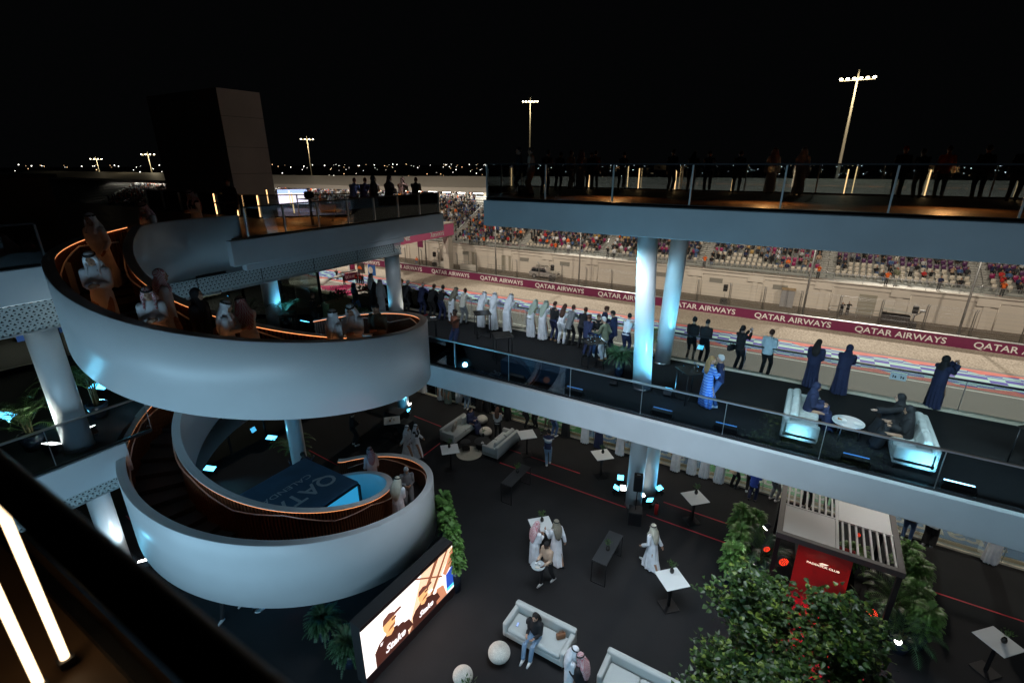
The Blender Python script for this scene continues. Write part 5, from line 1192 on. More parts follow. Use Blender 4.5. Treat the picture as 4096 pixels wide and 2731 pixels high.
def whitelamp(p,to,label,power):
    o=thing('stage_light',label,'stage light',p,0,'white stage lights'); o.rotation_euler=(Vector(to)-Vector(p)).to_track_quat('-Z','Y').to_euler()
    MB().tube([(0,0,.2),(0,0,.02)],[.06,.09],16).build('housing',MATTE,o); MB().loft([((0,0,.0),.08,.08),((0,0,.018),.08,.08)],20).build('lens',WLED,o)
    spot('stage_beam',p,to,power,(.9,.93,1),70,.8,.06)
w1=at(3020,2345,1.9); whitelamp(w1,(1.0,12.0,3.5),'white stage light shining through the leaves left of the bar',60)
w2=at(3592,2564,1.2); whitelamp(w2,(1.5,10.5,4.0),'bright white stage light right of the tree',110)
w3=at(3060,2112,2.3); whitelamp(w3,(-.8,14,.8),'white spotlight hanging at the left corner of the kiosk',30)
w4=at(3548,2268,2.35); whitelamp(w4,(3.5,14,1.0),'small white spotlight under the right corner of the kiosk',20)
# LED screen
SX=-7.95; SY0,SY1=5.85,9.45; SZ0,SZ1=.1,2.08
sc_=thing('video_screen','large tilted-looking LED video wall showing two men in dark team shirts and caps','screen',(SX,(SY0+SY1)/2,0),R(-2)); hw=(SY1-SY0)/2
MB().b2((-.36,-hw,0),(0,hw,SZ1)).build('cabinet',MATTE,sc_)
MB().b2((.0,-hw,0),(.03,hw,.30)).build('lower_bezel',mat('bezel_maroon',(.03,.012,.012),.5),sc_); MB().b2((0,-hw,SZ1-.12),(.03,hw,SZ1)).build('upper_bezel',MATS['bezel_maroon'],sc_)
def em(name,c,s): return mat(name,c,.5,emit=s)
EW=em('screen_white',(1,.9,.82),1.5); EB=em('screen_brown',(.075,.022,.015),1); ESK=em('screen_skin',(1,.5,.2),1.0); ECAP=em('screen_cap',(.16,.05,.035),1); ERED=em('screen_truss',(.7,.27,.14),.9); EBL=em('screen_blue',(.03,.09,.5),1); ETX=em('screen_text',(1,.9,.88),1.3); ERED2=em('screen_truss_dark',(.3,.1,.05),.9)
lev=[0]
def sp_(pts,m,name='picture_area'):
    lev[0]+=1; x=.004+lev[0]*.0007; MB()._faces
    b=MB(); b._faces([Vector((x,-hw+u*2*hw,.30+v*(SZ1-.42))) for u,v in pts],[tuple(range(len(pts)))]); return b.build(name,m,sc_)
def ell(cu,cv,ru,rv,n=20,a0=0,a1=2*PI): return [(cu+ru*math.cos(a0+(a1-a0)*i/n),cv+rv*math.sin(a0+(a1-a0)*i/n)) for i in range(n+(0 if a1-a0>6.2 else 1))]
sp_([(0,0),(1,0),(1,1),(0,1)],EW)
sp_([(.62,1),(.98,1),(1,.9),(.72,.3),(.5,0),(.42,0)],em('screen_peach',(1,.62,.4),1.1)); sp_([(.78,1),(.83,1),(.5,0),(.44,0)],ERED2); sp_([(.92,1),(.95,1),(.72,.3),(.68,.3)],ERED2); sp_([(.86,.55),(1,.95),(1,.62),(.9,.45)],ERED)
sp_([(.55,.98),(.565,.99),(.86,.52),(.85,.5)],ERED2); sp_([(.72,.0),(.78,.35),(.86,.3),(.9,.0)],ERED)
sp_([(.9,.12),(1,.12),(1,.55),(.9,.45)],EBL); sp_([(.9,.05),(1,.05),(1,.12),(.9,.12)],em('screen_cyan',(.1,.7,1),1.2))
def man(u,v,s,flip=False):
    g=lambda du,dv:(u+du*s,v+dv*s)
    sp_([g(-.17,-.6),g(-.17,-.12),g(-.12,.0),g(-.03,.06),g(.06,.04),g(.14,-.04),g(.18,-.3),g(.18,-.6)],EB); sp_([g(.1,-.06),g(.2,-.1),g(.24,-.32),g(.16,-.34)],EB)
    sp_([g(-.045,.0),g(-.05,.15),g(.04,.15),g(.035,.0),g(.0,-.05)],ESK); sp_([(u+(-.005+.065*math.cos(t))*s,v+(.22+.17*math.sin(t))*s) for t in [2*PI*i/18 for i in range(18)]],ESK)
    sp_([g(-.075,.27),g(-.06,.4),g(0,.44),g(.05,.38),g(.06,.3)],ECAP); sp_([g(.04,.29),g(.13,.31),g(.12,.37),g(.04,.36)],ECAP); sp_([g(.02,.22),g(.07,.22),g(.07,.27),g(.02,.27)],ECAP); sp_([g(-.03,.07),g(.05,.09),g(.06,.16),g(.0,.13)],em('screen_beard',(.3,.12,.05),1))
man(.26,.42,.95); man(.62,.36,.8)
def stext(txt,sz,u,v,shear=.3):
    lev[0]+=1; me=text_mesh(txt,sz,.001,1,.008,shear); me.materials.append(ETX); o=link('lettering',me,sc_,(.006+lev[0]*.0007,-hw+u*2*hw,.30+v*(SZ1-.42))); o.rotation_euler=(PI/2,0,PI/2)
stext('Stake',.34,.19,.1); stext('Stake',.27,.555,.12); stext('Stake',.1,.33,.42,.1); stext('Stake',.08,.68,.44,.1); stext('S/',.1,.15,.36)
area('screen_glow',(SX+.2,(SY0+SY1)/2,1.1),(SX+3,(SY0+SY1)/2,.4),3.2,1.5,30,(1,.75,.65))
# ================================================================ plants
def frond(b,base,dirv,L,droop,leafl,n=16,w_=.014,rr=random):
    "one arching frond with leaflets on both sides"
    p=Vector(base); d=Vector(dirv).normalized(); st=L/n; side0=d.cross(Vector((0,0,1))).normalized()
    pts=[p.copy()]
    for i in range(n):
        d=(d+Vector((0,0,-droop*(.3+i/n)))).normalized(); p=p+d*st; pts.append(p.copy())
        if i>1:
            ll=leafl*math.sin(PI*(.12+.86*i/n))**.7
            for s in(-1,1):
                a=(d*.75+side0*s*.8+Vector((0,0,-.12+rr.uniform(-.1,.1)))).normalized(); q=p+a*ll; wv=d*w_
                b._faces([p-wv*.6,p+wv,q],[(0,1,2)]); 
    b.tube(pts,[.007]*len(pts),4,cap=False)
def palm(p,label,h=1.6,n=16,L=1.1,seed=1,pot=True,m=None,group='potted palms'):
    rr=random.Random(seed); r=thing('potted_palm',label,'palm',p,0,group); m=m or LEAFD
    if pot: MB().loft([((0,0,0),.2,.2),((0,0,.45),.28,.28),((0,0,.45),.25,.25),((0,0,.42),.2,.2)],24).build('pot',mat('glossy_dark_pot',(.02,.03,.05),.2),r)
    t=MB(); 
    for i in range(4): a=i*1.6; t.tube([(.05*math.cos(a),.05*math.sin(a),.4),(.1*math.cos(a),.1*math.sin(a),h*.6)],[.03,.015],6)
    t.build('stems',mat('palm_stem',(.09,.08,.03),.7),r)
    b=MB()
    for i in range(n):
        a=i*2.4+rr.uniform(-.3,.3); el=rr.uniform(.5,1.5); frond(b,(.04*math.cos(a),.04*math.sin(a),h*rr.uniform(.35,.62)),(math.cos(a),math.sin(a),el*1.6),L*rr.uniform(.75,1.15),.13,.26,20,.016,rr)
    b.build('fronds',m,r); return r
def fern(p,label,r_=.4,seed=1,n=70,potr=.16,poth=.35,m=None,group='fern bushes',sc=1,colh=.12):
    rr=random.Random(seed); r=thing('fern_bush',label,'fern',p,rr.random()*3,group)
    MB().loft([((0,0,0),potr*.8,potr*.8),((0,0,poth),potr,potr)],16).build('pot',mat('glossy_dark_pot',(.02,.03,.05),.2),r)
    b=MB()
    for i in range(n):
        a=rr.uniform(0,2*PI); el=rr.uniform(.1,2.2); zz=poth+colh*rr.random(); frond(b,(.06*math.cos(a),.06*math.sin(a),zz),(math.cos(a),math.sin(a),el),r_*rr.uniform(.7,1.2)*(1.05-.3*(zz-poth)/max(colh,.3)),.2,.085,11,.026,rr)
    b.build('fronds',m or LEAFB,r); r.scale=(sc,)*3; return r
HEDGE=mat('fern_green',(.10,.23,.045),.5,noise_=.45,scale=7)
proto=None
def hedge(x,y,z,label,seed,sc=1,h0=.45,r_=.42):
    return fern((x,y,z),label,r_*.8,seed,190,.18,h0,HEDGE,'tall fern bushes',sc,.75)
HL=[(2960,2100,'left of the kiosk, farthest from the bar'),(3012,2130,'left of the kiosk, beside the spotlight'),(2950,2190,'left of the kiosk, third in the row'),(2925,2265,'left of the kiosk, nearest the tree'),(3660,2330,'right of the kiosk, behind its corner post'),(3620,2260,'right of the kiosk under its roof edge'),(3650,2430,'right of the kiosk beside the palm'),(3690,2520,'right of the kiosk, nearest the bright lamp')]
for i,(px,py,l) in enumerate(HL):
    p=at(px,py,.6); hedge(p.x,p.y,0,'tall fern bush '+l,30+i,1.15)
for i,(px,py,l) in enumerate([(1790,2050,'farthest, above the video screen'),(1806,2120,'second behind the video screen'),(1826,2190,'third behind the video screen'),(1834,2260,'beside the right edge of the video screen')]):
    p=at(px-14,py,1.0); hedge(p.x,p.y,0,'tall fern bush '+l,50+i,1.1,.85,.36)
for i,(px,py,l) in enumerate([(1290,2465,'dark fern bush left of the video screen, left one'),(1390,2560,'dark fern bush left of the video screen, right one'),(3280,2150,'fern bush seen through the kiosk roof slats, left'),(3420,2200,'fern bush seen through the kiosk roof slats, right')]):
    p=at(px,py,.9); fern((p.x,p.y,0),l,.55,70+i,170,.2,.5,LEAFD if i<2 else HEDGE,'tall fern bushes',1.0,.4)
p=at(2475,1510,L1); fern((p.x,p.y,L1),'potted fern in tall dark pot left of the glossy balcony column',.55,81,110,.19,.72,LEAFD,'potted ferns'); p=at(2640,1405,L1); fern((-4.75,17.9,L1),'potted fern in brown pot half hidden behind the balcony column',.45,82,90,.16,.9,LEAFB,'potted ferns')
palm((-17.5,4.9,L1),'palm with cyan-lit fronds behind the thick left column, upper one',2.2,22,1.45,2,m=LEAFB); palm((-16.9,3.2,L1),'palm with yellow-lit fronds left of the thick left column',1.5,20,1.4,3,m=LEAFB)
palm((-18.35,11.3,0),'potted palm beside the white column behind the blue tent',2.0,20,1.0,4,m=LEAFB); palm((-21.3,12.2,L1),'dim palm behind the glass left of the middle column',1.6,14,1.1,5); palm((-20.2,13.2,L1),'dim palm right of the middle column by the glazing',1.5,14,1.1,6)
palm((3.95,15.3,0),'palm with long fronds right of the red bar, above the hedge',1.5,20,1.15,7,m=LEAFB); palm((.35,15.4,0),'palm with red-lit fronds left of the red bar',1.7,16,1.0,8,m=LEAFD); palm((4.1,14.4,0),'palm near the lower right post of the kiosk',1.1,16,1.0,9,m=LEAFD); palm((6.0,14.6,L1),'palm on the balcony seen dimly through the right railing glass',1.3,12,.9,10)
# broad-leaf planters on the balcony
def broad(p,label,n,sx,sy,h0,seed,box=None,boxm=None,lil=False):
    rr=random.Random(seed); r=thing('planter',label,'planter',p,0,'broad-leaved planters')
    if box: MB().rbox((0,0,box[2]/2),box,.01,seg=1).build('planter_box',boxm,r)
    b=MB()
    for i in range(n):
        o=Vector((rr.uniform(-sx,sx),rr.uniform(-sy,sy),h0+rr.uniform(0,.25))); a=rr.uniform(0,2*PI); d=Vector((math.cos(a),math.sin(a),rr.uniform(.2,1.6))).normalized(); L=rr.uniform(.14,.26); s_=d.cross(Vector((0,0,1))).normalized()*L*.2; t=o+d*rr.uniform(.05,.2)
        b._faces([t,t+d*L*.35+s_,t+d*L*.75+s_*.8,t+d*L+Vector((0,0,-.03)),t+d*L*.75-s_*.8,t+d*L*.35-s_],[(0,1,2,3),(0,3,4,5)])
    b.build('leaves',LEAFD,r)
    if lil:
        b=MB()
        for i in range(9): o=Vector((rr.uniform(-sx,sx),rr.uniform(-sy,sy),h0+.35)); b.tube([o,o+Vector((0,0,.28))],.006,4); b._faces([o+Vector((-.03,0,.26)),o+Vector((.03,0,.28)),o+Vector((0,0,.42))],[(0,1,2)])
        b.build('flowers',mat('lily_white',(.7,.7,.65),.5),r)
    return r
WOVEN=mat('woven_tan',(.3,.2,.09),.6,noise_=.4,scale=30,bump=1)
broad((-19.85,15.85,L1),'woven tan planter box with glossy leaves and white lilies',190,.2,.6,.75,91,(.5,1.35,.78),WOVEN,True)
p=at(1475,1215,L1); broad((p.x,p.y,L1),'dark planter with upright glossy leaves near the front railing',170,.45,.25,.55,92,(1.1,.6,.5),MATTE); p=at(1440,1300,L1); broad((p.x,p.y,L1),'low dark planter with glossy leaves beside the white column',200,.5,.4,.35,93,(1.3,.9,.35),mat('planter_blue',(.03,.06,.09),.5))
# the large tree at lower right
def tree(p,label):
    rr=random.Random(5); r=thing('tree',label,'tree',p,0); r.scale=(1.15,1.1,.95); BR=mat('bark',(.06,.045,.03),.9,noise_=.3,scale=6); t=MB(); tips=[]
    t.tube([(0,0,0),(.05,0,1.2),(-.05,.05,2.2),(0,0,2.9)],[.13,.1,.085,.07],9)
    def br(o,d,L,rd,lv):
        pts=[o]; 
        for k in range(4):
            d=(d+Vector((rr.uniform(-.25,.25),rr.uniform(-.25,.25),rr.uniform(-.12,.2)))).normalized(); pts.append(pts[-1]+d*L/4)
        t.tube(pts,[rd,rd*.85,rd*.7,rd*.55,rd*.4],6,cap=False)
        if lv>=2: tips.extend(pts[1:])
        else: tips.append(pts[-1])
        if lv<3:
            for k in range(3 if lv else 4): br(pts[rr.randrange(2,5)],(d+Vector((rr.uniform(-1,1),rr.uniform(-1,1),rr.uniform(-.45,.8)))).normalized(),L*.64,rd*.5,lv+1)
    for k in range(10):
        a=k*2.4; br(Vector((0,0,2.0+.12*k)),Vector((math.cos(a),math.sin(a),.4 if k<6 else .9)).normalized(),1.15,.045,0)
    t.build('trunk',BR,r)
    b=MB(); b2=MB()
    for q in tips:
        if q.z<1.8 or rr.random()<.3: continue
        for k in range(11):
            o=q+Vector((rr.gauss(0,.12),rr.gauss(0,.12),rr.gauss(0,.1))); d=Vector((rr.uniform(-1,1),rr.uniform(-1,1),rr.uniform(-.9,.4))).normalized(); s_=d.cross(Vector((rr.uniform(-1,1),rr.uniform(-1,1),1))).normalized(); L=rr.uniform(.06,.115); up=d.cross(s_)*L*.15
            (b if rr.random()<.8 else b2)._faces([o,o+d*L*.15+s_*L*.48+up,o+d*L*.6+s_*L*.4+up,o+d*L*1.15,o+d*L*.6-s_*L*.4+up,o+d*L*.15-s_*L*.48+up],[(0,1,2,3),(0,3,4,5)])
    b.build('crown',LEAFT,r); b2.build('crown_highlights',mat('leaf_yellowgreen',(.14,.2,.03),.4),r); return r
tree((1.1,9.3,0),'large leafy tree in the lower right corner in front of the red bar')
# ================================================================ people on the middle balcony
RG='guests leaning on the front railing'
def pp(px,py,z,face,label,**k):
    p=at(px,py,z); x,y=p.x,p.y
    if k.pop('rail',False): y=18.0
    return person((x,y,z),face,label,**k)
W=('thobe','white')
pp(1515,1215,L1,0,'woman in white blouse and black trousers at the railing left of the column',pose='front',top=('shirt','white'),legs='black',head='pony',headc='brownhair',skin='light',rail=True)
pp(1495,1235,L1,0,'man in white headscarf with dark cloak behind the leafy planter',pose='stand',robe=('abaya','charcoal'),head='ghutra',headc='white',agal=True)
pp(1530,1255,L1,10,'man in white robe half hidden behind the column with planters',robe=W,head='ghutra',headc='white',agal=True)
pp(1611,1228,L1,0,'man in white robe and red checked headscarf at the railing right of the column',pose='stand',robe=W,head='ghutra',headc='redghutra',rail=True,group=RG,h=1.03)
pp(1650,1230,L1,0,'blonde woman in black top and white trousers leaning on the railing',pose='rail',top=('shirt','black'),legs='cream',head='long',headc='blond',skin='light',shoes='shoe_t',rail=True,group=RG)
pp(1672,1235,L1,0,'white-haired man in dark suit leaning on the railing',pose='rail',top=('suit','charcoal'),legs='charcoal',head='short',headc='greyhair',skin='light',rail=True,group=RG)
pp(1724,1251,L1,-8,'bald man in dark blue suit and red shoes leaning on the railing',pose='rail2',top=('suit','navy'),legs='navy',head='bald',headc='greyhair',skin='light',shoes='shoe_r',rail=True,group=RG)
pp(1764,1258,L1,0,'man in black hoodie bending over the railing',pose='rail',top=('jacket','black'),legs='black',headc='brownhair',rail=True,group=RG)
pp(1811,1262,L1,-10,'man in black top and dark jeans leaning on the railing',pose='rail2',top=('shirt','black'),legs='navy',rail=True,group=RG)
pp(1852,1272,L1,-15,'man in olive patterned scarf over white robe at the railing',pose='rail',robe=W,top=('jacket','khaki'),head='ghutra',headc='oliveghutra',agal=True,rail=True,group=RG)
pp(1888,1282,L1,-15,'man in cream sweater and grey trousers with hair bun at the railing',pose='rail2',top=('jacket','cream'),legs='grey',head='bun',headc='brownhair',skin='light',rail=True,group=RG)
pp(1968,1291,L1,-5,'man in white robe and white headscarf, leftmost of the three robed men',pose='rail',robe=W,head='ghutra',headc='white',agal=True,rail=True,group=RG)
pp(2010,1301,L1,5,'man in white robe with black shoes, middle of the three robed men',pose='rail2',robe=W,head='ghutra',headc='white',agal=True,rail=True,group=RG)
pp(2062,1315,L1,-5,'man in long white robe, rightmost of the three robed men',pose='rail',robe=W,head='ghutra',headc='white',agal=True,rail=True,group=RG,h=1.05)
pp(2158,1331,L1,-12,'man in olive vest over white robe with sage headscarf',pose='rail',robe=W,top=('jacket','olive'),head='ghutra',headc='greenghutra',rail=True,group=RG)
pp(2205,1338,L1,-18,'man in pale blue-lit white robe and sage headscarf with black tassel',pose='rail2',robe=W,head='ghutra',headc='greenghutra',agal=True,rail=True,group=RG)
pp(2243,1342,L1,-12,'young man in black sweater and navy trousers at the railing',pose='front',top=('shirt','black'),legs='navy',head='short',headc='brownhair',skin='light',shoes='shoe_t',rail=True,group=RG)
pp(2272,1354,L1,0,'woman with long auburn hair in white overalls at the railing',pose='rail',top=('shirt','white'),legs='white',head='long',headc='brownhair',skin='light',shoes='shoe_w',rail=True,group=RG)
pp(2308,1359,L1,-20,'man in grey blazer and dark trousers at the railing',pose='rail2',top=('suit','grey'),legs='black',headc='brownhair',skin='light',rail=True,group=RG)
pp(2356,1366,L1,0,'man in black leather jacket leaning on the railing',pose='rail',top=('jacket','black'),legs='black',headc='brownhair',rail=True,group=RG)
pp(2408,1384,L1,-60,'man in dark suit and glasses behind the chatting group',pose='front',top=('suit','navy'),legs='jeans',headc='brownhair',skin='light')
pp(2385,1420,L1,-150,'man in black polo and blue jeans facing the camera in the group',pose='front',top=('shirt','black'),legs='jeans',headc='brownhair',skin='light',shoes='shoe_w')
pp(2415,1441,L1,75,'bearded man in green quilted jacket and white trousers reaching forward',pose='reach',top=('jacket','olive'),legs='white',headc='greyhair',skin='light',shoes='shoe_t')
pp(2450,1409,L1,85,'man in dark suit and white shirt at the right of the group',pose='front',top=('suit','navy'),legs='navy',headc='blackhair')
pp(2342,1428,L1,-20,'man in dark padded vest with pale sleeves seen from behind at the glasses table',pose='reach',top=('jacket','navy'),legs='navy',headc='brownhair')
pp(2520,1403,L1,-5,'man in white shirt and dark trousers left of the glossy column',pose='rail2',top=('shirt','white'),legs='navy',headc='blackhair',shoes='shoe_w',skin='light',rail=True)
pp(2755,1441,L1,-10,'woman in black suit with hair bun and white shoes right of the twin columns',pose='front',top=('suit','black'),legs='black',head='bun',headc='blackhair',shoes='shoe_w',legk='slim',skin='light')
pp(2805,1453,L1,-14,'woman in black with sleek black hair beside the bun-haired woman',pose='front',top=('jacket','black'),legs='black',head='short',headc='blackhair',shoes='shoe_w',skin='light')
pp(2944,1482,L1,-35,'woman in black tracksuit filming the track, bag on shoulder',pose='photo',top=('jacket','black'),legs='black',head='pony',headc='blackhair',skin='light',shoes='shoe_r')
pp(3052,1503,L1,-20,'woman in pale blue puffer jacket and black trousers',pose='front',top=('puffer','paleblue'),legs='black',head='bun',headc='brownhair',skin='light',shoes='shoe_w')
pp(3233,1552,L1,-15,'woman in navy robe with long loose black hair',pose='front',robe=('abaya','navy'),head='long',headc='blackhair')
pp(3352,1573,L1,-12,'woman in navy robe and dark headscarf leaning on the railing',pose='rail',robe=('abaya','navy'),head='hijab',headc='navy')
pp(3722,1633,L1,-50,'woman in black robe and headscarf raising a phone, rightmost on the balcony',pose='photo',robe=('abaya','navy'),head='hijab',headc='black')
p=at(2816,1628,L1); person((p.x,p.y,L1),-45,'blonde woman in striped blue dress embracing a man by the glass railing',pose='hug',robe=('dress','stripe'),head='long',headc='blond',skin='light',shoes='shoe_w',h=.98); person((p.x+.3,p.y+.22,L1),100,'man in navy striped jacket embracing the woman in blue dress',pose='hug',top=('jacket','navy'),legs='jeans',headc='greyhair',skin='light',shoes='shoe_w')
person((.75,15.35,L1),-90,'woman in dark navy robe seated on the left balcony sofa',pose='sit',robe=('abaya','navy'),head='hijab',headc='navy')
person((2.95,15.75,L1),90,'woman in black robe reaching over the round balcony table',pose='sitreach',robe=('abaya','black'),head='hijab',headc='black',skin='light')
person((2.95,14.95,L1),90,'woman in black robe with maroon scarf seated nearest on the right sofa',pose='sit',robe=('abaya','black'),head='hijab',headc='black')
p=at(1826,1401,L1); person((p.x,p.y,L1),165,'man in rust shirt and dark trousers holding his hands to his face',pose='face',top=('shirt','brown'),legs='navy',skin='dark',shoes='shoe_w')
pp(1432,1270,L1,170,'woman in patterned headscarf, black jacket and jeans walking between the planters',pose='walk',top=('jacket','black'),legs='jeans',head='hijab',headc='jeans',skin='dark')
pp(1262,1318,L1,-60,'bearded man in black shirt dining at the bar table by the shopfront',pose='front',top=('shirt','black'),legs='black',headc='brownhair')
def held_phone(x,y,z,rz,label): phone((x,y,z),rz,label,rx=R(80))
q=at(2944,1482,L1); held_phone(q.x+.27,q.y+.36,L1+1.5,R(-35),'phone held up by the woman in black tracksuit'); q=at(3722,1633,L1); held_phone(q.x+.34,q.y+.3,L1+1.5,R(-50),'phone held up by the rightmost robed woman')
q=at(2944,1482,L1); bagm((q.x-.28,q.y-.05,L1+.75),R(60),C['black'],'black shoulder bag of the woman filming the track',1.1)
# ================================================================ lower hall
LG='guests along the lower balcony edge'
pp(1694,1573,0,0,'man in white robe by the big stair band edge, leftmost of the lower row',robe=W,head='ghutra',headc='white',agal=True,group=LG)
pp(1764,1601,0,-160,'man in white robe with red scarf facing the hall in the lower row',pose='front',robe=W,head='ghutra',headc='redghutra',agal=True,group=LG)
pp(1794,1614,0,180,'woman in green patterned dress holding a bag in the lower row',pose='front',robe=('abaya','pattern'),head='hijab',headc='greenghutra',group=LG)
pp(1838,1612,0,-150,'person in red shirt and white trousers looking down in the lower row',pose='front',top=('shirt','red'),legs='white',shoes='shoe_b',legk='wide',group=LG,h=.95)
pp(1865,1636,0,10,'person in grey jacket and light jeans seen from behind in the lower row',top=('jacket','grey'),legs='ljeans',shoes='shoe_w',headc='brownhair',skin='light',group=LG)
pp(1918,1647,0,5,'woman in black robe, first of the four together in the lower row',robe=('abaya','black'),head='hijab',headc='black',group=LG)
pp(1950,1649,0,-5,'woman in black robe, second of the four together in the lower row',robe=('abaya','black'),head='hijab',headc='black',group=LG)
pp(1994,1681,0,5,'woman in black robe, third of the four, behind the standing white-bloused woman',robe=('abaya','black'),head='hijab',headc='black',group=LG)
pp(2030,1678,0,-10,'woman in black robe with small bag, last of the lower row four',robe=('abaya','black'),head='hijab',headc='black',group=LG)
pp(2100,1708,0,-80,'man in black suit standing sideways above the left lounge in the lower row',pose='front',top=('suit','black'),legs='black',skin='light',group=LG)
pp(2143,1706,0,170,'man in black suit, white shirt and tie facing the hall',pose='stand',top=('suit','black'),legs='black',skin='light',group=LG)
tie=at(2143,1706,0)
pp(2187,1711,0,10,'woman in black knee-length coat with bare legs in the lower row',top=('suit','black'),head='long',headc='blackhair',skin='light',group=LG)
pp(2221,1740,0,-20,'person in navy top and blue jeans leaning at the lower railing',pose='rail',top=('jacket','navy'),legs='jeans',headc='brownhair',skin='light',group=LG,shoes='shoe_w')
pp(2262,1747,0,0,'woman in flared black robe left of the white-skirted woman',robe=('abaya','black'),head='long',headc='blackhair',group=LG)
pp(2338,1773,0,0,'woman in black top and white skirt in the lower row',robe=W,top=('shirt','black'),head='long',headc='brownhair',shoes='shoe_b',group=LG)
pp(2393,1791,0,0,'woman in straight dark navy robe in the lower row',robe=('abaya','navy'),head='hijab',headc='navy',group=LG)
pp(2478,1821,0,-15,'man in white robe just left of the lower column pair',robe=W,head='ghutra',headc='white',agal=True,group=LG,h=1.03)
pp(2698,1885,0,-5,'man in white robe with red scarf tail, first right of the lower column pair',robe=W,head='ghutra',headc='redghutra',agal=True,group=LG)
pp(2762,1898,0,0,'man in white robe with crossed scarf, second right of the lower column pair',robe=W,head='ghutra',headc='redghutra',agal=True,group=LG)
pp(2812,1912,0,5,'man in wide white robe with black tassel, third right of the column pair',robe=W,head='ghutra',headc='white',agal=True,group=LG)
pp(2871,1933,0,0,'man in white robe with black tassel, fourth right of the column pair',robe=W,head='ghutra',headc='white',agal=True,group=LG)
pp(2940,1946,0,-40,'person in beige coat and black jeans leaning at the lower railing',pose='rail',top=('suit','beige'),legs='black',skin='light',headc='brownhair',group=LG)
pp(3004,2002,0,-10,'man in royal blue blazer and navy trousers above the kiosk hedge',pose='front',top=('suit','blue'),legs='navy',shoes='shoe_b',skin='light',headc='brownhair',group=LG)
pp(2995,1970,0,0,'person in dark trousers partly behind the royal blue blazer',top=('jacket','grey'),legs='black',shoes='shoe_w',group=LG)
pp(3100,1996,0,-40,'person in black top and grey jeans behind the kiosk post',pose='rail',top=('jacket','black'),legs='grey',shoes='shoe_w',group=LG)
pp(3622,2151,0,-15,'person in black top, white hem and blue jeans right of the kiosk',pose='rail',top=('jacket','black'),legs='jeans',shoes='shoe_w',group=LG)
pp(3710,2176,0,-20,'person in grey top and black trousers right of the kiosk',pose='rail',top=('jacket','lgrey'),legs='black',shoes='shoe_w',legk='wide',group=LG)
pp(3954,2253,0,0,'man in pale robe at far right of the lower balcony edge',robe=W,head='ghutra',headc='white',shoes='shoe_w',group=LG,h=1.03)
pp(3222,2030,0,-5,'person in spotted black top seen through the kiosk roof slats',top=('shirt','black'),legs='black',shoes='shoe_w',group=LG)
pp(3310,2040,0,0,'person in black seen through the right slats of the kiosk roof',top=('shirt','black'),legs='black',group=LG)
pp(2191,1851,0,20,'boy in navy, white and grey striped sweater and jeans leaning on a high table',pose='rail2',top=('jacket','sweater'),legs='ljeans',shoes='shoe_w',headc='blackhair')
pp(1418,1781,0,-20,'man in black jacket and trousers with white sneakers at the cup-laden table',pose='front',top=('jacket','black'),legs='black',shoes='shoe_w',headc='brownhair',skin='light',h=1.04)
pp(1634,1832,0,-80,'man in white robe and black vest walking past the stair curl',pose='walk',robe=W,top=('shirt','black'),head='ghutra',headc='white',agal=True)
pp(1668,1828,0,-80,'man in white robe with dark cloak walking beside the vested man',pose='walk',robe=W,top=('jacket','black'),head='ghutra',headc='white',agal=True)
person((-16.6,10.6,0),-60,'man in dark hoodie raising one hand beside the blue tent',pose='photo',top=('jacket','navy'),legs='black',skin='dark')
person((-13.45,18.05,0),-90,'woman with long dark hair in navy robe seated on the left lounge sofa',pose='sit',robe=('abaya','navy'),head='long',headc='blackhair',skin='light')
pp(1990,1755,0,20,'woman with long brown hair in white patterned blouse by the right lounge sofa',pose='front',top=('shirt','lgrey'),legs='black',head='long',headc='brownhair',skin='light')
pp(2137,2262,0,-20,'man in white robe and red checked headscarf at the high table, nearer one',pose='front',robe=W,head='ghutra',headc='redghutra',h=1.03)
pp(2222,2250,0,60,'man in white robe and olive headscarf raising a hand at the high table',pose='cup',robe=W,head='ghutra',headc='oliveghutra',agal=True,h=1.02)
q=at(2189,2330,0); person((q.x,q.y,0),165,'waiter in beige sweater and dark trousers carrying a round tray',pose='carry',top=('jacket','beige'),legs='black',shoes='shoe_w',skin='dark',headc='blackhair')
fx,fy=math.sin(R(-165)),math.cos(R(165))
tr=thing('serving_tray','round pale serving tray with cups held by the waiter','tray',(q.x-math.sin(R(165))*.46,q.y+math.cos(R(165))*.46,1.02)); MB().loft([((0,0,0),.2,.2),((0,0,.012),.22,.22),((0,0,.03),.225,.225),((0,0,.014),.21,.21)],28).build('dish',mat('tray_grey',(.4,.45,.48),.3),tr)
t=MB(); t.loft([((.03,.03,.016),.03,.03),((.03,.03,.09),.038,.038)],12); t.loft([((-.08,0,.016),.03,.03),((-.08,0,.09),.036,.036)],12); t.build('cups',TOPW,tr); MB().rbox((.02,-.09,.03),(.14,.08,.03),.01,.4).build('napkin',C['cream'],tr)
pp(2600,2270,0,70,'man in white robe and ivory headscarf walking with a cup in hand',pose='walk',robe=W,head='ghutra',headc='ivoryghutra',agal=True,shoes='shoe_w',h=1.02)
person((-4.75,9.15,0),180,'woman with long black hair, black jacket and light jeans seated on the bottom sofa',pose='sit',top=('jacket','black'),legs='ljeans',head='long',headc='blackhair',skin='light',shoes='shoe_w')
q=at(2285,2605,1.62); person((q.x,q.y,0),-60,'man in white robe and white headscarf with black bag at the bottom edge',pose='front',robe=W,head='ghutra',headc='white',agal=True,h=1.02)
q=at(2335,2640,1.6); person((q.x,q.y,0),80,'man in black cloak and red checked headscarf at the bottom edge',pose='front',robe=('abaya','black'),head='ghutra',headc='redghutra',agal=True)
person((3.05,12.3,0),150,'person in navy jacket with white shoulder bag under the tree at lower right',pose='rail',top=('jacket','navy'),legs='cream',skin='light',headc='greyhair')
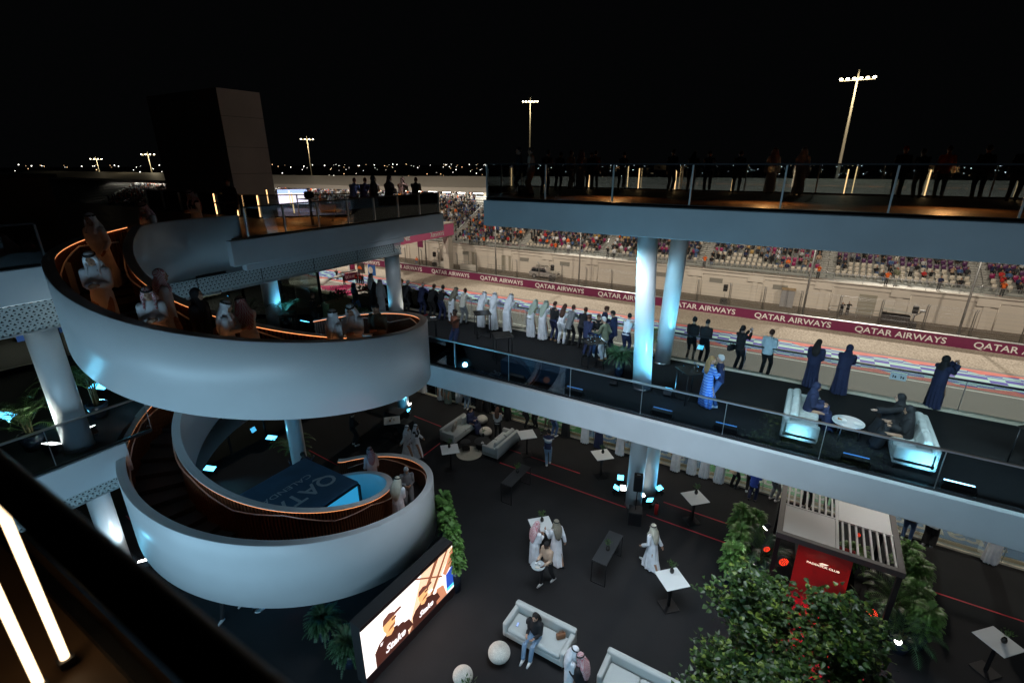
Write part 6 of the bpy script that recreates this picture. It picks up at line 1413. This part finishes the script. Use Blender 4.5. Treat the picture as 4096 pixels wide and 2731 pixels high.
q=at(893,2480,0); person((q.x,q.y+.3,0),200,'person in dark trousers and grey sneakers below the stair band',pose='walk',top=('jacket','black'),legs='black',shoes='shoe_w')
q=at(1038,2428,0); tag(MB().loft([((q.x,q.y,0),.22,.22),((q.x,q.y,.02),.2,.2),((q.x,q.y,.04),.03,.03),((q.x,q.y,.8),.03,.03)],24).build('stool_base',SILVER),'chrome stool base peeking below the lower stair band','stool')
q=at(1195,2430,0); tg=thing('display_sign','small crimson and blue display sign below the stair band','sign',(q.x,q.y,.5),R(60)); MB().b2((-.25,-.02,-.3),(.25,.02,.3)).build('panel',mat('sign_crimson',(.6,.03,.1),.5,emit=.5),tg); MB().b2((.1,-.03,-.3),(.25,-.021,.1)).build('blue_corner',mat('sign_blue',(.1,.5,.9),.5,emit=.6),tg)
# ================================================================ people on the stair
SG='guests on the spiral stair'
def onstair(up,t,r,face,label,**k):
    c,fn=(UC,uo) if up else (LC,lo); p=cyl(c,r,t,0); n=int((fn(-3.0 if up else -3.3)-fn(2.2))/.155)
    z=max(fn(t)-1.12,L1 if up else 0); z=min(z,LL if up else L1)
    k['h']=k.get('h',1)*1.03; return person((p.x,p.y,z),face,label,group=SG,**k)
onstair(1,-2.22,3.5,-150,'man in pale robe at the top of the spiral stair, leftmost, walking down',pose='walk',robe=W,head='ghutra',headc='white',agal=True,h=1.04)
onstair(1,-2.75,3.2,-160,'man in pale robe with red scarf at stair top, middle of the three',pose='front',robe=W,head='ghutra',headc='redghutra',agal=True)
person((-16.9,8.6,LL-.3),-170,'bearded man in dark vest over pale robe, rightmost of the stair-top three',pose='front',robe=W,top=('jacket','black'),head='ghutra',headc='redghutra',agal=True,group=SG)
person((-17.6,10.2,LL),-150,'dark figure behind the stair-top group',pose='stand',top=('jacket','black'),legs='black')
onstair(1,-1.55,3.75,-125,'big man in white robe and headscarf with lanyard at the left stair bend',pose='front',robe=W,head='ghutra',headc='white',agal=True,h=1.06)
onstair(1,-1.2,3.3,-20,'tall man in red checked headscarf seen from behind on the upper flight',pose='stand',robe=W,head='ghutra',headc='redghutra',h=1.06)
onstair(1,-1.12,3.95,-120,'man in red headscarf with crossed arms facing the camera on the upper flight',pose='front',robe=W,head='ghutra',headc='redghutra',agal=True)
onstair(1,-.95,3.5,-60,'woman in black hooded robe in the middle of the upper flight',pose='stand',robe=('abaya','black'),head='hijab',headc='black')
onstair(1,-.79,3.8,-40,'man in white headscarf looking right on the upper flight',pose='front',robe=W,head='ghutra',headc='white',agal=True,h=.97)
onstair(1,-.71,3.35,70,'man in red headscarf leaning on the inner handrail of the upper flight',pose='rail',robe=W,head='ghutra',headc='redghutra',agal=True)
onstair(1,-.23,3.9,-10,'man in white headscarf seen from behind on the lower part of the upper flight',pose='stand',robe=W,head='ghutra',headc='white',agal=True,h=.97)
onstair(1,-.06,3.7,-150,'man in white headscarf with lanyard beside the jacketed man on the upper flight',pose='front',robe=W,head='ghutra',headc='white',agal=True,h=1.04)
onstair(1,.14,3.8,-165,'dark-haired man in brown tweed jacket at the right end of the upper flight',pose='front',top=('suit','khaki'),legs='black',headc='blackhair',h=1.06)
onstair(0,1.73,3.6,60,'man in white robe and red checked headscarf at the foot of the lower flight',pose='stand',robe=W,head='ghutra',headc='redghutra',agal=True,h=1.02)
onstair(0,.66,3.5,-130,'grey-haired man in grey shirt with lanyard climbing the lower flight',pose='front',top=('jacket','grey'),legs='grey',head='short',headc='greyhair')
onstair(0,.28,3.6,20,'man in white robe with long ivory headscarf seen from behind on the lower flight',pose='front',robe=W,head='ghutra',headc='ivoryghutra',agal=True)
onstair(0,-2.75,3.1,-150,'man in white robe at the top of the lower flight under the stair band',pose='walk',robe=W,head='ghutra',headc='redghutra')
# ================================================================ people on the roof terraces
TGp='guests on the upper left terrace'
def far_rail(f): return (-20.5+(4.9)*f+.28,13.1+5.62*f-.22)
for f,c_,hd,lab in ((.52,'jeans','short','guest in denim shirt leaning on the far terrace railing, leftmost'),(.58,'navy','short','guest in navy leaning on the far terrace railing, second'),(.63,'cream','short','curly-haired guest in pale top on the far terrace railing, third'),(.72,'black','cap','guest in black jacket and cap on the far terrace railing'),(.80,'beige','hijab','guest in pale hooded top on the far terrace railing'),(.88,'black','short','small dark guest bending over the far terrace railing')):
    x,y=far_rail(f); person((x,y,LL),30,lab,pose='rail',top=('jacket',c_),legs='black',head=hd,headc={'hijab':'beige','cap':'black'}.get(hd,'brownhair'),group=TGp,h=.98)
person((-15.75,15.1,LL),-60,'woman in black robe facing right at the near terrace railing, left one',pose='stand',robe=('abaya','black'),head='hijab',headc='black',skin='light',group=TGp); person((-15.8,16.0,LL),-80,'woman in black robe at the near terrace railing, right one',pose='front',robe=('abaya','black'),head='hijab',headc='black',skin='light',group=TGp)
RT='guests on the upper right terrace'
def zr(x,y): return (2000+x/1.1221,200+y/1.1221)
for i,(x,y,face,rb_,tp,lg,hd,hc,lab) in enumerate([(88,655,120,None,'black','black','short','blackhair','tall guest in black near the left end of the upper right terrace'),(140,655,100,None,'beige','beige','short','brownhair','man in beige blazer near the left end of the upper right terrace'),(203,650,0,None,'black','black','short','blackhair','guest in black right of the beige blazer man'),
 (262,630,0,None,'black','navy','short','blackhair','dark guest beside the first bright light tube group'),(312,625,-20,None,'beige','cream','short','brownhair','guest in pale top and trousers on the upper right terrace'),(358,628,0,'white',None,None,'ghutra','redghutra','robed guest behind the pale topped one'),(400,625,10,None,'black','black','cap','black','guest in cap among the left roof group'),
 (480,618,30,None,'brown','black','short','brownhair','guest in rusty top turned aside'),(562,625,0,None,'black','black','short','blackhair','guest left of the second bright tube'),(780,630,-10,None,'black','black','cap','black','guest in black jersey at the brightest tube'),(870,632,0,None,'black','grey','long','blackhair','long-haired guest at the far roof railing'),(935,635,15,None,'navy','black','cap','black','guest in navy with cap at the far roof railing'),(1065,638,0,None,'black','khaki','short','brownhair','guest in khaki trousers at the far roof railing'),
 (1205,645,20,'white',None,None,'ghutra','redghutra','robed man with red headscarf on the upper right terrace'),(1330,652,-15,'white',None,None,'ghutra','white','robed man with white headscarf on the upper right terrace'),(1770,665,0,None,'black','black','cap','red','broad guest in black with reddish cap on the right'),(1850,660,10,None,'black','grey','short','blackhair','guest right of the broad one'),(1950,662,0,None,'orange','grey','short','brownhair','guest in orange top at the right of the terrace'),(2130,672,0,None,'black','black','short','blackhair','dark guest near the right end of the terrace'),(2290,680,-20,None,'black','khaki','short','brownhair','guest with bare calves near the right frame edge')]):
    q=at(*zr(x,y),LR); 
    person((q.x,min(q.y,23.5),LR),face,lab,pose='rail' if i in(2,3,6,8,10,11,12,16) else 'stand',robe=('thobe',rb_) if rb_ else None,top=('jacket',tp) if tp else None,legs=lg,head=hd,headc=hc,agal=bool(rb_) ,group=RT,h=1.0)
# terrace furniture
for i,(x,y,l) in enumerate([(-18.2,14.9,'wicker lounge chair left on the upper left terrace'),(-17.4,16.2,'wicker lounge chair middle of the upper left terrace'),(-16.6,17.6,'wicker lounge chair near the tip of the upper left terrace')]):
    r=thing('lounge_chair',l,'chair',(x,y,LL),R(-60),'terrace lounge chairs'); MB().rbox((0,0,.3),(.75,.7,.16),.05).build('seat',CUSH,r); MB().rbox((0,-.33,.55),(.75,.1,.5),.04).build('backrest',WOVEN,r)
    for s in(-1,1): MB().rbox((s*.36,0,.42),(.06,.68,.3),.02).build('armrest',WOVEN,r)
for x,y,l in ((-16.3,12.4,'dark high table with a bag at the near edge of the upper left terrace'),(-17.2,9.7,'dark high table at the left of the upper left terrace')):
    hightable(x,y,LL,0,l,BLACK,1.0,.6,'dark roof tables')
bagm((-16.3,12.4,LL+1.0),.3,C['black'],'black bag lying on the dark roof table',1.2)

# notices on the glass railings
NOT=mat('notice_film',(.55,.65,.7),.4); INK=mat('notice_ink',(.03,.04,.05),.6)
def notice(x,y,z,label,w_=.42,rz=0):
    o=thing('notice_sign',label,'sign',(x,y,z),rz,'small notices on the glass railings'); MB().b2((-w_/2,-.004,-.11),(w_/2,0,.11)).build('panel',NOT,o)
    t=MB()
    for s in(-1,1):
        cx=s*w_*.24; t.box((cx,-.006,0),(.15,.003,.006),0,0,R(35)); t.box((cx-.03,-.006,.0),(.03,.003,.09)); t.box((cx+.03,-.006,-.01),(.04,.003,.07))
    t.build('pictograms',INK,o)
q=at(3561,1485,L1+.9); notice(3.05,18.48,L1+.85,'small pale notice with two pictograms on the front railing at right'); notice(-8.9,18.48,L1+.9,'small pale notice on the front railing between the robed men')
for x,l in ((-6.4,'pale notice on the roof railing near its left end'),(3.4,'pale notice on the roof railing right of the tall mast')): notice(x,23.95,LR+1.0,l,.9)
for i,(dx,dy) in enumerate([(.1,.05),(-.12,.1),(.02,-.14)]):
    tag(MB().loft([((-16.2+dx,15.35+dy,1.102),.03,.03),((-16.2+dx,15.35+dy,1.19),.04,.04)],12).build('cup',[CREAM,TOPW,WOVEN][i]),['cream cup','white cup','tan woven cup'][i]+' on the table of the man in black sneakers outfit','cup','cups on the far high table')
# ================================================================ distance
def mast(top_px,base_dir_px,dist,label,heads,lampw=.9):
    d=(Vector(at(base_dir_px[0],max(base_dir_px[1],700),0))-CAM); d.z=0; d.normalize()
    x,y=(CAM+d*dist).xy
    # top height from the pixel row
    dd=(top_px[0]-2048)*CR-(top_px[1]-1365.5)*CU+FPX*CF; zt=13+dd.z*dist/math.hypot(dd.x,dd.y)
    o=thing('floodlight_mast',label,'light mast',(x,y,G),math.atan2(-d.x,d.y),'floodlight masts'); H=zt-G; k=1.5
    MB().tube([(0,0,0),(0,0,H*.5),(0,0,H+.9*k)],[.22*k,.16*k,.09*k],10).build('pole',mat('mast_pole',(.42,.38,.3),.6),o)
    MB().b2((-1.5*k,-.08*k,-.08*k+H),(1.5*k,.12*k,H-.02)).build('crossarm',mat('mast_pole',(.42,.38,.3),.6),o)
    for i in range(heads):
        xx=(-1.4+2.8*i/(heads-1))*k
        MB().sph((xx,-.15*k,H+.1*k),.17*k,.16*k,.1*k,10,6).build('lamp_head',mat('mast_lamp',(1,.88,.6),.4,emit=14),o)
    l=bpy.data.lights.new('mast_glow','POINT'); l.energy=1500; l.color=(1,.85,.55); l.shadow_soft_size=.3*k; g=bpy.data.objects.new('mast_glow',l); col.objects.link(g); g.location=(0,-1.6*k,H-.4*k); g.parent=o
    return o
DD=4096/2352
mast((1956*DD,184*DD),(1915*DD,440*DD),98,'tall floodlight mast at right above the terrace, largest of the masts',6)
mast((1215*DD,235*DD),(1216*DD,420*DD),160,'floodlight mast in the middle, second largest',6)
mast((708*DD,321*DD),(719*DD,425*DD),210,'floodlight mast right of the dark tower',4)
mast((344*DD,356*DD),(357*DD,430*DD),255,'floodlight mast between the dark tower and the far left mast',4)
mast((228*DD,366*DD),(238*DD,430*DD),320,'floodlight mast at far left above the low roof building',4)
# city lights: small lamps on short poles far away
rc_=random.Random(4); b=MB(); b3=MB()
for i in range(430):
    ang=rc_.uniform(-80,24); D_=rc_.choice([rc_.uniform(260,800),rc_.uniform(600,2600),rc_.uniform(1500,4200)]); a=R(ang); x,y=math.sin(a)*D_,math.cos(a)*D_
    if ang>-8: D_=max(D_,700); x,y=math.sin(a)*D_,math.cos(a)*D_
    h=rc_.uniform(4,11); s_=D_*.00045*rc_.choice([.6,.8,1,1.5]); (b if rc_.random()<.7 else b3).sph((x,y,G+h),s_,s_,s_,6,4)
tag(b.build('city_lights',mat('city_white',(1,.95,.85),.5,emit=5)),'scattered white lights of the distant city along the horizon','city lights',kind='stuff')
tag(b3.build('city_lights',mat('city_amber',(1,.6,.3),.5,emit=2.5)),'scattered amber lights of the distant city along the horizon','city lights',kind='stuff')
# overhead gantry with pink sign
g=thing('track_gantry','pink overhead track gantry with white lettering on a pale post','gantry',(-54,0,0)); PINK=mat('pink_gantry_panel',(.5,.1,.2),.5,emit=.12)
MB().b2((-.8,38,1.35),(.8,68.6,3.35)).build('sign_panel',PINK,g); MB().b2((-.9,38,3.35),(.9,68.7,3.5)).build('top_walkway',BEIGE2,g)
MB().b2((-.6,67.2,G),(.6,68.4,1.35)).build('post',BEIGE2,g)
o=text('lettering','QATAR',1.05,PW,(.812,62.1,2.35),(PI/2,0,PI/2),g,1,.01,.02); o=text('lettering','AIRWAYS',.8,PW,(.812,62.5,1.62),(PI/2,0,PI/2),g,1,.01,.02); o=text('lettering','AIRLINE',1.25,PW,(.812,53.2,1.85),(PI/2,0,PI/2),g,1.0,.01,.05)
# start light rig and small sign on the fence
o=thing('fence_sign','small maroon square sign on a bracket above the debris fence','sign',(-59.2,66.6,-.3)); MB().b2((-.6,-.05,-.7),(.6,.05,.7)).build('panel',MAROON,o); MB().tube([(-.9,.5,-4.2),(-.9,.5,.6),(0,0,.75)],.08,6).build('bracket',GALV,o)
# slim poles in front of the stand
for x,y,h,l in ((-29.2,67.75,11,'slim galvanised pole rising before the grandstand right of the parked car'),(.45,67.75,11,'slim galvanised pole before the grandstand left of the service door'),(15.1,67.75,11,'slim galvanised pole before the grandstand near the right frame edge'),(-44.1,67.75,11,'slim galvanised pole before the grandstand left of the parked car'),(-59.5,68.3,11,'slim galvanised pole near the gantry post')):
    o=thing('slim_pole',l,'pole',(x,y,G),0,'slim poles before the grandstand'); MB().tube([(0,0,0),(0,0,h)],[.12,.09],8).build('shaft',GALV,o); MB().box((0,0,.03),(.5,.5,.06)).build('base_plate',GALV,o)
# parked SUV
cp=((at(2141,1111,G)+at(2200,1116,G))/2)
car=thing('parked_car','silver off-road car parked on the service road behind the debris fence','car',(-36.1,69.9,G),R(4)); CARP_=mat('car_silver',(.55,.55,.53),.25,.6,coat=.5); WND=mat('car_window',(.02,.025,.03),.05)
b=MB(); prof=[(-2.35,.5),(-2.35,1.0),(-2.2,1.15),(-1.9,1.75),(.35,1.8),(1.05,1.2),(2.15,1.05),(2.35,.8),(2.35,.45),(-2.3,.42)]
for s,(y0,y1) in enumerate(((-.93,.93),)):
    n=len(prof); vs=[(x,y0 if z<1.15 else y0+.14,z) for x,z in prof]+[(x,y1 if z<1.15 else y1-.14,z) for x,z in prof]; b._faces([Vector(v) for v in vs],[tuple(range(n))[::-1],tuple(range(n,2*n))]+[(i,(i+1)%n,n+(i+1)%n,n+i) for i in range(n)])
b.build('body',CARP_,car)
for s in(-1,1):
    t=MB(); 
    for x0,x1,x2,x3 in ((-1.95,-1.2,-1.2,-1.8),(-1.12,-.35,-.35,-1.12),(-.27,.62,.28,-.27)): t._faces([Vector((x0,s*.915,1.17)),Vector((x1,s*.915,1.17)),Vector((x2,s*.80,1.68)),Vector((x3,s*.80,1.68))],[(0,1,2,3)])
    t.build('side_window',WND,car)
    for x in(-1.45,1.45):
        w_=MB().tube([(x,s*.98,.38),(x,s*.72,.38)],.38,20).build('wheel',MATTE,car); MB().tube([(x,s*.985,.38),(x,s*.96,.38)],.2,12).build('rim',GALV,w_)
MB()._faces
t=MB(); t._faces([Vector((1.02,-.75,1.22)),Vector((1.02,.75,1.22)),Vector((.42,.7,1.74)),Vector((.42,-.7,1.74))],[(0,1,2,3)]); t.build('windscreen',WND,car); t=MB(); t.b2((-1.8,-.66,1.82),(.3,-.6,1.88)); t.b2((-1.8,.6,1.82),(.3,.66,1.88)); t.build('roof_rail',MATTE,car)
for s in(-1,1): MB().rbox((2.3,s*.68,.85),(.12,.34,.16),.04).build('headlight',mat('car_lamp',(.8,.8,.75),.2),car)
MB().b2((2.33,-.45,.7),(2.37,.45,.9)).build('grille',MATTE,car)
# loudspeakers on stands, cabinets, cameras on the service road
def tspk(px,py,l):
    p=at(px,py,G); o=thing('loudspeaker',l,'speaker',(p.x,min(max(p.y,68.2),71.0),G),0,'loudspeakers on the service road'); MB().rbox((0,0,.35),(.8,.7,.7),.03).build('subwoofer_case',MATTE,o); MB().tube([(0,0,.7),(0,0,1.7)],.03,6).build('stand',GALV,o); MB().rbox((0,0,2.15),(.5,.4,.85),.04).build('cabinet',MATTE,o)
tspk(2208,1125,'loudspeaker on a stand in front of the parked car'); tspk(2893,1215,'loudspeaker on a stand between the slim poles'); tspk(3645,1320,'loudspeaker on a stand beside the camera gear cart'); tspk(1740,1065,'loudspeaker on a stand near the gantry post')
o=thing('electrical_cabinet','grey electrical cabinet with tan hood against the grandstand wall','cabinet',(-.35-1.2,71.1,G)); MB().b2((-.75,-.4,0),(.75,.4,2.2)).build('cabinet_body',mat('cabinet_grey',(.3,.3,.31),.5),o); MB().b2((-.8,-.5,2.2),(.8,.45,2.35)).build('hood',mat('hood_tan',(.35,.25,.14),.7),o); MB().b2((-.01,-.42,.1),(.01,-.401,2.1)).build('door_seam',MATTE,o)
o=thing('gear_cart','black broadcast gear cart under a clear sheet behind the barrier','cart',(9.6,69.0,G)); MB().rbox((0,0,.75),(2.6,1.0,.9),.05).build('gear_cases',MATTE,o); t=MB()
for x in(-1.4,1.4):
    for y in(-.55,.55): t.tube([(x,y,0),(x*1.05,y,1.8)],.03,6)
t.build('frame',GALV,o); MB().quad((-1.4,-.55,1.75),(1.4,-.55,1.45),(1.4,.55,1.45),(-1.4,.55,1.75)).build('clear_sheet',GLASS,o)
o=thing('camera_crane','small camera on an arm beside the gear cart','camera',(11.3,69.2,G)); MB().tube([(0,0,0),(0,0,1.2),(.5,0,1.7)],.05,6).build('arm',MATTE,o); MB().rbox((.6,0,1.85),(.5,.25,.25),.03,0,1).build('camera_body',GALV,o)
for px,l in ((3360,'camera operator in black behind the pipe rail, left one'),(3385,'camera operator in black behind the pipe rail, right one')):
    q=at(px,1262,G); tag(link('person',spm(0,0,0,1,0),None,(q.x,min(q.y,70.9),G),.3),l,'person','camera operators')
def prail(x,y,L,l):
    o=thing('pipe_rail',l,'railing',(x,y,G),0,'pipe rails at the stand doors'); t=MB()
    for z in (.4,.75,1.1): t.tube([(0,0,z),(L,0,z)],.03,6); t.tube([(L,0,z),(L,1.2,z)],.03,6)
    t.build('rail',GALV,o)
    for i in range(5): MB().tube([(L*i/4,0,0),(L*i/4,0,1.1)],.03,6).build('post',GALV,o)
prail(3.2,69.9,5.6,'long pipe rail before the right service door'); prail(-47.2,69.9,3.2,'pipe rail before the service door left of the car'); prail(-54.0,69.9,3.0,'pipe rail before the leftmost service door')
for x,l in ((-56.5,'white concrete block behind the barrier near the gantry post'),(-50.2,'white concrete block left of the parked car')):
    o=tag(MB().rbox((x,68.6,G+.5),(3.6,.6,1.0),.1,R(-3)).build('concrete_block',mat('block_white',(.55,.53,.48),.8)),l,'block')
tag(link('person',spm(0,1,6,0,0),None,(-62.2,68.8,G),.4),'marshal in orange crouching behind the barrier near the gantry','person')
# gate arm and flag bearers by the crimson carpet
gt=thing('start_gate','white boom gate with maroon sign across the pit lane exit','gate',(0,0,G)); A=at(1290,1128,G+1.0); B=at(1365,1100,G+1.6); C_=at(1425,1090,G+2.0)
MB().tube([(A.x-6,A.y-6,.9),(A.x,A.y,1.0),(B.x,B.y,1.6)],[.5,.5,.4],8).build('boom',mat('gate_white',(.6,.6,.58),.5),gt); MB().tube([(B.x,B.y,1.9),(C_.x,C_.y,2.4)],.16,8).build('arm',GALV,gt)
P0=at(1380,1125,G+.6); 
sg=thing('sign_board','maroon sign board with white airline lettering held over the pit lane','sign',(P0.x,P0.y,G+.6),math.atan2(at(1438,1095,G+1.4).y-P0.y,at(1438,1095,G+1.4).x-P0.x)); Ls=(at(1438,1095,G+1.4)-P0).length
MB().b2((0,-.06,0),(Ls,.06,1.15)).build('panel',MAROON,sg); me=text_mesh('QATAR AIRWAYS',.62,.004,1,.01); xs=[v.co.x for v in me.vertices]
for v in me.vertices: v.co.x=(v.co.x-min(xs))*(Ls*.92/(max(xs)-min(xs)))
me.materials.append(PW); o=link('lettering',me,sg,(Ls*.04,-.07,.38)); o.rotation_euler=(PI/2,0,0)
FL=[(1398,1063,'maroon and white flag with serrated edge',(.28,.02,.09)),(1436,1075,'grey flag with orange disc',(.08,.08,.08)),(1478,1085,'blue flag with white emblem',(.04,.16,.5))]
for i,(px,py,l,c) in enumerate(FL):
    q=at(px,py+75,G); o=thing('flag',l+' carried near the painted track','flag',(q.x,q.y,G),0,'flags by the pit lane'); MB().tube([(0,0,.8),(.15,0,3.9)],.035,6).build('pole',GALV,o)
    b=MB(); N=8
    for k in range(N): 
        x0,x1=.15+k*.17,.15+(k+1)*.17; y0,y1=.12*math.sin(k),.12*math.sin(k+1); b.quad((x0,y0,2.3),(x1,y1,2.25),(x1,y1,3.75),(x0,y0,3.85))
    f=b.build('cloth',mat('flag_%d'%i,c,.8),o)
    if i==0:
        b=MB(); b._faces([Vector((.14,-.14,2.32))]+[Vector((.55+(.16 if k%2 else 0),-.14,2.32+k*.145)) for k in range(11)]+[Vector((.14,-.14,3.8))],[tuple(range(13))]); b.build('white_field',PW,f)
    if i==1: b=MB(); b._faces([Vector((.75+.5*math.cos(t),-.14,2.9+.45*math.sin(t))) for t in [PI*k/10 for k in range(11)]],[tuple(range(11))]); b.build('orange_disc',C['orange'],f)
    if i==2: b=MB(); b._faces([Vector((.8+.45*math.cos(t),-.14,3.05+.5*math.sin(t))) for t in [2*PI*k/20 for k in range(20)]],[tuple(range(20))]); b.build('white_emblem',PW,f)
for px,py,ti,l in ((1378,1140,0,'figure in black by the sign board, leftmost'),(1428,1135,5,'figure in crimson left of the two men in black'),(1436,1137,0,'man in black suit beside the crimson figure'),(1444,1137,5,'figure in crimson dress between the men in black'),(1453,1140,0,'man in black suit, rightmost of the flag group'),(1350,1120,0,'figure in black near the boom gate')):
    q=at(px,py,G); tag(link('person',spm(0,0,ti,1,0),None,(q.x,q.y,G),.6),l,'person','people by the crimson carpet')
# far fan zone: bright screen, stage floor, fans
q=at(1185,820,-3); fz=thing('far_screen','bright white and pink giant screen in the distance left of the grandstand','screen',(-96.6,69.5,0),R(54)); MB().b2((-2.9,0,4.7),(2.9,.3,7.7)).build('screen_panel',mat('far_screen_white',(1,.86,.95),.5,emit=1.6),fz); MB().b2((-3.1,.31,4.2),(3.1,.7,7.9)).build('screen_frame',MATTE,fz); MB().b2((-2.9,-.02,6.9),(2.9,-.001,7.7)).build('screen_top',mat('far_screen_blue',(.3,.45,.75),.5,emit=1),fz)
fs=tag(MB().box((-92,66.5,-.3),(20,7,8.4),R(12)).build('stage_platform',mat('stage_pink',(.35,.28,.34),.7)),'pinkish lit stage platform under the bright far screen','stage')
spot('fan_zone_light',(-88,60,14),(-94,66,4),2600,(1,.72,.95),100,.7,.5)
its=[]
for i in range(0):
    a=R(rc_.uniform(-66,-42)); D_=rc_.uniform(140,185); its.append((spm(0,0,rc_.choice([0,1,2,0,3,9]),1,0),math.sin(a)*D_,math.cos(a)*D_,G+ (D_-140)*.12,rc_.uniform(0,6)))
if its: join_mass('crowd',its,'distant crowd standing in the fan zone by the far screen','crowd')
bpy.data.scenes.remove(TMP)
